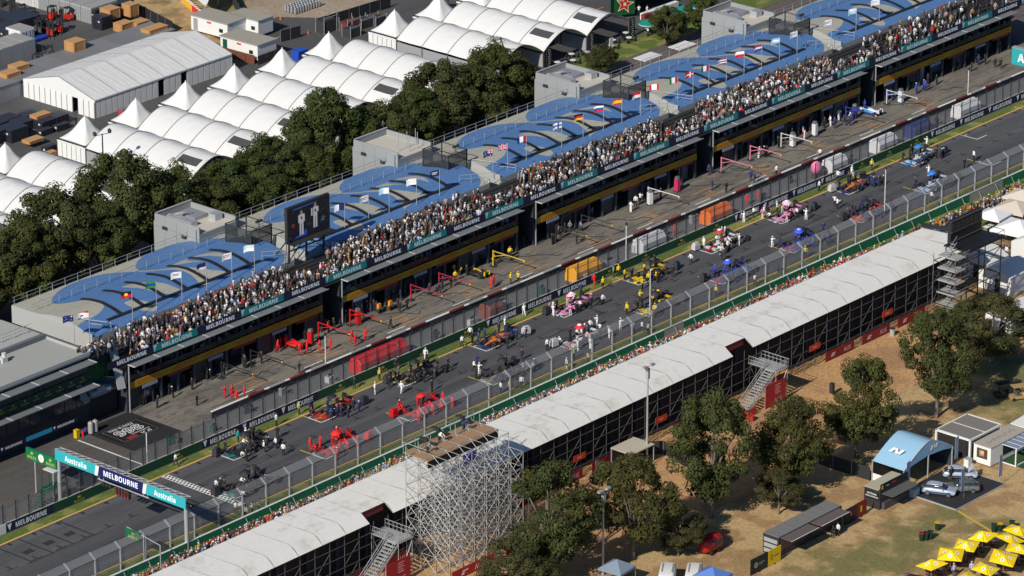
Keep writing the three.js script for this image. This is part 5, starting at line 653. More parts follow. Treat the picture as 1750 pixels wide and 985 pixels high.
  // black flight cases
  [[-3, -97.3, 3.4, 2, 3.2], [-6.3, -98.4, 3, 2, 3], [0.8, -99.6, 3.2, 1.4, 2.6], [3.6, -97.4, 3, 1.4, 2.4], [6.2, -97.2, 2.6, 1.5, 2.2], [1, -102.8, 3, 1.2, 2.4], [-2.2, -101.8, 3, 1.5, 2.5], [4.2, -101.5, 2.6, 1.2, 2], [1.4, -95, 2.4, 0.9, 1], [4.6, -94.8, 2.6, 0.9, 1], [-3.8, -88.6, 2.2, 1.1, 1], [34, -135.6, 5, 2.4, 5], [29.5, -133.4, 4, 2.2, 4], [31.5, -140.5, 5, 2.4, 5], [43.4, -126, 2.4, 2.1, 2.2], [44.8, -129, 2, 2.3, 2], [50, -130, 5, 2.2, 4.2]].forEach(([x, z, w, h, d], i) => { const t = thing('freight_case', `black freight case, ${NTH(i)} counted from the lower left of the yard`, 'case', [x, 0, z], rr(-0.06, 0.06), 'black freight cases'); part('box', bb(w, h, d), M([0.016, 0.018, 0.026], 0.5), t); part('lid', bb(w + 0.04, 0.08, d + 0.04, 0, h, 0), M([0.03, 0.035, 0.05], 0.5), t); part('label_patch', bb(0.03, 0.28, 0.4, -w / 2 - 0.02, h * 0.6, d * 0.2), M([0.5, 0.5, 0.5], 0.6), t); });
  // shipping containers
  const cont = (x, z, c, label, ry = 0, w = 6, d = 2.4) => { const t = thing('shipping_container', label, 'container', [x, 0, z], ry, 'shipping containers'); part('box', bb(w, 2.6, d), M(c, 0.6), t); part('roof', bb(w - 0.1, 0.05, d - 0.08, 0, 2.6, 0), M([0.3, 0.3, 0.29], 0.7), t); for (const s of [-0.5, 0.5]) { const dr = part('door', bb(0.05, 2.3, d * 0.46, -w / 2 - 0.03, 0.12, s * d * 0.48), M(c.map(v => v * 0.9), 0.6), t); part('lock_bar', [bar([-w / 2 - 0.08, 0.2, s * d * 0.3], [-w / 2 - 0.08, 2.4, s * d * 0.3], 0.03), bar([-w / 2 - 0.08, 0.2, s * d * 0.65], [-w / 2 - 0.08, 2.4, s * d * 0.65], 0.03)], STEEL, dr); } };
  for (let i = 0; i < 10; i++) cont(46.6, -130 - i * 2.5, i < 5 ? [0.3, 0.31, 0.31] : [0.6, 0.6, 0.58], `${i < 5 ? 'grey' : 'white'} container, ${NTH(i)} in the row at the top left`);
  for (let i = 0; i < 5; i++) cont(25.8 - i * 2.5, -126.6, [0.3, 0.31, 0.32], `low grey container, ${NTH(i)} in the short row by the left edge`, PI / 2 + PI, 4.6);
  cont(29.4, -130.4, [0.66, 0.66, 0.66], 'white container with black top by the left edge', PI / 2, 3.4, 3);
  const bt = thing('blue_tarpaulin', 'blue tarpaulin draped over cases near the forklifts', 'tarpaulin', [31.6, 0, -129.2]); part('sheet', loft([[-2.6, 0.5, 0, 0.7], [-1, 0.8, 0, 1.0], [1.4, 0.7, 0, 0.8], [2.6, 0.4, 0, 0.5]], 10), M([0.02, 0.08, 0.5], 0.5), bt);
  // forklifts
  const fork = (x, z, ry, c, label) => { const t = thing('forklift', label, 'forklift', [x, 0, z], ry, 'forklifts in the paddock'); part('body', [bb(1.7, 0.8, 1.1, 0, 0.3, 0), loft([[0.4, 0.5, 0.4, 1.3], [0.95, 0.5, 0.4, 1.2]], 10)], M(c, 0.4), t); part('overhead_guard', [bar([-0.6, 0.9, 0.5], [-0.4, 2.2, 0.5], 0.05), bar([0.7, 0.9, 0.5], [0.5, 2.2, 0.5], 0.05), bar([-0.6, 0.9, -0.5], [-0.4, 2.2, -0.5], 0.05), bar([0.7, 0.9, -0.5], [0.5, 2.2, -0.5], 0.05), bb(1.1, 0.08, 1.1, 0.05, 2.2, 0)], BLACK, t); part('mast', [bb(0.12, 2.4, 0.12, -1.0, 0.1, 0.35), bb(0.12, 2.4, 0.12, -1.0, 0.1, -0.35), bb(0.1, 0.1, 0.8, -1, 2.3, 0)], BLACK, t); part('seat', [bb(0.5, 0.2, 0.5, 0.2, 1.1, 0), bb(0.12, 0.5, 0.5, 0.45, 1.2, 0)], BLACK, t); for (const s of [-0.3, 0.3]) part('fork', bb(1.2, 0.05, 0.12, -1.6, 0.12, s), STEEL, t); for (const [a, b] of [[-0.6, 0.5], [-0.6, -0.5], [0.6, 0.45], [0.6, -0.45]]) part('wheel', new THREE.CylinderGeometry(0.32, 0.32, 0.22, 14).rotateX(PI / 2).translate(a, 0.32, b), TYRE, t); };
  [[41.2, -135.4, 'red forklift before the grey containers'], [42.3, -133, 'forklift beside it with black mast'], [35, -129.4, 'red-orange forklift parked by the kerb'], [37.3, -129.6, 'orange forklift at the end of the parked group']].forEach(([x, z, l], i) => fork(x, z, [0.3, -0.4, 0.9, 0.7][i], [0.6, 0.03, 0.015], l)); [[36.2, -132.2], [38.2, -137], [38.5, -139.6], [38.8, -142.4], [40.6, -147], [34.4, -131.6], [26.5, -120.6], [22.6, -119.2]].forEach(([x, z], i) => fork(x, z, rr(-1, 1), i < 5 ? [0.05, 0.05, 0.055] : [0.12, 0.12, 0.12], `dark forklift ${NTH(i)} from the parked group at the upper left`)); fork(86.5, -90.6, 2.4, [0.6, 0.06, 0.015], 'orange-red forklift driving by the far tents');
  // cabins
  for (const [x, z, l] of [[49, -98.4, 'nearer'], [53.6, -109.6, 'further'], [57.6, -106.2, 'small rear']]) { const t = thing('site_cabin', `${l} white portable cabin with tan roof`, 'cabin', [x, 0, z], 0.03); const s = l === 'small rear' ? 0.8 : 1; part('wall', bb(4.4 * s, 2.4, 8 * s, 0, 0.5, 0), WHITE, t); part('roof', bb(4.7 * s, 0.14, 8.3 * s, 0, 2.9, 0), M([0.33, 0.31, 0.26], 0.7), t); part('door', bb(0.06, 2, 0.9, -2.23 * s, 0.6, -3 * s), l === 'nearer' ? GREEN : M([0.3, 0.3, 0.3], 0.6), t); part('nameplate', bb(0.05, 0.3, 0.9, -2.23 * s, 2.3, 0), M([0.6, 0.08, 0.04], 0.6), t); part('window', bb(0.05, 0.6, 0.8, -2.23 * s, 1.3, 2.6 * s), DARK, t);
    if (l === 'nearer') { for (let i = 0; i < 4; i++) part('skirt_panel', bb(0.06, 1.5, 1.9, -2.9, 0, -3 + i * 2), M([0.13, 0.045, 0.025], 0.7), t); for (let i = 0; i < 3; i++) part('skirt_panel', bb(1.9, 1.5, 0.06, -1.9 + i * 2, 0, 4.6), M([0.035, 0.03, 0.03], 0.7), t); } }
  const blb = thing('blue_locker', 'bright blue storage box behind the pagoda tents', 'box', [52, 0, -90]); part('box', bb(2.2, 1.9, 1.6), M([0.015, 0.06, 0.4], 0.5), blb); part('lid', bb(2.3, 0.1, 1.7, 0, 1.9, 0), M([0.02, 0.08, 0.45], 0.5), blb);
  // black screen fences
  const scrn = (a, b, label, h = 2) => { const t = thing('screen_fence', label, 'fence'); const L = Math.hypot(b[0] - a[0], b[1] - a[1]), n = Math.round(L / 2.4); for (let i = 0; i < n; i++) { const p = [a[0] + (b[0] - a[0]) * i / n, a[1] + (b[1] - a[1]) * i / n], q = [a[0] + (b[0] - a[0]) * (i + 1) / n, a[1] + (b[1] - a[1]) * (i + 1) / n]; part('panel', beam([p[0], h / 2, p[1]], [q[0], h / 2, q[1]], 0.04, h - 0.1), M([0.014, 0.015, 0.018], 0.7), t); part('post', cyl(0.04, h + 0.1, p[0], 0, p[1]), STEEL, t); } };
  scrn([54, -134], [49, -115.5], 'long black screen fence along the brown verge'); scrn([57, -99], [61, -98.4], 'short black fence right of the cabins'); scrn([61.2, -112], [70, -124], 'dark fence before the yard at the top'); scrn([65.6, -99], [82, -98], 'black fence along the sandy yard');
  [[66, -97.4, 3, 2.6], [69, -95, 3, 2], [71.6, -94.4, 3, 1.6], [74.4, -94, 2.6, 1.4], [66.8, -92.6, 2.4, 1.8]].forEach(([x, z, w, h], i) => { const t = thing('stillage_cage', `dark metal stillage ${NTH(i)} from the gate by the sandy yard`, 'cage', [x, 0, z]); part('panel', bb(w - 0.1, h * 0.8, 1.8), M(i === 1 ? [0.1, 0.035, 0.025] : [0.03, 0.032, 0.035], 0.7), t); part('frame', [...[-1, 1].flatMap(s => [-1, 1].map(q => bb(0.08, h + 0.3, 0.08, s * w / 2, 0, q * 0.95))), bb(w, 0.08, 0.08, 0, h, 0.95)], GALV, t); });
  for (let i = 0; i < 40; i++) { const x = 69 + (i % 10) * 0.62 + rr(-0.08, 0.08), z = -109.5 + Math.floor(i / 10) * 0.75; const t = thing('beer_keg', 'silver keg in the block standing on the dirt yard', 'keg', [x, 0, z], 0, 'silver kegs on the yard'); part('drum', new THREE.LatheGeometry([[0.001, 0], [0.24, 0.02], [0.25, 0.3], [0.25, 0.9], [0.2, 1.1], [0.22, 1.2], [0.001, 1.2]].map(p => new THREE.Vector2(...p)), 10), M([0.5, 0.51, 0.52], 0.35, 0.6), t); }
  for (let i = 0; i < 14; i++) { const t = thing('beer_keg', 'silver keg in the small rack by the black fence', 'keg', [76 + (i % 7) * 0.65, 0, -99.9 + Math.floor(i / 7) * 0.8], 0, 'silver kegs in the rack'); part('drum', new THREE.LatheGeometry([[0.001, 0], [0.24, 0.02], [0.25, 0.3], [0.25, 0.9], [0.2, 1.1], [0.22, 1.2], [0.001, 1.2]].map(p => new THREE.Vector2(...p)), 10), M([0.5, 0.51, 0.52], 0.35, 0.6), t); }
  [[60.7, -108.6], [62.4, -108.2], [64.3, -108.2], [65.5, -107.2], [63.1, -98.7]].forEach(([x, z], i) => { const t = thing('traffic_cone', `orange traffic cone ${NTH(i)} from the cabins by the road`, 'cone', [x, 0.01, z], 0, 'traffic cones'); part('cone', new THREE.ConeGeometry(0.16, 0.7, 10).translate(0, 0.37, 0), M([0.7, 0.12, 0.02], 0.6), t); part('base', bb(0.4, 0.04, 0.4), M([0.6, 0.1, 0.02], 0.6), t); });
  one('yellow_barrier', [beam([60, 0.1, -109.2], [65.4, 0.1, -108.4], 0.25, 0.2)], M([0.65, 0.42, 0.03], 0.6), 'yellow kerb barrier beside the traffic cones', 'barrier');
  // tent at the very top, stacked bright barrels under it
  const tt = thing('open_sided_tent', 'white open tent roof with colourful barrels at the top edge', 'tent', [0, 0, 0]); part('roof', skin([[55.8, 3, -114.6], [64, 4.6, -120]].map(([x, y, z], i) => [[x, y, z], [x - (i ? 0 : 0) + 6, y + 0.2, z - 13], [x + 14, y + 0.6, z - 28]]), false), PVC, tt); for (const [x, z] of [[56, -115], [61.6, -127.5], [64, -120]]) part('leg', cyl(0.08, 3.2, x, 0, z), GALV, tt);
  for (let i = 0; i < 18; i++) { const t = thing('plastic_barrel', `${['blue', 'yellow', 'red'][Math.floor(i / 6)]} barrel ${NTH(i % 6)} under the open tent edge`, 'barrel', [57.2 + i * 0.42, 0, -116.6 - i * 0.86], 0, 'barrels under the open tent'); part('drum', cyl(0.36, 1.1, 0, 0, 0, 10), M([[0.5, 0.03, 0.02], [0.62, 0.35, 0.02], [0.04, 0.09, 0.4]][Math.floor(i / 6)], 0.5), t); part('lid', cyl(0.3, 0.08, 0, 1.1, 0, 10), WHITE, t); }
  // bar with red star
  const barB = thing('drinks_bar', 'dark green drinks bar with a red star at the top', 'bar', [0, 0, 0]); part('roof', skin([[103.6, -67], [117, -64.5]].map(([x, z]) => [[x, 3.6, z - 4], [x, 3.5, z], [x, 2.7, z + 1.6]]), false), M([0.005, 0.07, 0.03], 0.6), barB); part('back', bb(14, 2.8, 0.2, 110, 0, -68.4), M([0.01, 0.05, 0.03], 0.6), barB); part('counter', bb(9, 1.1, 0.8, 108.6, 0, -62.6), WHITE, barB);
  part('star_panel', board(3.6, 3.6, 0.15, 0, 0, 0, -0.5), print(256, 256, (g, w, h) => { fill(g, w, h, '#0b4a24'); for (const [r, c] of [[118, '#e8dcae'], [100, '#b3141c']]) { g.fillStyle = c; g.beginPath(); for (let i = 0; i < 10; i++) { const a = -PI / 2 + i * PI / 5 + 0.2, q = i % 2 ? r * 0.42 : r; g.lineTo(128 + q * Math.cos(a), 128 + q * Math.sin(a)); } g.fill(); } g.fillStyle = '#9fd0a0'; g.fillRect(112, 108, 34, 40); }), barB, [103, 0.6, -65.4]); part('timber_wall', bb(3, 2.2, 0.2, 98.6, 0, -67.4), WOOD, barB); part('red_counter', bb(1.8, 1.3, 0.8, 104, 0, -61.6), M([0.2, 0.03, 0.02], 0.6), barB);
  [[98.7, -56.9], [103.1, -56.7], [105.6, -57.2], [108, -57.1], [111.2, -56.9], [113.8, -57]].forEach(([x, z], i) => { const t = thing('teal_parasol', `teal parasol ${NTH(i)} from the left before the bar`, 'parasol', [x, 0, z], 0, 'teal parasols'); part('canopy', new THREE.ConeGeometry(1.7, 0.75, 8, 1, true).translate(0, 2.4, 0), M([0.0, 0.2, 0.15], 0.7), t); part('valance', new THREE.CylinderGeometry(1.7, 1.68, 0.22, 8, 1, true).translate(0, 1.95, 0), M([0.25, 0.45, 0.38], 0.7), t); part('pole', cyl(0.05, 2.6), STEEL, t); part('base', cyl(0.35, 0.12), CHARCOAL, t); });
  for (let i = 0; i < 9; i++) { const t = thing('cafe_table', `small white table ${NTH(i)} from the left before the open tent ends`, 'table', [[77, 79.4, 81.6, 84, 86.8, 89.2, 91.4, 94, 95.6][i], 0, [-57.6, -56.4, -58.6, -57.2, -57.8, -56.6, -58.2, -57, -59][i]], 0, 'white cafe tables'); part('top', cyl(0.5, 0.05, 0, 0.72, 0, 14), WHITE, t); part('leg', cyl(0.05, 0.72), STEEL, t); for (const a of [0.6, 2.6, 4.6]) part('stool', [bb(0.4, 0.45, 0.4, Math.cos(a), 0, Math.sin(a)), bb(0.4, 0.4, 0.06, Math.cos(a) * 1.2, 0.45, Math.sin(a) * 1.2)], BLACK, t); }
  for (const [x, l] of [[75.6, 'left'], [86, 'middle'], [96.2, 'right']]) { const t = thing('entrance_totem', `${l} black lettered totem at the tent mouths`, 'sign', [x, 0, -58.2]); part('panel', board(1.1, 3.2, 0.3), print(96, 280, (g, w, h) => { fill(g, w, h, '#121214'); for (let i = 0; i < 8; i++) { g.fillStyle = '#cfd0d0'; g.save(); g.translate(48, 24 + i * 33); g.rotate(0.3); g.fillRect(-26, -9, 52, 7); g.fillRect(-26 + (i % 3) * 14, -4, 12, 15); g.restore(); } }), t); part('base', bb(1.3, 0.15, 0.6), BLACK, t); }
  const ws = thing('lawn_sign', 'white two-panel sign on the lawn by the tents', 'sign', [88.7, 0, -56.3]); part('panel', bb(0.9, 1.7, 0.08, 0, 0.4, 0), WHITE, ws); part('post', cyl(0.04, 0.5), STEEL, ws);
  [[76.1, -38.4], [83.9, -37.8], [56, -38.2]].forEach(([x, z], i) => { const t = thing('awning', `white flat awning ${NTH(i)} behind the pit building`, 'awning', [x, 0, z], 0, 'awnings behind the pit building'); part('roof', bb(4.2, 0.1, 2.4, 0, 6, 0), PVC, t); for (const a of [-1.9, 1.9]) part('post', cyl(0.06, 6, a, 0, 1), STEEL, t); });
  const lp = thing('paddock_lamp_post', 'black lamp post with two round heads before the tents', 'lamp post', [-9.4, 0, -71]); part('post', cyl(0.14, 8.6, 0, 0, 0, 8, 0.09), BLACK, lp); part('crossarm', bar([-1.2, 8.5, -0.3], [1.2, 8.5, 0.3], 0.05), BLACK, lp); for (const s of [-1, 1]) part('lamp_head', new THREE.SphereGeometry(0.38, 10, 8).scale(0.6, 1, 1).translate(s * 1.2, 8.8, s * 0.3), BLACK, lp);
  const gc = thing('red_generator', 'small red generator by the marquee corner', 'generator', [15.4, 0, -92.2]); part('body', bb(1.5, 0.9, 0.9, 0, 0.2, 0), M([0.5, 0.03, 0.05], 0.5), gc); part('frame', [bb(1.6, 0.06, 1, 0, 1.15, 0), bb(0.06, 1.1, 0.06, -0.75, 0.1, 0.45), bb(0.06, 1.1, 0.06, 0.75, 0.1, 0.45)], STEEL, gc);
}
// ------------------------------------------------------------------ trees
const LEAF = new THREE.MeshPhysicalMaterial({ vertexColors: true, roughness: 0.8, specularIntensity: 0.35, side: THREE.DoubleSide, transmission: 0.2, thickness: 0 });
function crownGeo(o) { // unit-ish crown: o.rx, o.y0, o.y1, clumps, leaves, size, open
  const pos = [], nor = [], col = [], idx = [], C = []; let guard = 0;
  while (C.length < o.clumps && guard++ < 20000) { const a = rnd() * 2 * PI, u = rnd() * 2 - 1, r = Math.cbrt(0.25 + 0.75 * rnd()), s = Math.sqrt(1 - u * u); const p = [Math.cos(a) * s * r, u * r, Math.sin(a) * s * r]; const lump = fbm(p[0] * 1.7 + o.seed, p[2] * 1.7 + p[1] * 2 + 5, 2); if (lump < o.open) continue; const k = 0.8 + 0.35 * lump;
    const w = p[1] < 0 ? 1 + 0.15 * p[1] : 1 - 0.22 * p[1]; C.push([p[0] * o.rx * k * w, (o.y0 + o.y1) / 2 + p[1] * (o.y1 - o.y0) / 2 * (0.86 + 0.2 * lump), p[2] * o.rx * k * w]); }
  for (const c of C) { const cr = rr(0.75, 1.35) * o.cr, tone = rr(0.75, 1.25), warm = rr(0.9, 1.15);
    for (let i = 0; i < o.leaves; i++) {
      const a = rnd() * 2 * PI, u = rnd() * 2 - 1, s = Math.sqrt(1 - u * u), r = cr * Math.cbrt(rnd() * 0.7 + 0.3), d = [Math.cos(a) * s, u, Math.sin(a) * s], p = [c[0] + d[0] * r, c[1] + d[1] * r * 0.75, c[2] + d[2] * r], z = o.size * rr(0.6, 1.3);
      const t = V3(rnd() - 0.5, rnd() - 0.5, rnd() - 0.5).normalize(), n = V3(d[0] + rr(-0.5, 0.5), d[1] + 0.35 + rr(-0.5, 0.5), d[2] + rr(-0.5, 0.5)).normalize(), b = new THREE.Vector3().crossVectors(n, t).normalize(), e = new THREE.Vector3().crossVectors(b, n), k = pos.length / 3, f = tone * rr(0.75, 1.25);
      for (const [q, w] of [[-0.5, 0], [0, 0.32], [0.5, 0], [0, -0.32]]) { pos.push(p[0] + (e.x * q + b.x * w) * z, p[1] + (e.y * q + b.y * w) * z, p[2] + (e.z * q + b.z * w) * z); nor.push(n.x, n.y, n.z); col.push(o.col[0] * f * warm, o.col[1] * f, o.col[2] * f); }
      idx.push(k, k + 2, k + 1, k, k + 3, k + 2);
    } }
  const g = new THREE.BufferGeometry(); g.setAttribute('position', new THREE.Float32BufferAttribute(pos, 3)); g.setAttribute('normal', new THREE.Float32BufferAttribute(nor, 3)); g.setAttribute('color', new THREE.Float32BufferAttribute(col, 3)); g.setAttribute('uv', new THREE.BufferAttribute(new Float32Array(pos.length / 3 * 2), 2)); g.setIndex(idx); g.userData = { C }; return g;
}
const TINT = [[1, 1, 1], [0.86, 1.0, 0.85], [1.1, 1.12, 0.9], [1.0, 0.98, 0.8], [0.92, 0.88, 0.95]].map(c => { const m = LEAF.clone(); m.color.setRGB(...c); return m; });
function limb(pts, r0, r1) { const c = new THREE.CatmullRomCurve3(pts.map(p => V3(...p))), N = 7, rings = []; for (let i = 0; i <= N; i++) { const t = i / N, p = c.getPoint(t), d = c.getTangent(t), u = V3(1, 0, 0.2).cross(d).normalize(), w = d.clone().cross(u), r = r0 + (r1 - r0) * t; rings.push([...Array(7)].map((_, j) => { const a = j / 7 * 2 * PI; return [p.x + (u.x * Math.cos(a) + w.x * Math.sin(a)) * r, p.y + (u.y * Math.cos(a) + w.y * Math.sin(a)) * r, p.z + (u.z * Math.cos(a) + w.z * Math.sin(a)) * r]; })); } return skin(rings, true, true); }
function treeProto(o) { const crown = crownGeo(o), L = []; const cs = crown.userData.C; for (let i = 0; i < 11; i++) { const c = cs[Math.floor(i / 11 * cs.length)], y = o.y0 * 0.7 + (o.y1 - o.y0) * 0.25 * rnd(); L.push(limb([[0, y, 0], [c[0] * 0.4, y + (c[1] - y) * 0.55, c[2] * 0.4], c], 0.03 * o.rx, 0.008 * o.rx)); }
  return { crown, trunk: limb([[0, 0, 0], [0.12, o.y0 * 0.6, 0.05], [-0.05, o.y0 + (o.y1 - o.y0) * 0.35, 0.1], [0.1, o.y1 * 0.8, 0]], 0.045 * o.y1 * 0.6, 0.06), limbs: merge(L) }; }
{
  const plane = [0, 1, 2, 3].map(s => treeProto({ rx: 5.4, y0: 1.6, y1: 12.6, clumps: 120, leaves: 210, cr: 1.15, size: 0.36, open: 0.4, seed: s * 13 + 1, col: [0.056, 0.066, 0.018] }));
  const gum = [0, 1, 2, 3].map(s => treeProto({ rx: 5.6, y0: 2.2, y1: 12.6, clumps: 120, leaves: 210, cr: 1.05, size: 0.32, open: 0.44, seed: s * 7 + 51, col: [0.062, 0.064, 0.02] }));
  const bark = M([0.09, 0.07, 0.055], 0.9), pale = M([0.16, 0.13, 0.1], 0.85);
  const put = (name, label, P, x, z, H, R, ry, bk, grp) => { const t = thing(name, label, 'tree', [x, 0, z], ry, grp); const sx = R / 5.5, sy = H / 12.9; t.scale.set(sx, sy, sx); part('trunk', P.trunk, bk, t); part('limbs', P.limbs, bk, t); part('crown', P.crown, TINT[Math.floor(Math.abs(x * 7.3 + z)) % 5], t).userData.kind = 'stuff'; };
  [[-62, -44, 8, 5], [-56, -46, 12, 5.6], [-50.5, -44.5, 13, 5.6], [-43, -46, 16, 6.2], [-37.5, -42.5, 12.6, 5], [-30, -46, 17.6, 6.6], [-24.5, -43, 13, 5.2], [-19.4, -46, 12.6, 5.4], [-14.5, -43, 9.6, 4.6], [-9.6, -46, 10.4, 5], [-4.6, -43, 9, 4.4], [-0.8, -46, 12, 5.4], [5, -43.5, 9.4, 4.4], [11.2, -45.5, 16, 5.8], [15.6, -42, 11, 4.4], [22.8, -46, 11, 5.4], [29.6, -45, 11.4, 5], [36.4, -46, 14, 6], [42.4, -44, 12, 5.2], [48.6, -46, 13.6, 6], [54.6, -45.5, 9.4, 4.2]].forEach(([x, z, H, R], i) => put('plane_tree', `dense dark green tree, ${NTH(i)} from the left in the row behind the pits`, plane[i % 4], x, z, H, R, i * 2.1, bark, 'row of trees behind the pit building'));
  [[78, -49.5, 5.2, 2.6, 'small round tree by the open tent ends'], [96.5, -51.2, 6.6, 3.1, 'clipped tree between the path and teal parasols'], [106, -51.6, 7.4, 2.8, 'slim tree beside the furthest grey stair tower']].forEach(([x, z, H, R, l], i) => put('plane_tree', l, plane[i], x, z, H, R, i, bark));
  [[1.5, 71, 15.2, 4.9, 'tall gum tree left of the screen tower base'], [-15.5, 71, 13.8, 4.9, 'gum tree behind the blue roofed tent'], [-29.5, 71.4, 13, 4.9, 'dark gum tree above the black trailer'], [-41.8, 68.6, 17, 5.3, 'tallest gum tree, standing in front of the grandstand stairs'], [-57.2, 69, 13.4, 5.5, 'gum tree beside the thin park lamp post'], [-68.8, 65.6, 15.4, 5.8, 'gum tree at the foot of the scaffold tower'], [-76.5, 67.5, 8.6, 5, 'low gum tree at the bottom edge'], [21.2, 65.6, 9.6, 5.6, 'broad gum tree at the right edge by white tents'], [-35.5, 74.2, 6, 3, 'small shrubby gum below the tallest one'], [-53, 72.6, 6.4, 3.2, 'shrubby gum by the red pod']].forEach(([x, z, H, R, l], i) => put('gum_tree', l, gum[i % 4], x, z, H, R, i * 1.7 + 0.6, pale, 'gum trees in the park'));
}
// ------------------------------------------------------------------ grandstand and towers
const pole3 = (a, b, r = 0.04) => bar(a, b, r, 5);
{
  const st = thing('grandstand', 'long white roofed grandstand on dark scaffolding beside the track', 'grandstand');
  const rs = surf(1024, 64, 16, (x, z) => { const f = fbm(x * 0.3 + 2, z * 0.5, 4), n = fbm(x * 1.6, z * 1.6, 3), j = Math.abs((x + 114) / 4.05 % 1 - 0.5) * 2, s = sm(0.55, 0.8, f * 0.8 + n * 0.3 - 0.06 * (1 - j)) * n, k = 0.95 + 0.07 * fbm(x * 2, z * 2, 2); return mix([0.74 * k, 0.73 * k, 0.69 * k], [0.46, 0.39, 0.31], s * 0.6); });
  const RM = new THREE.MeshPhysicalMaterial({ map: rs, roughness: 0.6, side: THREE.DoubleSide });
  const P = [[40.9, 7.8], [44.2, 7.9], [47.5, 7.92], [48.9, 6.95]];
  let i = 0;
  for (let x = -114; x < 38.2; x += 4.05, i++) {
    const cut = (x > -12.9 && x < -8.8) || (x > -85 && x < -80.9); const prof = cut ? P.slice(0, 3) : P, w = 4.03;
    const g = skin([0, 0.5, 1].map(t => prof.map(([z, y]) => [x + w * t, y, z])), false), p = g.attributes.position, uv = g.attributes.uv; for (let k = 0; k < p.count; k++) uv.setXY(k, p.getX(k), p.getZ(k)); part('roof_panel', flat(g), RM, st);
    part('roof_seam', tube(prof.map(([z, y]) => [x, y + 0.02, z]), 0.03, 24, 5), M([0.3, 0.3, 0.29], 0.6), st);
    if (cut) { part('red_hatch', bb(4, 0.9, 0.1, x + 2, 6.9, 47.3), M([0.16, 0.012, 0.015], 0.6), st); }
  }
  part('front_fascia', bb(152, 0.3, 0.1, -38, 7.5, 40.85), M([0.5, 0.5, 0.5], 0.6), st);
  const steel = M([0.12, 0.125, 0.14], 0.5, 0.5), cloth = M([0.008, 0.009, 0.012], 0.8), red = print(512, 112, (g, w, h) => { fill(g, w, h, '#7c1220'); word(g, 'AUS', 390, 60, 70, '#d8c4c6', 'sans-serif', 'normal'); g.fillStyle = '#d8c4c6'; g.save(); g.transform(1, 0, -0.5, 1, 40, 0); g.fillRect(90, 36, 66, 13); g.fillRect(90, 54, 36, 24); g.fillRect(134, 54, 16, 24); g.restore(); });
  for (let k = 0; k < 61; k++) { const x = -113.5 + k * 2.52; for (const z of [41.2, 44.9, 48.7]) part('standard', pole3([x, 0, z], [x, z > 48 ? 6.9 : 7.8, z], 0.05), steel, st); if (k % 2) for (const y of [0.4, 2.9]) part('diagonal', pole3([x, y, 48.7], [x + 2.52, y + 2.4, 48.7], 0.035), steel, st); }
  for (const y of [1.5, 2.7, 4.2, 5.6]) part('ledger', pole3([-114, y, 48.72], [39, y, 48.72], 0.045), steel, st);
  part('back_cloth', bb(152, 7.4, 0.06, -37.8, 0.1, 46.2), cloth, st); part('end_cloth', bb(0.06, 7, 5, 38.4, 0, 43.8), cloth, st);
  for (let k = 0; k < 30; k++) part('cloth_strip', bb(0.5, 6.4, 0.05, -110 + k * 5.04, 0.3, 46.6), M([0.015, 0.02, 0.05], 0.8), st);
  for (let k = 0; k < 14; k++) part('seat_row', bb(150, 0.3, 0.78, -39, -0.2 + k * 0.36, 29.8 + k * 0.8), M([0.05, 0.052, 0.058], 0.7), st);
  for (let k = 0; k < 19; k++) { const x = -110 + k * 8; if (Math.abs(x + 11) < 5 || (x < -58 && x > -78)) continue; if (k % 4 !== 2) part('base_banner', board(6.2, 1.35, 0.06, x, 0.05, 49.05), red, st); if (k % 2 === 0) part('hanging_sign', board(2.3, 0.85, 0.05, x + 2.6, 2.5, 48.95), print(160, 60, (g, w, h) => { fill(g, w, h, '#b23218'); g.fillStyle = '#d9a090'; g.fillRect(44, 22, 70, 6); g.fillRect(52, 34, 54, 5); }), st); }
  part('yellow_banner', board(4.6, 2.8, 0.06, -54.8, 1.6, 49.1), print(320, 190, (g, w, h) => { fill(g, w, h, '#c9a416'); g.fillStyle = '#3a3a3c'; g.beginPath(); g.moveTo(90, 92); g.quadraticCurveTo(140, 40, 210, 52); g.lineTo(280, 40); g.lineTo(286, 88); g.lineTo(180, 104); g.fill(); g.fillStyle = '#b8b8b4'; g.fillRect(120, 66, 100, 14); g.fillStyle = '#2a2c38'; for (let q = 0; q < 9; q++) { g.fillRect(52 + q * 25, 128, 7, 34); g.fillRect(52 + q * 25, 128 + (q % 3) * 14, 18, 6); } }), st);
  // access stairs
  const stairs = (x, top, label) => { const t = thing('access_stairs', label, 'stairs', [x, 0, 51.4]); const run = 6.2; part('landing', bb(2.6, 0.12, 4.6, 1.2, top, -0.9), GALV, t); for (let k = 0; k < 17; k++) part('tread', bb(0.34, 0.06, 1.6, -0.1 - k * run / 17, top - 0.1 - k * (top - 0.2) / 17, 0.4), M([0.42, 0.44, 0.42], 0.5, 0.3), t);
    for (const s of [-0.45, 1.25]) { part('stringer', beam([0, top - 0.2, s], [-run, 0.1, s], 0.06, 0.25), GALV, t); part('handrail', [pole3([0, top + 1, s], [-run, 1.1, s]), pole3([0, top + 0.5, s], [-run, 0.6, s], 0.03), ...[...Array(8)].map((_, k) => pole3([-k * run / 7, top - 0.2 - k * (top - 0.3) / 7, s], [-k * run / 7, top + 1 - k * (top - 0.1) / 7, s], 0.025))], GALV, t); }
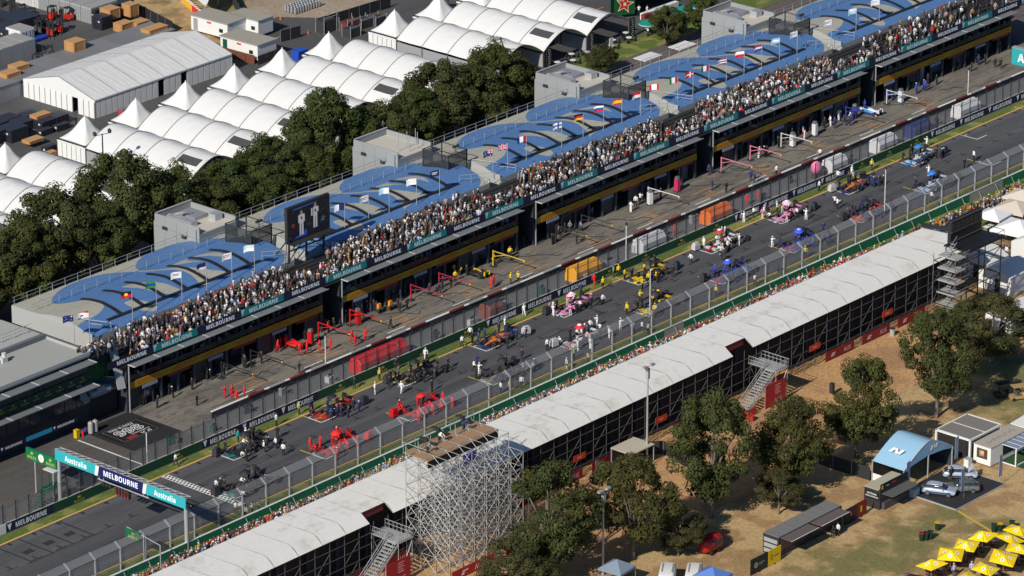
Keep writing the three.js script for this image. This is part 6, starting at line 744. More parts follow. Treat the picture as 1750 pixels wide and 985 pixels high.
    part('landing_rail', [[-0.1, 1.4, 2.5, 1.4], [2.5, 1.4, 2.5, -3.1], [-0.1, -3.1, -0.1, -0.5]].flatMap(([a, b, c, d]) => [pole3([a, top + 1.1, b], [c, top + 1.1, d]), pole3([a, top + 0.6, b], [c, top + 0.6, d], 0.03), ...[...Array(8)].map((_, k) => pole3([a + (c - a) * k / 7, top, b + (d - b) * k / 7], [a + (c - a) * k / 7, top + 1.1, b + (d - b) * k / 7], 0.025))]), GALV, t);
    for (const [a, b] of [[0, 1.3], [2.4, 1.3], [0, -3], [2.4, -3], [0, -1], [-2.2, 1.3], [-2.2, -0.4]]) part('support', pole3([a, 0, b], [a, a < -1 ? top * 0.62 : top, b]), GALV, t); part('brace', [pole3([0, 0.4, 1.3], [2.4, top - 0.3, 1.3]), pole3([0, top - 0.3, -3], [2.4, 0.4, -3]), pole3([0, 0.4, -3], [0, top - 0.3, 1.3])], GALV, t);
    part('red_screen', board(4.2, 3.2, 0.06, -0.2, 0.02, 1.45), print(256, 200, (g, w, h) => { fill(g, w, h, '#9a1622'); word(g, 'AUS', 160, 160, 52, '#e0cccc', 'sans-serif', 'normal'); g.fillStyle = '#d8b0b0'; for (let k = 0; k < 5; k++) g.fillRect(120, 24 + k * 18, 70 - (k % 2) * 16, 6); }), t); part('red_foot_panel', [bb(0.06, 1.1, 2.4, -run - 0.3, 0, 1.6), bb(2.2, 1.1, 0.06, -run + 0.8, 0, 1.5)], M([0.5, 0.015, 0.02], 0.6), t); };
  stairs(-8.6, 4.5, 'galvanised access stairs with red screens at the right of the grandstand'); stairs(-80.8, 5.2, 'galvanised access stairs left of the scaffold tower');
  // scaffold camera tower
  const SC = M([0.46, 0.46, 0.45], 0.45, 0.4), sc = thing('scaffold_tower', 'tall silver scaffold tower with camera platform over the grandstand roof', 'scaffold');
  const XS = [-76, -73.8, -71.6, -69.4, -67.2, -65, -62.8], ZS = [49.6, 51.9, 54.2, 56.5], YS = [0.2, 2.2, 4.2, 6.2, 8.2, 10.2, 12.2, 14];
  const top = (z) => z > 56 ? 12.2 : z > 51 ? 14 : 15.2;
  for (const x of XS) for (const z of ZS) part('standard', pole3([x, 0, z], [x, top(z), z], 0.05), SC, sc);
  for (const y of YS) { for (const z of ZS) if (y <= top(z)) part('ledger', pole3([-76, y, z], [-62.8, y, z], 0.038), SC, sc); for (const x of XS) { const zz = ZS.filter(z => y <= top(z)); part('transom', pole3([x, y, zz[0]], [x, y, zz[zz.length - 1]], 0.038), SC, sc); } }
  ZS.forEach((z, q) => { for (let a = 0; a < 6; a++) for (let b = 0; b < 7; b++) if (YS[b + 1] <= top(z) + 0.1) part('diagonal', (a + b + q) % 2 ? pole3([XS[a], YS[b], z], [XS[a + 1], YS[b + 1], z], 0.036) : pole3([XS[a + 1], YS[b], z], [XS[a], YS[b + 1], z], 0.036), SC, sc); });
  for (const x of XS) for (let a = 0; a < 3; a++) for (let b = 0; b < 7; b++) if (YS[b + 1] <= top(ZS[a + 1]) + 0.1) part('cross_brace', (a + b) % 2 ? pole3([x, YS[b], ZS[a]], [x, YS[b + 1], ZS[a + 1]], 0.034) : pole3([x, YS[b], ZS[a + 1]], [x, YS[b + 1], ZS[a]], 0.034), SC, sc);
  const more = []; ZS.forEach((z, q) => { for (let a = 0; a < 6; a++) for (let b = 0; b < 7; b++) if (YS[b + 1] <= top(z) + 0.1) more.push((a + b + q) % 2 ? pole3([XS[a + 1], YS[b], z], [XS[a], YS[b + 1], z], 0.034) : pole3([XS[a], YS[b], z], [XS[a + 1], YS[b + 1], z], 0.034)); });
  for (const x of XS) for (let a = 0; a < 3; a++) for (let b = 0; b < 7; b++) if (YS[b + 1] <= top(ZS[a + 1]) + 0.1) more.push((a + b) % 2 ? pole3([x, YS[b], ZS[a + 1]], [x, YS[b + 1], ZS[a]], 0.034) : pole3([x, YS[b], ZS[a]], [x, YS[b + 1], ZS[a + 1]], 0.034));
  part('counter_braces', more, SC, sc).userData.kind = 'stuff';
  for (const x of [-61, -58.9]) for (const z of [50.2, 52, 54]) part('buttress_standard', pole3([x, 0, z], [x, 6.6, z], 0.05), SC, sc); for (const z of [50.2, 52, 54]) for (let b = 0; b < 3; b++) { part('buttress_brace', pole3([-62.8, YS[b] + (b % 2) * 2, z], [-58.9, YS[b + 1] - (b % 2) * 2, z], 0.036), SC, sc); part('buttress_brace', pole3([-58.9, YS[b], z], [-62.8, YS[b + 1], z], 0.036), SC, sc); part('buttress_ledger', pole3([-62.8, YS[b + 1], z], [-58.9, YS[b + 1], z], 0.036), SC, sc); }
  part('deck', bb(12.6, 0.15, 4, -68.6, 13.6, 50.2), M([0.32, 0.2, 0.11], 0.8), sc); part('deck_skirt', bb(12.6, 0.9, 0.05, -68.6, 12.7, 52.1), cloth, sc);
  part('guard_rail', [pole3([-75, 15.1, 48.3], [-62.4, 15.1, 48.3]), pole3([-75, 14.6, 48.3], [-62.4, 14.6, 48.3], 0.03), pole3([-75, 15.1, 48.3], [-75, 15.1, 52]), ...[...Array(7)].map((_, k) => pole3([-75 + k * 2.1, 13.6, 48.3], [-75 + k * 2.1, 15.1, 48.3], 0.03))], SC, sc);
  const fb = print(512, 90, (g, w, h) => { fill(g, w, h, '#a01c1e'); word(g, 'AUS', 330, 48, 64, '#ddd', 'sans-serif', 'normal'); g.fillStyle = '#ddd'; g.save(); g.transform(1, 0, -0.5, 1, 30, 0); g.fillRect(110, 26, 70, 12); g.fillRect(110, 44, 36, 22); g.restore(); }); part('base_banner', board(7.6, 1.3, 0.06, -72.6, 0, 57.2), fb, sc); part('base_banner', board(6.4, 1.3, 0.06, -63.4, 0, 57), fb, sc);
  const tp = thing('blue_tarp', 'blue tarpaulin hanging under the camera platform', 'tarpaulin', [-68, 12.2, 52.6]); part('sheet', loft([[-1.2, 0.05, -0.6, 0.5], [0, 0.1, -0.9, 0.5], [1.2, 0.05, -0.7, 0.4]], 8), M([0.02, 0.04, 0.3], 0.6), tp); part('rope', pole3([-1.2, 0.4, 0], [-1.4, 1.2, -0.3], 0.02), BLACK, tp);
  for (const [x, z, o, l] of [[-73.2, 50.6, 'G', 'left'], [-70, 49.6, 'W', 'middle'], [-65.4, 49.4, 'N', 'right']]) { person('leaning', o, x, z, 1.6, `at the ${l} of the scaffold platform`, 'camera crew on the tower', 13.76); const c = thing('tv_camera', `television camera on tripod at the ${l} of the scaffold platform`, 'camera', [x + 0.4, 13.76, z - 0.8]); part('body', [bb(0.35, 0.4, 0.9, 0, 1.2, 0), bb(0.3, 0.3, 0.4, 0, 1.25, -0.6)], BLACK, c); for (const a of [0, 2.1, 4.2]) part('leg', pole3([0, 1.2, 0], [Math.cos(a) * 0.5, 0, Math.sin(a) * 0.5], 0.03), BLACK, c); }
  // screen tower at the far end
  const BK = M([0.02, 0.021, 0.024], 0.5, 0.3), tw = thing('screen_tower', 'black scaffold tower carrying the back of a big screen', 'tower');
  const TX = [26.8, 29.6, 33.6, 37.4], TZ = [51.8, 55.4]; for (const x of TX) for (const z of TZ) part('standard', pole3([x, 0, z], [x, 10.5, z], x > 29 ? 0.09 : 0.05), x > 29 ? BK : M([0.2, 0.2, 0.2], 0.5, 0.4), tw);
  for (const y of [1.4, 3.4, 5.4, 7.4, 9.4]) { for (const z of TZ) part('ledger', pole3([26.8, y, z], [37.4, y, z], 0.06), BK, tw); for (const x of TX) part('transom', pole3([x, y, 51.8], [x, y, 55.4], 0.06), BK, tw); }
  for (const z of TZ) for (let a = 1; a < 3; a++) for (let b = 0; b < 4; b++) part('diagonal', (a + b) % 2 ? pole3([TX[a], 1.4 + b * 2, z], [TX[a + 1], 3.4 + b * 2, z], 0.06) : pole3([TX[a + 1], 1.4 + b * 2, z], [TX[a], 3.4 + b * 2, z], 0.06), BK, tw);
  for (let b = 0; b < 6; b++) { part('stair_landing', bb(2.0, 0.14, 3.2, 28, 1.4 + b * 1.75, 53.9), M([0.45, 0.46, 0.43], 0.5, 0.3), tw); part('stair_flight', [0, 1, 2, 3, 4].flatMap(q => [bb(0.3, 0.04, 0.7, 27.3 + q * 0.34, 1.6 + b * 1.75 + q * 0.32, 53.6)]).concat([pole3([27, 1.6 + b * 1.75, 53.95], [29, 3.2 + b * 1.75, 53.95], 0.03), pole3([27, 2.5 + b * 1.75, 53.95], [29, 4.1 + b * 1.75, 53.95], 0.025)]), GALV, tw); part('stair_rail', [pole3([26.8, 2.4 + b * 1.75, 55.8], [29.4, 2.4 + b * 1.75, 55.8], 0.03), pole3([26.8, 1.9 + b * 1.75, 55.8], [29.4, 1.9 + b * 1.75, 55.8], 0.025)], GALV, tw); }
  part('platform', bb(8.2, 0.2, 4.2, 34, 10.4, 53.3), BK, tw); part('platform_rail', [pole3([30, 11.5, 55.4], [38, 11.5, 55.4]), pole3([38, 11.5, 51.6], [38, 11.5, 55.4]), ...[...Array(5)].map((_, k) => pole3([30 + k * 2, 10.5, 55.4], [30 + k * 2, 11.5, 55.4], 0.03))], BK, tw);
  part('base_ballast', bb(6, 1.2, 3, 33.5, 0, 53.6), M([0.1, 0.09, 0.08], 0.8), tw); part('lattice_bridge', [beam([38.8, 8.5, 41], [38.4, 9.6, 51.6], 0.1, 0.6)], BK, tw);
  const bs = thing('rear_of_screen', 'black back of a large video screen on the tower', 'screen', [34.2, 10.7, 51.5]); part('cabinet', bb(7.2, 3.2, 0.5), M([0.016, 0.017, 0.02], 0.5), bs); for (const y of [0.1, 1.5, 3.05]) part('rail', bb(7.3, 0.14, 0.2, 0, y, 0.32), M([0.06, 0.06, 0.065], 0.5), bs); for (let k = 0; k < 7; k++) part('module', bb(0.85, 1.1, 0.12, -3.05 + k * 1.02, 1.75, 0.3), M([0.025, 0.026, 0.03], 0.5), bs);
}
// ------------------------------------------------------------------ park in the foreground
{
  // blue marquee with its deck
  const bm = thing('blue_marquee', 'light blue curved roof marquee with white letter marks', 'marquee', [0, 0, 0]); const BL = M([0.26, 0.45, 0.62], 0.5);
  const X0 = -20, X1 = -9.8, zA = 76.8, zB = 81.6, pr = []; for (let i = 0; i <= 12; i++) { const t = i / 12, a = Math.abs(t - 0.5) * 2; pr.push([X0 + (X1 - X0) * t, 2.7 + 2.4 * (1 - a ** 1.35)]); }
  part('roof', skin([zA, (zA + zB) / 2, zB].map(z => pr.map(([x, y]) => [x, y, z])), false), BL, bm);
  const gab = new THREE.ShapeGeometry(new THREE.Shape([...pr.map(p => new THREE.Vector2(...p)), ...[[X1, 2.5], [-11.8, 2.9], [-14.9, 3.15], [-18, 2.9], [X0, 2.5]].map(p => new THREE.Vector2(...p))])); part('gable', gab, M([0.2, 0.38, 0.55], 0.5), bm, [0, 0, zB + 0.02]);
  const nMark = (k) => merge([[[0, 0], [0.45, 0], [0.8, 0.7], [0.35, 0.7]], [[0.62, 0.7], [1.02, 0.7], [1.42, 0], [1.02, 0]], [[1.2, 0], [1.65, 0], [2.0, 0.7], [1.55, 0.7]]].map(q => new THREE.ExtrudeGeometry(new THREE.Shape(q.map(p => new THREE.Vector2(p[0] * k, p[1] * k))), { depth: 0.02, bevelEnabled: false })));
  part('letter_mark', nMark(0.8), M([0.72, 0.72, 0.7], 0.5), bm, [-14.6, 3.75, zB + 0.05]);
  { const m = part('letter_mark', nMark(1.05), M([0.74, 0.73, 0.7], 0.5), bm), a = V3(0, 0, 1), b = V3(0.82, 0.572, 0).normalize(); m.applyMatrix4(new THREE.Matrix4().makeBasis(a, b, a.clone().cross(b)).setPosition(-18.55, 3.93, 78.1)); }
  part('rib', tube(pr.map(([x, y]) => [x, y + 0.03, zB]), 0.06, 24, 5), M([0.5, 0.5, 0.5], 0.5), bm); for (const [x, z] of [[X0, zA], [X0, zB], [X1, zA], [X1, zB], [-14.9, zB]]) part('leg', bb(0.14, x === -14.9 ? 3.2 : 2.7, 0.14, x, 0, z), GALV, bm);
  part('side_wall', bb(0.05, 1.0, 4.6, X0, 0.1, 79.2), WHITE, bm); part('rear_wall', bb(10, 2.6, 0.06, -14.9, 0, zA), M([0.02, 0.02, 0.024], 0.7), bm); part('inner_banner', bb(3.2, 1.8, 0.05, -11.6, 0.7, zA + 1.2), M([0.02, 0.12, 0.42], 0.5), bm); part('far_wall', bb(0.06, 2.6, 4.6, X1, 0, 79.2), M([0.03, 0.04, 0.06], 0.7), bm);
  const dk = thing('display_deck', 'black show deck with grey edging under the parked cars', 'deck', [0, 0, 0]); part('floor', bb(10.2, 0.14, 8.2, -15.3, 0.01, 85.8), M([0.022, 0.022, 0.024], 0.7), dk); part('edge', [bb(10.4, 0.16, 0.12, -15.3, 0.01, 89.96), bb(0.12, 0.16, 8.3, -20.46, 0.01, 85.8), bb(0.12, 0.16, 8.3, -10.14, 0.01, 85.8)], GALV, dk);
  const car = (x, z, ry, c, label, lines) => { const t = thing('hatchback_car', label, 'car', [x, 0.15, z], ry); const P = M(c, 0.3, 0.2, { clearcoat: 1 });
    part('body', loft([[-2.15, 0.6, 0.35, 0.68, 0, 0.5], [-1.95, 0.82, 0.24, 0.8, 0, 0.5], [-1.2, 0.89, 0.22, 0.92, 0, 0.45], [0, 0.9, 0.22, 0.98, 0, 0.45], [1.4, 0.89, 0.22, 1.0, 0, 0.45], [1.95, 0.84, 0.26, 0.96, 0, 0.5], [2.15, 0.7, 0.34, 0.8, 0, 0.5]], 18), P, t); part('cabin_glass', loft([[-1.05, 0.7, 0.86, 0.95, 0, 0.6], [-0.35, 0.68, 0.86, 1.36, 0, 0.6], [1.2, 0.66, 0.86, 1.4, 0, 0.6], [2.0, 0.62, 0.86, 0.98, 0, 0.6]], 14), GLASS, t); part('roof', loft([[-0.42, 0.52, 1.3, 1.38, 0, 0.5], [0.2, 0.6, 1.34, 1.46, 0, 0.5], [1.1, 0.6, 1.34, 1.45, 0, 0.5], [1.55, 0.5, 1.25, 1.3, 0, 0.5]], 12), P, t);
    for (const s of [-1, 1]) { part('headlight', bx(0.2, 0.14, 0.4, -2.02, 0.66, s * 0.55), M([0.5, 0.52, 0.55], 0.1), t); part('tail_light', bx(0.12, 0.14, 0.4, 2.06, 0.78, s * 0.58), M([0.3, 0.01, 0.01], 0.3), t); part('mirror', bx(0.12, 0.14, 0.2, -0.6, 0.98, s * 0.98), P, t); if (lines) part('side_stripe', bx(2.4, 0.16, 0.02, 0, 0.5, s * 0.905), NAVY, t); }
    for (const [a, b] of [[-1.32, 0.8], [-1.32, -0.8], [1.3, 0.8], [1.3, -0.8]]) { const w = new THREE.Group(); w.name = 'wheel'; w.position.set(a, 0.33, b); t.add(w); part('tyre', new THREE.CylinderGeometry(0.33, 0.33, 0.24, 18).rotateX(PI / 2), TYRE, w); part('rim', new THREE.CylinderGeometry(0.22, 0.22, 0.26, 10).rotateX(PI / 2), M([0.3, 0.3, 0.32], 0.3, 0.8), w); } return t; };
  car(-18, 85.6, 2.0, [0.42, 0.5, 0.62], 'pale blue hatchback at the front left of the deck', 1); car(-15.4, 87.2, 5.4, [0.15, 0.155, 0.16], 'grey coupe in the middle of the deck'); const hb = car(-12.2, 84.6, 2.2, [0.5, 0.56, 0.66], 'pale hatchback with open bonnet at the deck rear', 1); const bn = part('bonnet', bb(1.0, 0.04, 1.4, -0.5, 0, 0), M([0.5, 0.56, 0.66], 0.3), hb, [-1.0, 0.95, 0]); bn.rotation.z = -0.9;
  const banner = (x, z, label, ry = 0.2) => { const t = thing('feather_banner', label, 'banner', [x, 0.1, z], ry); part('pole', cyl(0.03, 4.2), STEEL, t); part('cloth', board(0.95, 2.9, 0.02, -0.5, 1.2, 0), print(96, 290, (g, w, h) => { fill(g, w, h, '#9fb8d8'); fill(g, w, 46, '#b9a9b0'); g.fillStyle = '#8a94a8'; g.fillRect(20, 60, 56, 5); g.fillRect(20, 72, 40, 5); }), t); part('foot', bb(0.6, 0.05, 0.6), CHARCOAL, t); }; banner(-17, 88.6, 'pale blue banner standing before the grey coupe'); banner(-10.4, 89.6, 'pale blue banner at the right corner of the deck'); banner(-19.6, 82.2, 'pale blue banner at the left tent corner'); banner(-9.4, 82.2, 'pale blue banner at the right tent corner');
  person('standing', 'B', -13.6, 84.2, 1, 'beside the open bonnet car', 'people at the car deck', 0.15);
  // pergola, white trailer bar
  const pg = thing('pergola', 'white framed pergola with slatted grey roof', 'pergola', [0, 0, 0]); for (const [x, z] of [[-7.1, 77.2], [-7.1, 82.4], [-0.5, 77.2], [-0.5, 82.4]]) part('post', bb(0.25, 2.8, 0.25, x, 0, z), WHITE, pg); part('frame', [bb(6.8, 0.25, 0.2, -3.8, 2.7, 77.2), bb(6.8, 0.25, 0.2, -3.8, 2.7, 82.4), bb(0.2, 0.25, 5.3, -7.1, 2.7, 79.8), bb(0.2, 0.25, 5.3, -0.5, 2.7, 79.8), bb(0.12, 0.2, 5.2, -3.8, 2.72, 79.8)], WHITE, pg); for (let i = 0; i < 26; i++) { const m = part('slat', bb(6.4, 0.03, 0.17), M([0.2, 0.185, 0.17], 0.6), pg, [-3.8, 2.85, 77.4 + i * 0.192]); m.rotation.x = 0.5; } part('rear_screen', bb(0.06, 2.5, 5, -6.9, 0, 79.8), M([0.016, 0.016, 0.018], 0.7), pg);
  const tb = thing('trailer_bar', 'white fold-out trailer bar with framed canopy', 'trailer', [0, 0, 0]); part('body', bb(7.6, 2.4, 2.6, -3.2, 0.15, 84.2), WHITE, tb); part('roof', bb(7.7, 0.1, 2.7, -3.2, 2.55, 84.2), print(512, 180, (g, w, h) => { fill(g, w, h, '#a7a196'); g.strokeStyle = '#86806f'; g.lineWidth = 7; g.beginPath(); g.moveTo(70, 120); for (let q = 0; q < 22; q++) g.quadraticCurveTo(80 + q * 17, q % 5 === 0 ? 30 : 70 + (q % 3) * 16, 92 + q * 17, 112 - (q % 4) * 9); g.stroke(); }), tb); part('raised_flap', beam([0.8, 2.75, 84.2], [5.2, 3.0, 84.2], 2.5, 0.1), WHITE, tb); part('picture', board(1.6, 1.3, 0.03, 0, 0, 0, -PI / 2), print(128, 104, (g, w, h) => { fill(g, w, h, '#4a3a30'); g.fillStyle = '#b07a58'; g.fillRect(30, 20, 60, 60); g.fillStyle = '#c8b090'; g.beginPath(); g.arc(66, 40, 20, 0, 7); g.fill(); }), tb, [-7.03, 0.9, 84.2]); for (let i = 0; i < 4; i++) part('canopy_panel', bb(1.04, 0.05, 2.2, -4.15 + i * 1.1, 2.42, 86.7), M([0.22, 0.27, 0.38], 0.4), tb); part('canopy_bars', [0, 1, 2, 3, 4].map(i => bb(0.07, 0.07, 2.3, -4.7 + i * 1.1, 2.42, 86.7)), WHITE, tb); part('canopy_frame', [...[-4.8, -0.4].map(x => bb(0.14, 2.3, 0.14, x, 0, 87.8)), bb(4.5, 0.12, 0.12, -2.6, 0.05, 87.8), bb(4.5, 0.12, 0.12, -2.6, 2.3, 87.8), bb(0.12, 0.12, 2.2, -4.8, 0.05, 86.7), bb(0.12, 0.12, 2.2, -0.4, 0.05, 86.7)], WHITE, tb); part('opening', bb(3.6, 1.4, 0.05, -2.6, 0.8, 85.52), DARK, tb);
  struct('lawn_mat', sheet(-4.6, 6, 84.5, 90, 0.02), M([0.02, 0.07, 0.015], 0.9)); const wb = thing('white_locker', 'small white cabinet beside the blue marquee', 'cabinet', [-8.6, 0, 83.2]); part('box', bb(0.8, 1.1, 0.7), WHITE, wb); part('lid', bb(0.86, 0.06, 0.76, 0, 1.1, 0), GALV, wb);
  // merchandise kiosk, black trailer, sign fence
  const mk = thing('merchandise_kiosk', 'black merchandise kiosk with cream roof and raised flap', 'kiosk', [0, 0, 0]); part('body', bb(5.8, 2.5, 2.4, -23.6, 0, 81.6), BLACK, mk); part('roof', bb(5.8, 0.08, 2.2, -23.6, 2.5, 81.4), M([0.4, 0.38, 0.28], 0.7), mk); part('sign_board', board(5.6, 0.9, 0.08, -23.6, 2.4, 82.75), print(384, 64, (g, w, h) => { fill(g, w, h, '#141416'); g.fillStyle = '#d8b81a'; g.fillRect(14, 12, 22, 38); g.fillStyle = '#b4b4b4'; g.fillRect(80, 28, 40, 10); g.fillStyle = '#a33030'; g.fillRect(160, 24, 60, 16); g.fillStyle = '#888'; g.beginPath(); g.arc(330, 32, 22, 0, 7); g.stroke(); }), mk); part('flap', beam([-20.9, 2.1, 83.7], [-26.2, 2.1, 83.7], 1.7, 0.06), M([0.1, 0.1, 0.1], 0.6), mk); part('end_lettering', board(2.2, 1.0, 0.04, 0, 0, 0, -PI / 2), print(192, 90, (g, w, h) => { fill(g, w, h, '#0d0d0f'); word(g, 'OFFICIAL', 96, 28, 30, '#ddd'); word(g, 'MERCHANDISE', 96, 62, 24, '#ddd'); }), mk, [-26.54, 1.2, 81.6]); part('counter', bb(5, 0.9, 0.5, -23.6, 0, 83), M([0.06, 0.06, 0.06], 0.6), mk);
  const cb2 = thing('cool_box', 'pale grey storage cube beside the merchandise kiosk', 'box', [-20.3, 0, 83.4]); part('box', bb(1.1, 1.0, 1), M([0.4, 0.44, 0.48], 0.6), cb2); part('lid', bb(1.16, 0.08, 1.06, 0, 1, 0), M([0.45, 0.48, 0.5], 0.6), cb2);
  const tr = thing('sales_trailer', 'long black sales trailer with grey roof and flaps', 'trailer', [0, 0, 0]); part('body', bb(12.4, 2.5, 2.4, -39.4, 0.1, 80.8), BLACK, tr); for (let i = 0; i < 8; i++) part('roof_panel', bb(1.5, 0.08, 2.3, -44.85 + i * 1.55, 2.6, 80.8), M([0.17, 0.17, 0.17], 0.6), tr); for (const [x, w] of [[-42.6, 5.4], [-36.6, 5.6]]) { part('flap', beam([x - w / 2, 2.5, 82.8], [x + w / 2, 2.5, 82.8], 1.7, 0.06), M([0.12, 0.1, 0.095], 0.6), tr); part('flap_edge', bb(w, 0.06, 0.06, x, 2.5, 83.68), WHITE, tr); part('display', bb(w - 0.4, 1.3, 0.05, x, 0.8, 82.03), M([0.06, 0.035, 0.03], 0.6), tr); } for (let i = 0; i < 3; i++) part('rack', bb(0.05, 0.5, 2, -45.65, 0.3 + i * 0.7, 80.8), GALV, tr);
  const sg = (a, b, c, label, d) => { const t = thing('sign_panel', label, 'sign', [(a + b) / 2, 0, 82.6 + c]); part('panel', board(b - a, 2.0, 0.08, 0, 0.05, 0), print(256, 150, d), t); part('foot', bb(0.3, 0.06, 1, 0, 0, -0.3), CHARCOAL, t); };
  sg(-51.8, -48.5, 0, 'black sign panel with a ringed star', (g, w, h) => { fill(g, w, h, '#121417'); g.strokeStyle = '#ccc'; g.lineWidth = 6; g.beginPath(); g.arc(80, 75, 22, 0, 7); g.stroke(); for (let i = 0; i < 3; i++) { g.beginPath(); g.moveTo(80, 75); g.lineTo(80 + 22 * Math.sin(i * 2.1), 75 - 22 * Math.cos(i * 2.1)); g.stroke(); } g.fillStyle = '#5a8a86'; g.fillRect(120, 64, 90, 10); g.fillRect(120, 80, 60, 8); }); sg(-48.4, -46, 0, 'yellow sign panel with a diamond', (g, w, h) => { fill(g, w, h, '#d9b40c'); g.strokeStyle = '#222'; g.lineWidth = 9; g.beginPath(); g.moveTo(70, 45); g.lineTo(92, 75); g.lineTo(70, 105); g.lineTo(48, 75); g.closePath(); g.stroke(); g.fillStyle = '#8a7010'; g.fillRect(116, 66, 100, 16); }); sg(-33, -30.8, -0.3, 'dark sign panel with red dots by the trailer end', (g, w, h) => { fill(g, w, h, '#15151a'); g.fillStyle = '#c0482a'; g.beginPath(); g.arc(150, 70, 20, 0, 7); g.fill(); }); sg(-30.7, -28.4, -0.4, 'dark red sign panel with yellow shield', (g, w, h) => { fill(g, w, h, '#741418'); g.fillStyle = '#d8b41c'; g.fillRect(112, 44, 40, 60); });
  // yellow parasols and picnic tables
  const yp = print(256, 256, (g, w, h) => { fill(g, w, h, '#f2cf08'); for (const [x, y] of [[128, 62], [128, 194], [62, 128], [194, 128]]) { g.fillStyle = '#f1ead8'; g.beginPath(); g.ellipse(x, y, 27, 20, 0, 0, 7); g.fill(); g.fillStyle = '#8a5a50'; g.fillRect(x - 16, y - 4, 32, 8); } }); const can = (() => { const g = new THREE.ConeGeometry(1.98, 0.62, 4, 1, true).rotateY(PI / 4); const p = g.attributes.position, u = g.attributes.uv; for (let i = 0; i < p.count; i++) u.setXY(i, 0.5 + p.getX(i) / 2.9, 0.5 - p.getZ(i) / 2.9); return flat(g); })();
  [[-28.3, 99.4], [-31.8, 99.5], [-35.1, 99.6], [-38.8, 99.5], [-26.8, 102.4], [-24.3, 101.8], [-31.9, 105], [-35.7, 105.1], [-28.4, 104.8], [-39.6, 105.2], [-23.2, 104.6], [-43.6, 99.9]].forEach(([x, z], i) => { const mar = i === 11, t = thing('yellow_parasol'.replace('yellow', mar ? 'maroon' : 'yellow'), mar ? 'maroon square parasol at the bottom edge' : `yellow square parasol, ${NTH(i)} counted from the rear row by the bins`, 'parasol', [x, 0, z], rr(-0.2, 0.35), 'square parasols'); { const c = part('canopy', can, mar ? M([0.06, 0.012, 0.016], 0.6) : yp, t, [0, 2.45, 0]); c.rotation.set(rr(-0.16, 0.16), rr(-0.3, 0.3), rr(-0.16, 0.16)); const q = rr(0.92, 1.06); c.scale.set(q, rr(0.8, 1.2), q); } part('ribs', [0, 1, 2, 3].map(a => bar([0, 2.7, 0], [Math.cos(a * PI / 2 + 0.78) * 1.8, 2.2, Math.sin(a * PI / 2 + 0.78) * 1.8], 0.02)), STEEL, t); part('pole', cyl(0.04, 2.6), STEEL, t); part('base', cyl(0.3, 0.1), CHARCOAL, t); });
  const W2 = M([0.13, 0.04, 0.028], 0.7), tableGeo = [[...[-0.3, 0, 0.3].map(z => bb(2, 0.05, 0.26, 0, 0.72, z))], [bb(2, 0.05, 0.28, 0, 0.42, 0.72)], [bb(2, 0.05, 0.28, 0, 0.42, -0.72)], [-0.8, 0.8].flatMap(x => [beam([x, 0, -0.65], [x, 0.72, -0.2], 0.06, 0.08), beam([x, 0, 0.65], [x, 0.72, 0.2], 0.06, 0.08), bb(0.06, 0.08, 1.5, x, 0.36, 0)])].map(merge);
  [[-33.6, 98.9], [-30.2, 98.9], [-26.8, 99], [-37.4, 98.9], [-30.6, 104.4], [-27, 104.2], [-34.2, 104.6], [-25.2, 103.6]].forEach(([x, z], i) => { const t = thing('picnic_table', `brown picnic table, ${NTH(i)} counted from the rear row of parasols`, 'picnic table', [x, 0, z], -0.9 + rr(-0.1, 0.1), 'brown picnic tables'); part('tabletop', tableGeo[0], W2, t); part('bench', tableGeo[1], W2, t); part('bench', tableGeo[2], W2, t); part('leg_frame', tableGeo[3], W2, t); for (let k = 0; k < 3; k++) part('cup', cyl(0.05, 0.14, rr(-0.7, 0.7), 0.77, rr(-0.25, 0.25), 8), WHITE, t);
    for (const s of [-1, 1]) if (rnd() < 0.6) { const m = person('sitting', pick(['W', 'B', 'L', 'R', 'N']), x + 0.5 * s, z + 0.6 * s, s > 0 ? -2.4 : 0.7, `at the ${NTH(i)} picnic table`, 'people at picnic tables'); } });
  [[-30.4, 92], [-29.9, 92.3], [-29.3, 92.5], [-26.6, 91.6], [-22.6, 97.1], [-21.9, 97.5], [-20.4, 98.2]].forEach(([x, z], i) => { const t = thing('wheelie_bin', `dark green wheelie bin, ${NTH(i)} from the left on the lawn`, 'bin', [x, 0, z], 0.4, 'wheelie bins on the lawn'); part('body', loft([[0, 0, 0, 0]], 3) && cyl(0.32, 0.95, 0, 0.06, 0, 4, 0.4).rotateY(PI / 4), M([0.012, 0.03, 0.02], 0.5), t); part('lid', bb(0.62, 0.08, 0.66, 0, 1.0, 0), M(i === 3 || i === 5 ? [0.6, 0.32, 0.01] : i === 0 ? [0.25, 0.01, 0.02] : [0.015, 0.035, 0.024], 0.5), t); for (const s of [-0.25, 0.25]) part('wheel', new THREE.CylinderGeometry(0.1, 0.1, 0.05, 10).rotateX(PI / 2).translate(0.26, 0.1, s), TYRE, t); });
  one('ground_cable_cover', [beam([-20.4, 0.03, 90.2], [-23.6, 0.03, 99.6], 0.3, 0.05)], M([0.55, 0.34, 0.06], 0.6), 'yellow cable cover running from the deck to the parasols', 'cable cover');
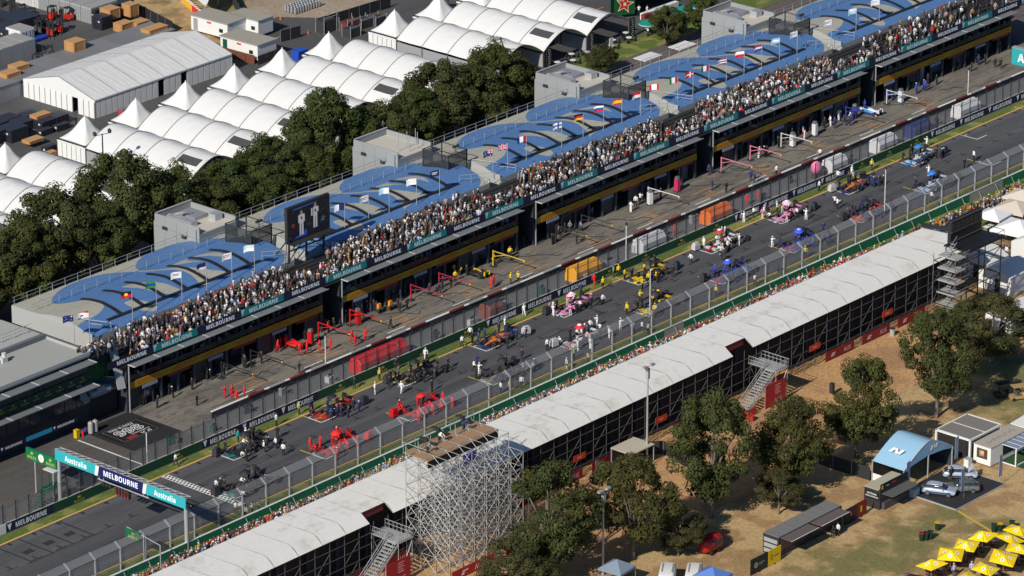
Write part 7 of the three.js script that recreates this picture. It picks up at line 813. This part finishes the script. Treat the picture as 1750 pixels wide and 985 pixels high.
  // golf buggies
  for (const [x, z, c, l] of [[12.8, 73.4, [0.02, 0.02, 0.022], 'black golf buggy at the right edge'], [13.4, 75.4, [0.4, 0.27, 0.12], 'tan golf buggy at the right edge']]) { const t = thing('golf_buggy', l, 'buggy', [x, 0, z], 2.6); part('body', [bb(2.3, 0.4, 1.15, 0, 0.25, 0), loft([[-1.2, 0.45, 0.3, 0.7], [-0.7, 0.55, 0.3, 0.95]], 10)], M(c, 0.4), t); part('seat', [bb(0.5, 0.25, 1.1, 0.1, 0.65, 0), bb(0.12, 0.5, 1.1, 0.38, 0.8, 0)], M([0.1, 0.09, 0.08], 0.7), t); part('canopy', bb(2, 0.07, 1.25, -0.1, 1.85, 0), M(c, 0.4), t); for (const [a, b] of [[-0.85, 0.55], [-0.85, -0.55], [0.8, 0.55], [0.8, -0.55]]) { part('strut', bar([a, 0.6, b], [a * 0.9, 1.85, b], 0.03), BLACK, t); part('wheel', new THREE.CylinderGeometry(0.24, 0.24, 0.18, 14).rotateX(PI / 2).translate(a, 0.24, b), TYRE, t); } }
  // black mesh fence by the tent, shed by the stand, lamp posts, red pod, gazebo, vans
  const fen = (pts, label) => { const t = thing('mesh_fence', label, 'fence'); for (let i = 0; i < pts.length - 1; i++) { const [a, b] = [pts[i], pts[i + 1]], n = Math.max(1, Math.round(Math.hypot(b[0] - a[0], b[1] - a[1]) / 2.4)); for (let k = 0; k < n; k++) { const f = k / n, g = (k + 1) / n, p = [a[0] + (b[0] - a[0]) * f, a[1] + (b[1] - a[1]) * f], q = [a[0] + (b[0] - a[0]) * g, a[1] + (b[1] - a[1]) * g]; part('panel', beam([p[0], 0.95, p[1]], [q[0], 0.95, q[1]], 0.03, 1.8), M([0.02, 0.021, 0.024], 0.7), t); part('post', cyl(0.04, 1.95, p[0], 0, p[1]), STEEL, t); } } };
  fen([[-20, 66], [-20.4, 71], [-20.2, 76.6]], 'black mesh fence running up to the blue marquee'); fen([[-41, 49.6], [-39, 53.4]], 'short black fence left of the small shed'); fen([[-33, 50], [-30.6, 52], [-32, 56.6]], 'black fence right of the small shed');
  const sh = thing('storage_shelter', 'small open shelter with corrugated cream roof by the stand', 'shelter', [-36, 0, 51.4]); part('roof', bb(4.6, 0.12, 3.4, 0, 2.6, 0), M([0.42, 0.39, 0.31], 0.7), sh); for (let i = 0; i < 9; i++) part('corrugation', bb(0.08, 0.05, 3.4, -2.1 + i * 0.52, 2.72, 0), M([0.36, 0.33, 0.27], 0.7), sh); for (const [a, b] of [[-2.2, -1.6], [2.2, -1.6], [-2.2, 1.6], [2.2, 1.6]]) part('post', bb(0.1, 2.6, 0.1, a, 0, b), GALV, sh); part('dark_back', bb(4.3, 2.4, 0.06, 0, 0, -1.6), DARK, sh); part('equipment', bb(1, 1.2, 0.9, 1.4, 0, 0.8), M([0.1, 0.12, 0.1], 0.6), sh);
  for (const [x, z, h, l] of [[-34.4, 52.4, 13.2, 'tall grey floodlight mast in front of the grandstand'], [-63, 69.2, 10.9, 'slim park lamp post between gum trees']]) { const t = thing('lamp_post', l, 'lamp post', [x, 0, z]); part('mast', cyl(0.16, h, 0, 0, 0, 10, 0.09), GALV, t); part('crossarm', bar([-0.8, h, 0], [0.8, h, 0], 0.05), GALV, t); for (const s of [-0.7, 0.7]) part('lamp_head', bb(0.7, 0.25, 0.45, s, h, 0.1), GALV, t); part('bracket', bb(0.4, 1.4, 0.4, 0, h - 1.6, 0), GALV, t); }
  const pod = thing('red_food_pod', 'rounded red food pod on the lawn under the trees', 'pod', [-49.6, 0, 74.8]); part('shell', loft([[-1.6, 0.5, 0.5, 1.7, 0, 0.7], [-1.3, 0.9, 0.35, 2.2, 0, 0.7], [0, 1.0, 0.3, 2.4, 0, 0.7], [1.3, 0.9, 0.35, 2.2, 0, 0.7], [1.6, 0.5, 0.5, 1.7, 0, 0.7]], 16), M([0.4, 0.015, 0.012], 0.4), pod); part('hatch', bb(1.6, 0.7, 0.08, 0.1, 1.2, 0.98), M([0.06, 0.05, 0.05], 0.6), pod); for (const s of [-0.7, 0.7]) part('wheel', new THREE.CylinderGeometry(0.3, 0.3, 0.2, 14).rotateX(PI / 2).translate(s, 0.3, 0.8), TYRE, pod);
  const gz = (x, z, c, label, s = 3, pk = 1) => { const t = thing('gazebo', label, 'gazebo', [x, 0, z], 0.1); const g = flat(new THREE.ConeGeometry(s * 0.72, pk, 4, 1, true).rotateY(PI / 4)); part('canopy', g, M(c, 0.6), t, [0, 2.3 + pk / 2, 0]); part('valance', flat(new THREE.CylinderGeometry(s * 0.72, s * 0.72, 0.28, 4, 1, true).rotateY(PI / 4)), M(c, 0.6), t, [0, 2.18, 0]); for (const a of [-1, 1]) for (const b of [-1, 1]) part('leg', cyl(0.04, 2.3, a * s * 0.49, 0, b * s * 0.49), STEEL, t); };
  gz(-58.3, 82, [0.1, 0.2, 0.52], 'bright blue gazebo cut by the bottom edge', 3.4); gz(-64, 72.2, [0.2, 0.25, 0.32], 'grey blue gazebo beneath the gum trees', 3.2); gz(62.4, 36.8, [0.72, 0.73, 0.75], 'white square gazebo right of the screen tower', 4, 0.9); gz(67, 37.4, [0.6, 0.52, 0.44], 'cream gazebo behind the white one', 5, 1.0); gz(71.6, 35.4, [0.62, 0.55, 0.47], 'cream gazebo at the right edge', 4.4, 0.9); gz(60.4, 42.6, [0.78, 0.78, 0.77], 'large white gazebo cut by the right edge', 6, 1.2);
  for (let i = 0; i < 8; i++) { const t = thing('trestle_table', `white trestle table, ${NTH(i)} from the screen tower among the gazebos`, 'table', [58.5 + (i % 4) * 3.1, 0, 36.6 + Math.floor(i / 4) * 2.4], 0, 'white trestle tables'); part('top', bb(1.8, 0.06, 0.8, 0, 0.72, 0), WHITE, t); for (const s of [-0.8, 0.8]) part('leg', bb(0.06, 0.72, 0.6, s, 0, 0), STEEL, t); for (const s of [-0.6, 0, 0.6]) part('chair', [bb(0.4, 0.45, 0.4, s, 0, 0.9), bb(0.4, 0.4, 0.05, s, 0.45, 1.08)], WHITE, t); }
  const mini = (x, z, ry, w, d, label) => { const t = thing('frame_tent', label, 'tent', [x, 0, z], ry); part('roof', skin([-w / 2, w / 2].map(a => [[a, 2.5, -d / 2], [a, 3.7, 0], [a, 2.5, d / 2]]), false), PVC, t); part('gable', new THREE.ShapeGeometry(new THREE.Shape([[-d / 2, 0], [d / 2, 0], [d / 2, 2.5], [0, 3.68], [-d / 2, 2.5]].map(p => new THREE.Vector2(...p)))).rotateY(PI / 2), PVC, t, [-w / 2 + 0.03, 0, 0]); part('side_wall', bb(w, 2.4, 0.05, 0, 0, d / 2 - 0.05), M([0.62, 0.66, 0.74], 0.6), t); part('door', bb(0.06, 2, 0.9, -w / 2, 0, 0.5), DARK, t); };
  mini(45.6, 51, 0, 6, 5.4, 'white frame tent with blue shaded side right of the tower'); mini(47.6, 45.6, 0, 5, 5, 'white tent roof seen through the tower lattice'); mini(57.4, 47.6, 0, 5, 5, 'white frame tent at the right edge'); mini(33.6, 60.6, 0, 7, 4.6, 'low tent with tan roof behind the right gum tree'); const ww = thing('white_hoarding', 'white plain hoarding panel at the foot of the screen tower', 'hoarding', [25, 0, 59.6], 0.9); part('panel', bb(3.4, 3.2, 0.1), WHITE, ww); part('brace', bar([0, 2, -0.05], [0, 0, -1.2], 0.05), STEEL, ww); const rb = thing('red_barrier_row', 'red plastic barriers at the tower foot', 'barrier', [27.6, 0, 57.4]); for (let i = 0; i < 5; i++) part('barrier', bb(0.5, 1, 0.4, i * 0.6, 0, 0), M([0.5, 0.02, 0.02], 0.5), rb);
  for (const [x, z, l] of [[-60.6, 77, 'nearer'], [-58.6, 79.4, 'further']]) { const t = thing('parked_van', `${l} white van between gazebos at the bottom edge`, 'van', [x, 0, z], 0.6); part('body', loft([[-2.3, 0.8, 0.3, 1.1, 0, 0.35], [-1.5, 0.95, 0.3, 1.7, 0, 0.35], [-0.9, 0.97, 0.3, 2.1, 0, 0.35], [2.3, 0.95, 0.3, 2.1, 0, 0.35]], 16), WHITE, t); part('windscreen', bx(0.6, 0.6, 1.6, -1.5, 1.5, 0), GLASS, t); part('roof_rack', [bb(2.4, 0.05, 0.06, 0.6, 2.2, 0.6), bb(2.4, 0.05, 0.06, 0.6, 2.2, -0.6)], STEEL, t); for (const [a, b] of [[-1.4, 0.85], [-1.4, -0.85], [1.5, 0.85], [1.5, -0.85]]) part('wheel', new THREE.CylinderGeometry(0.34, 0.34, 0.22, 14).rotateX(PI / 2).translate(a, 0.34, b), TYRE, t); }
  const sp = thing('speaker_stand', 'black notice speaker standing on the woodchips', 'speaker', [-1.4, 0, 56.4]); part('cabinet', bb(0.5, 1.4, 0.5, 0, 0.3, 0), BLACK, sp); part('stand', cyl(0.2, 0.3), STEEL, sp); const gb = thing('ash_bin', 'silver bin against the grandstand banners', 'bin', [20.4, 0, 50]); part('body', cyl(0.35, 1, 0, 0, 0, 12), GALV, gb); part('lid', cyl(0.38, 0.1, 0, 1, 0, 12), CHARCOAL, gb);
}
labelPeople();
renderer.render(scene, camera);
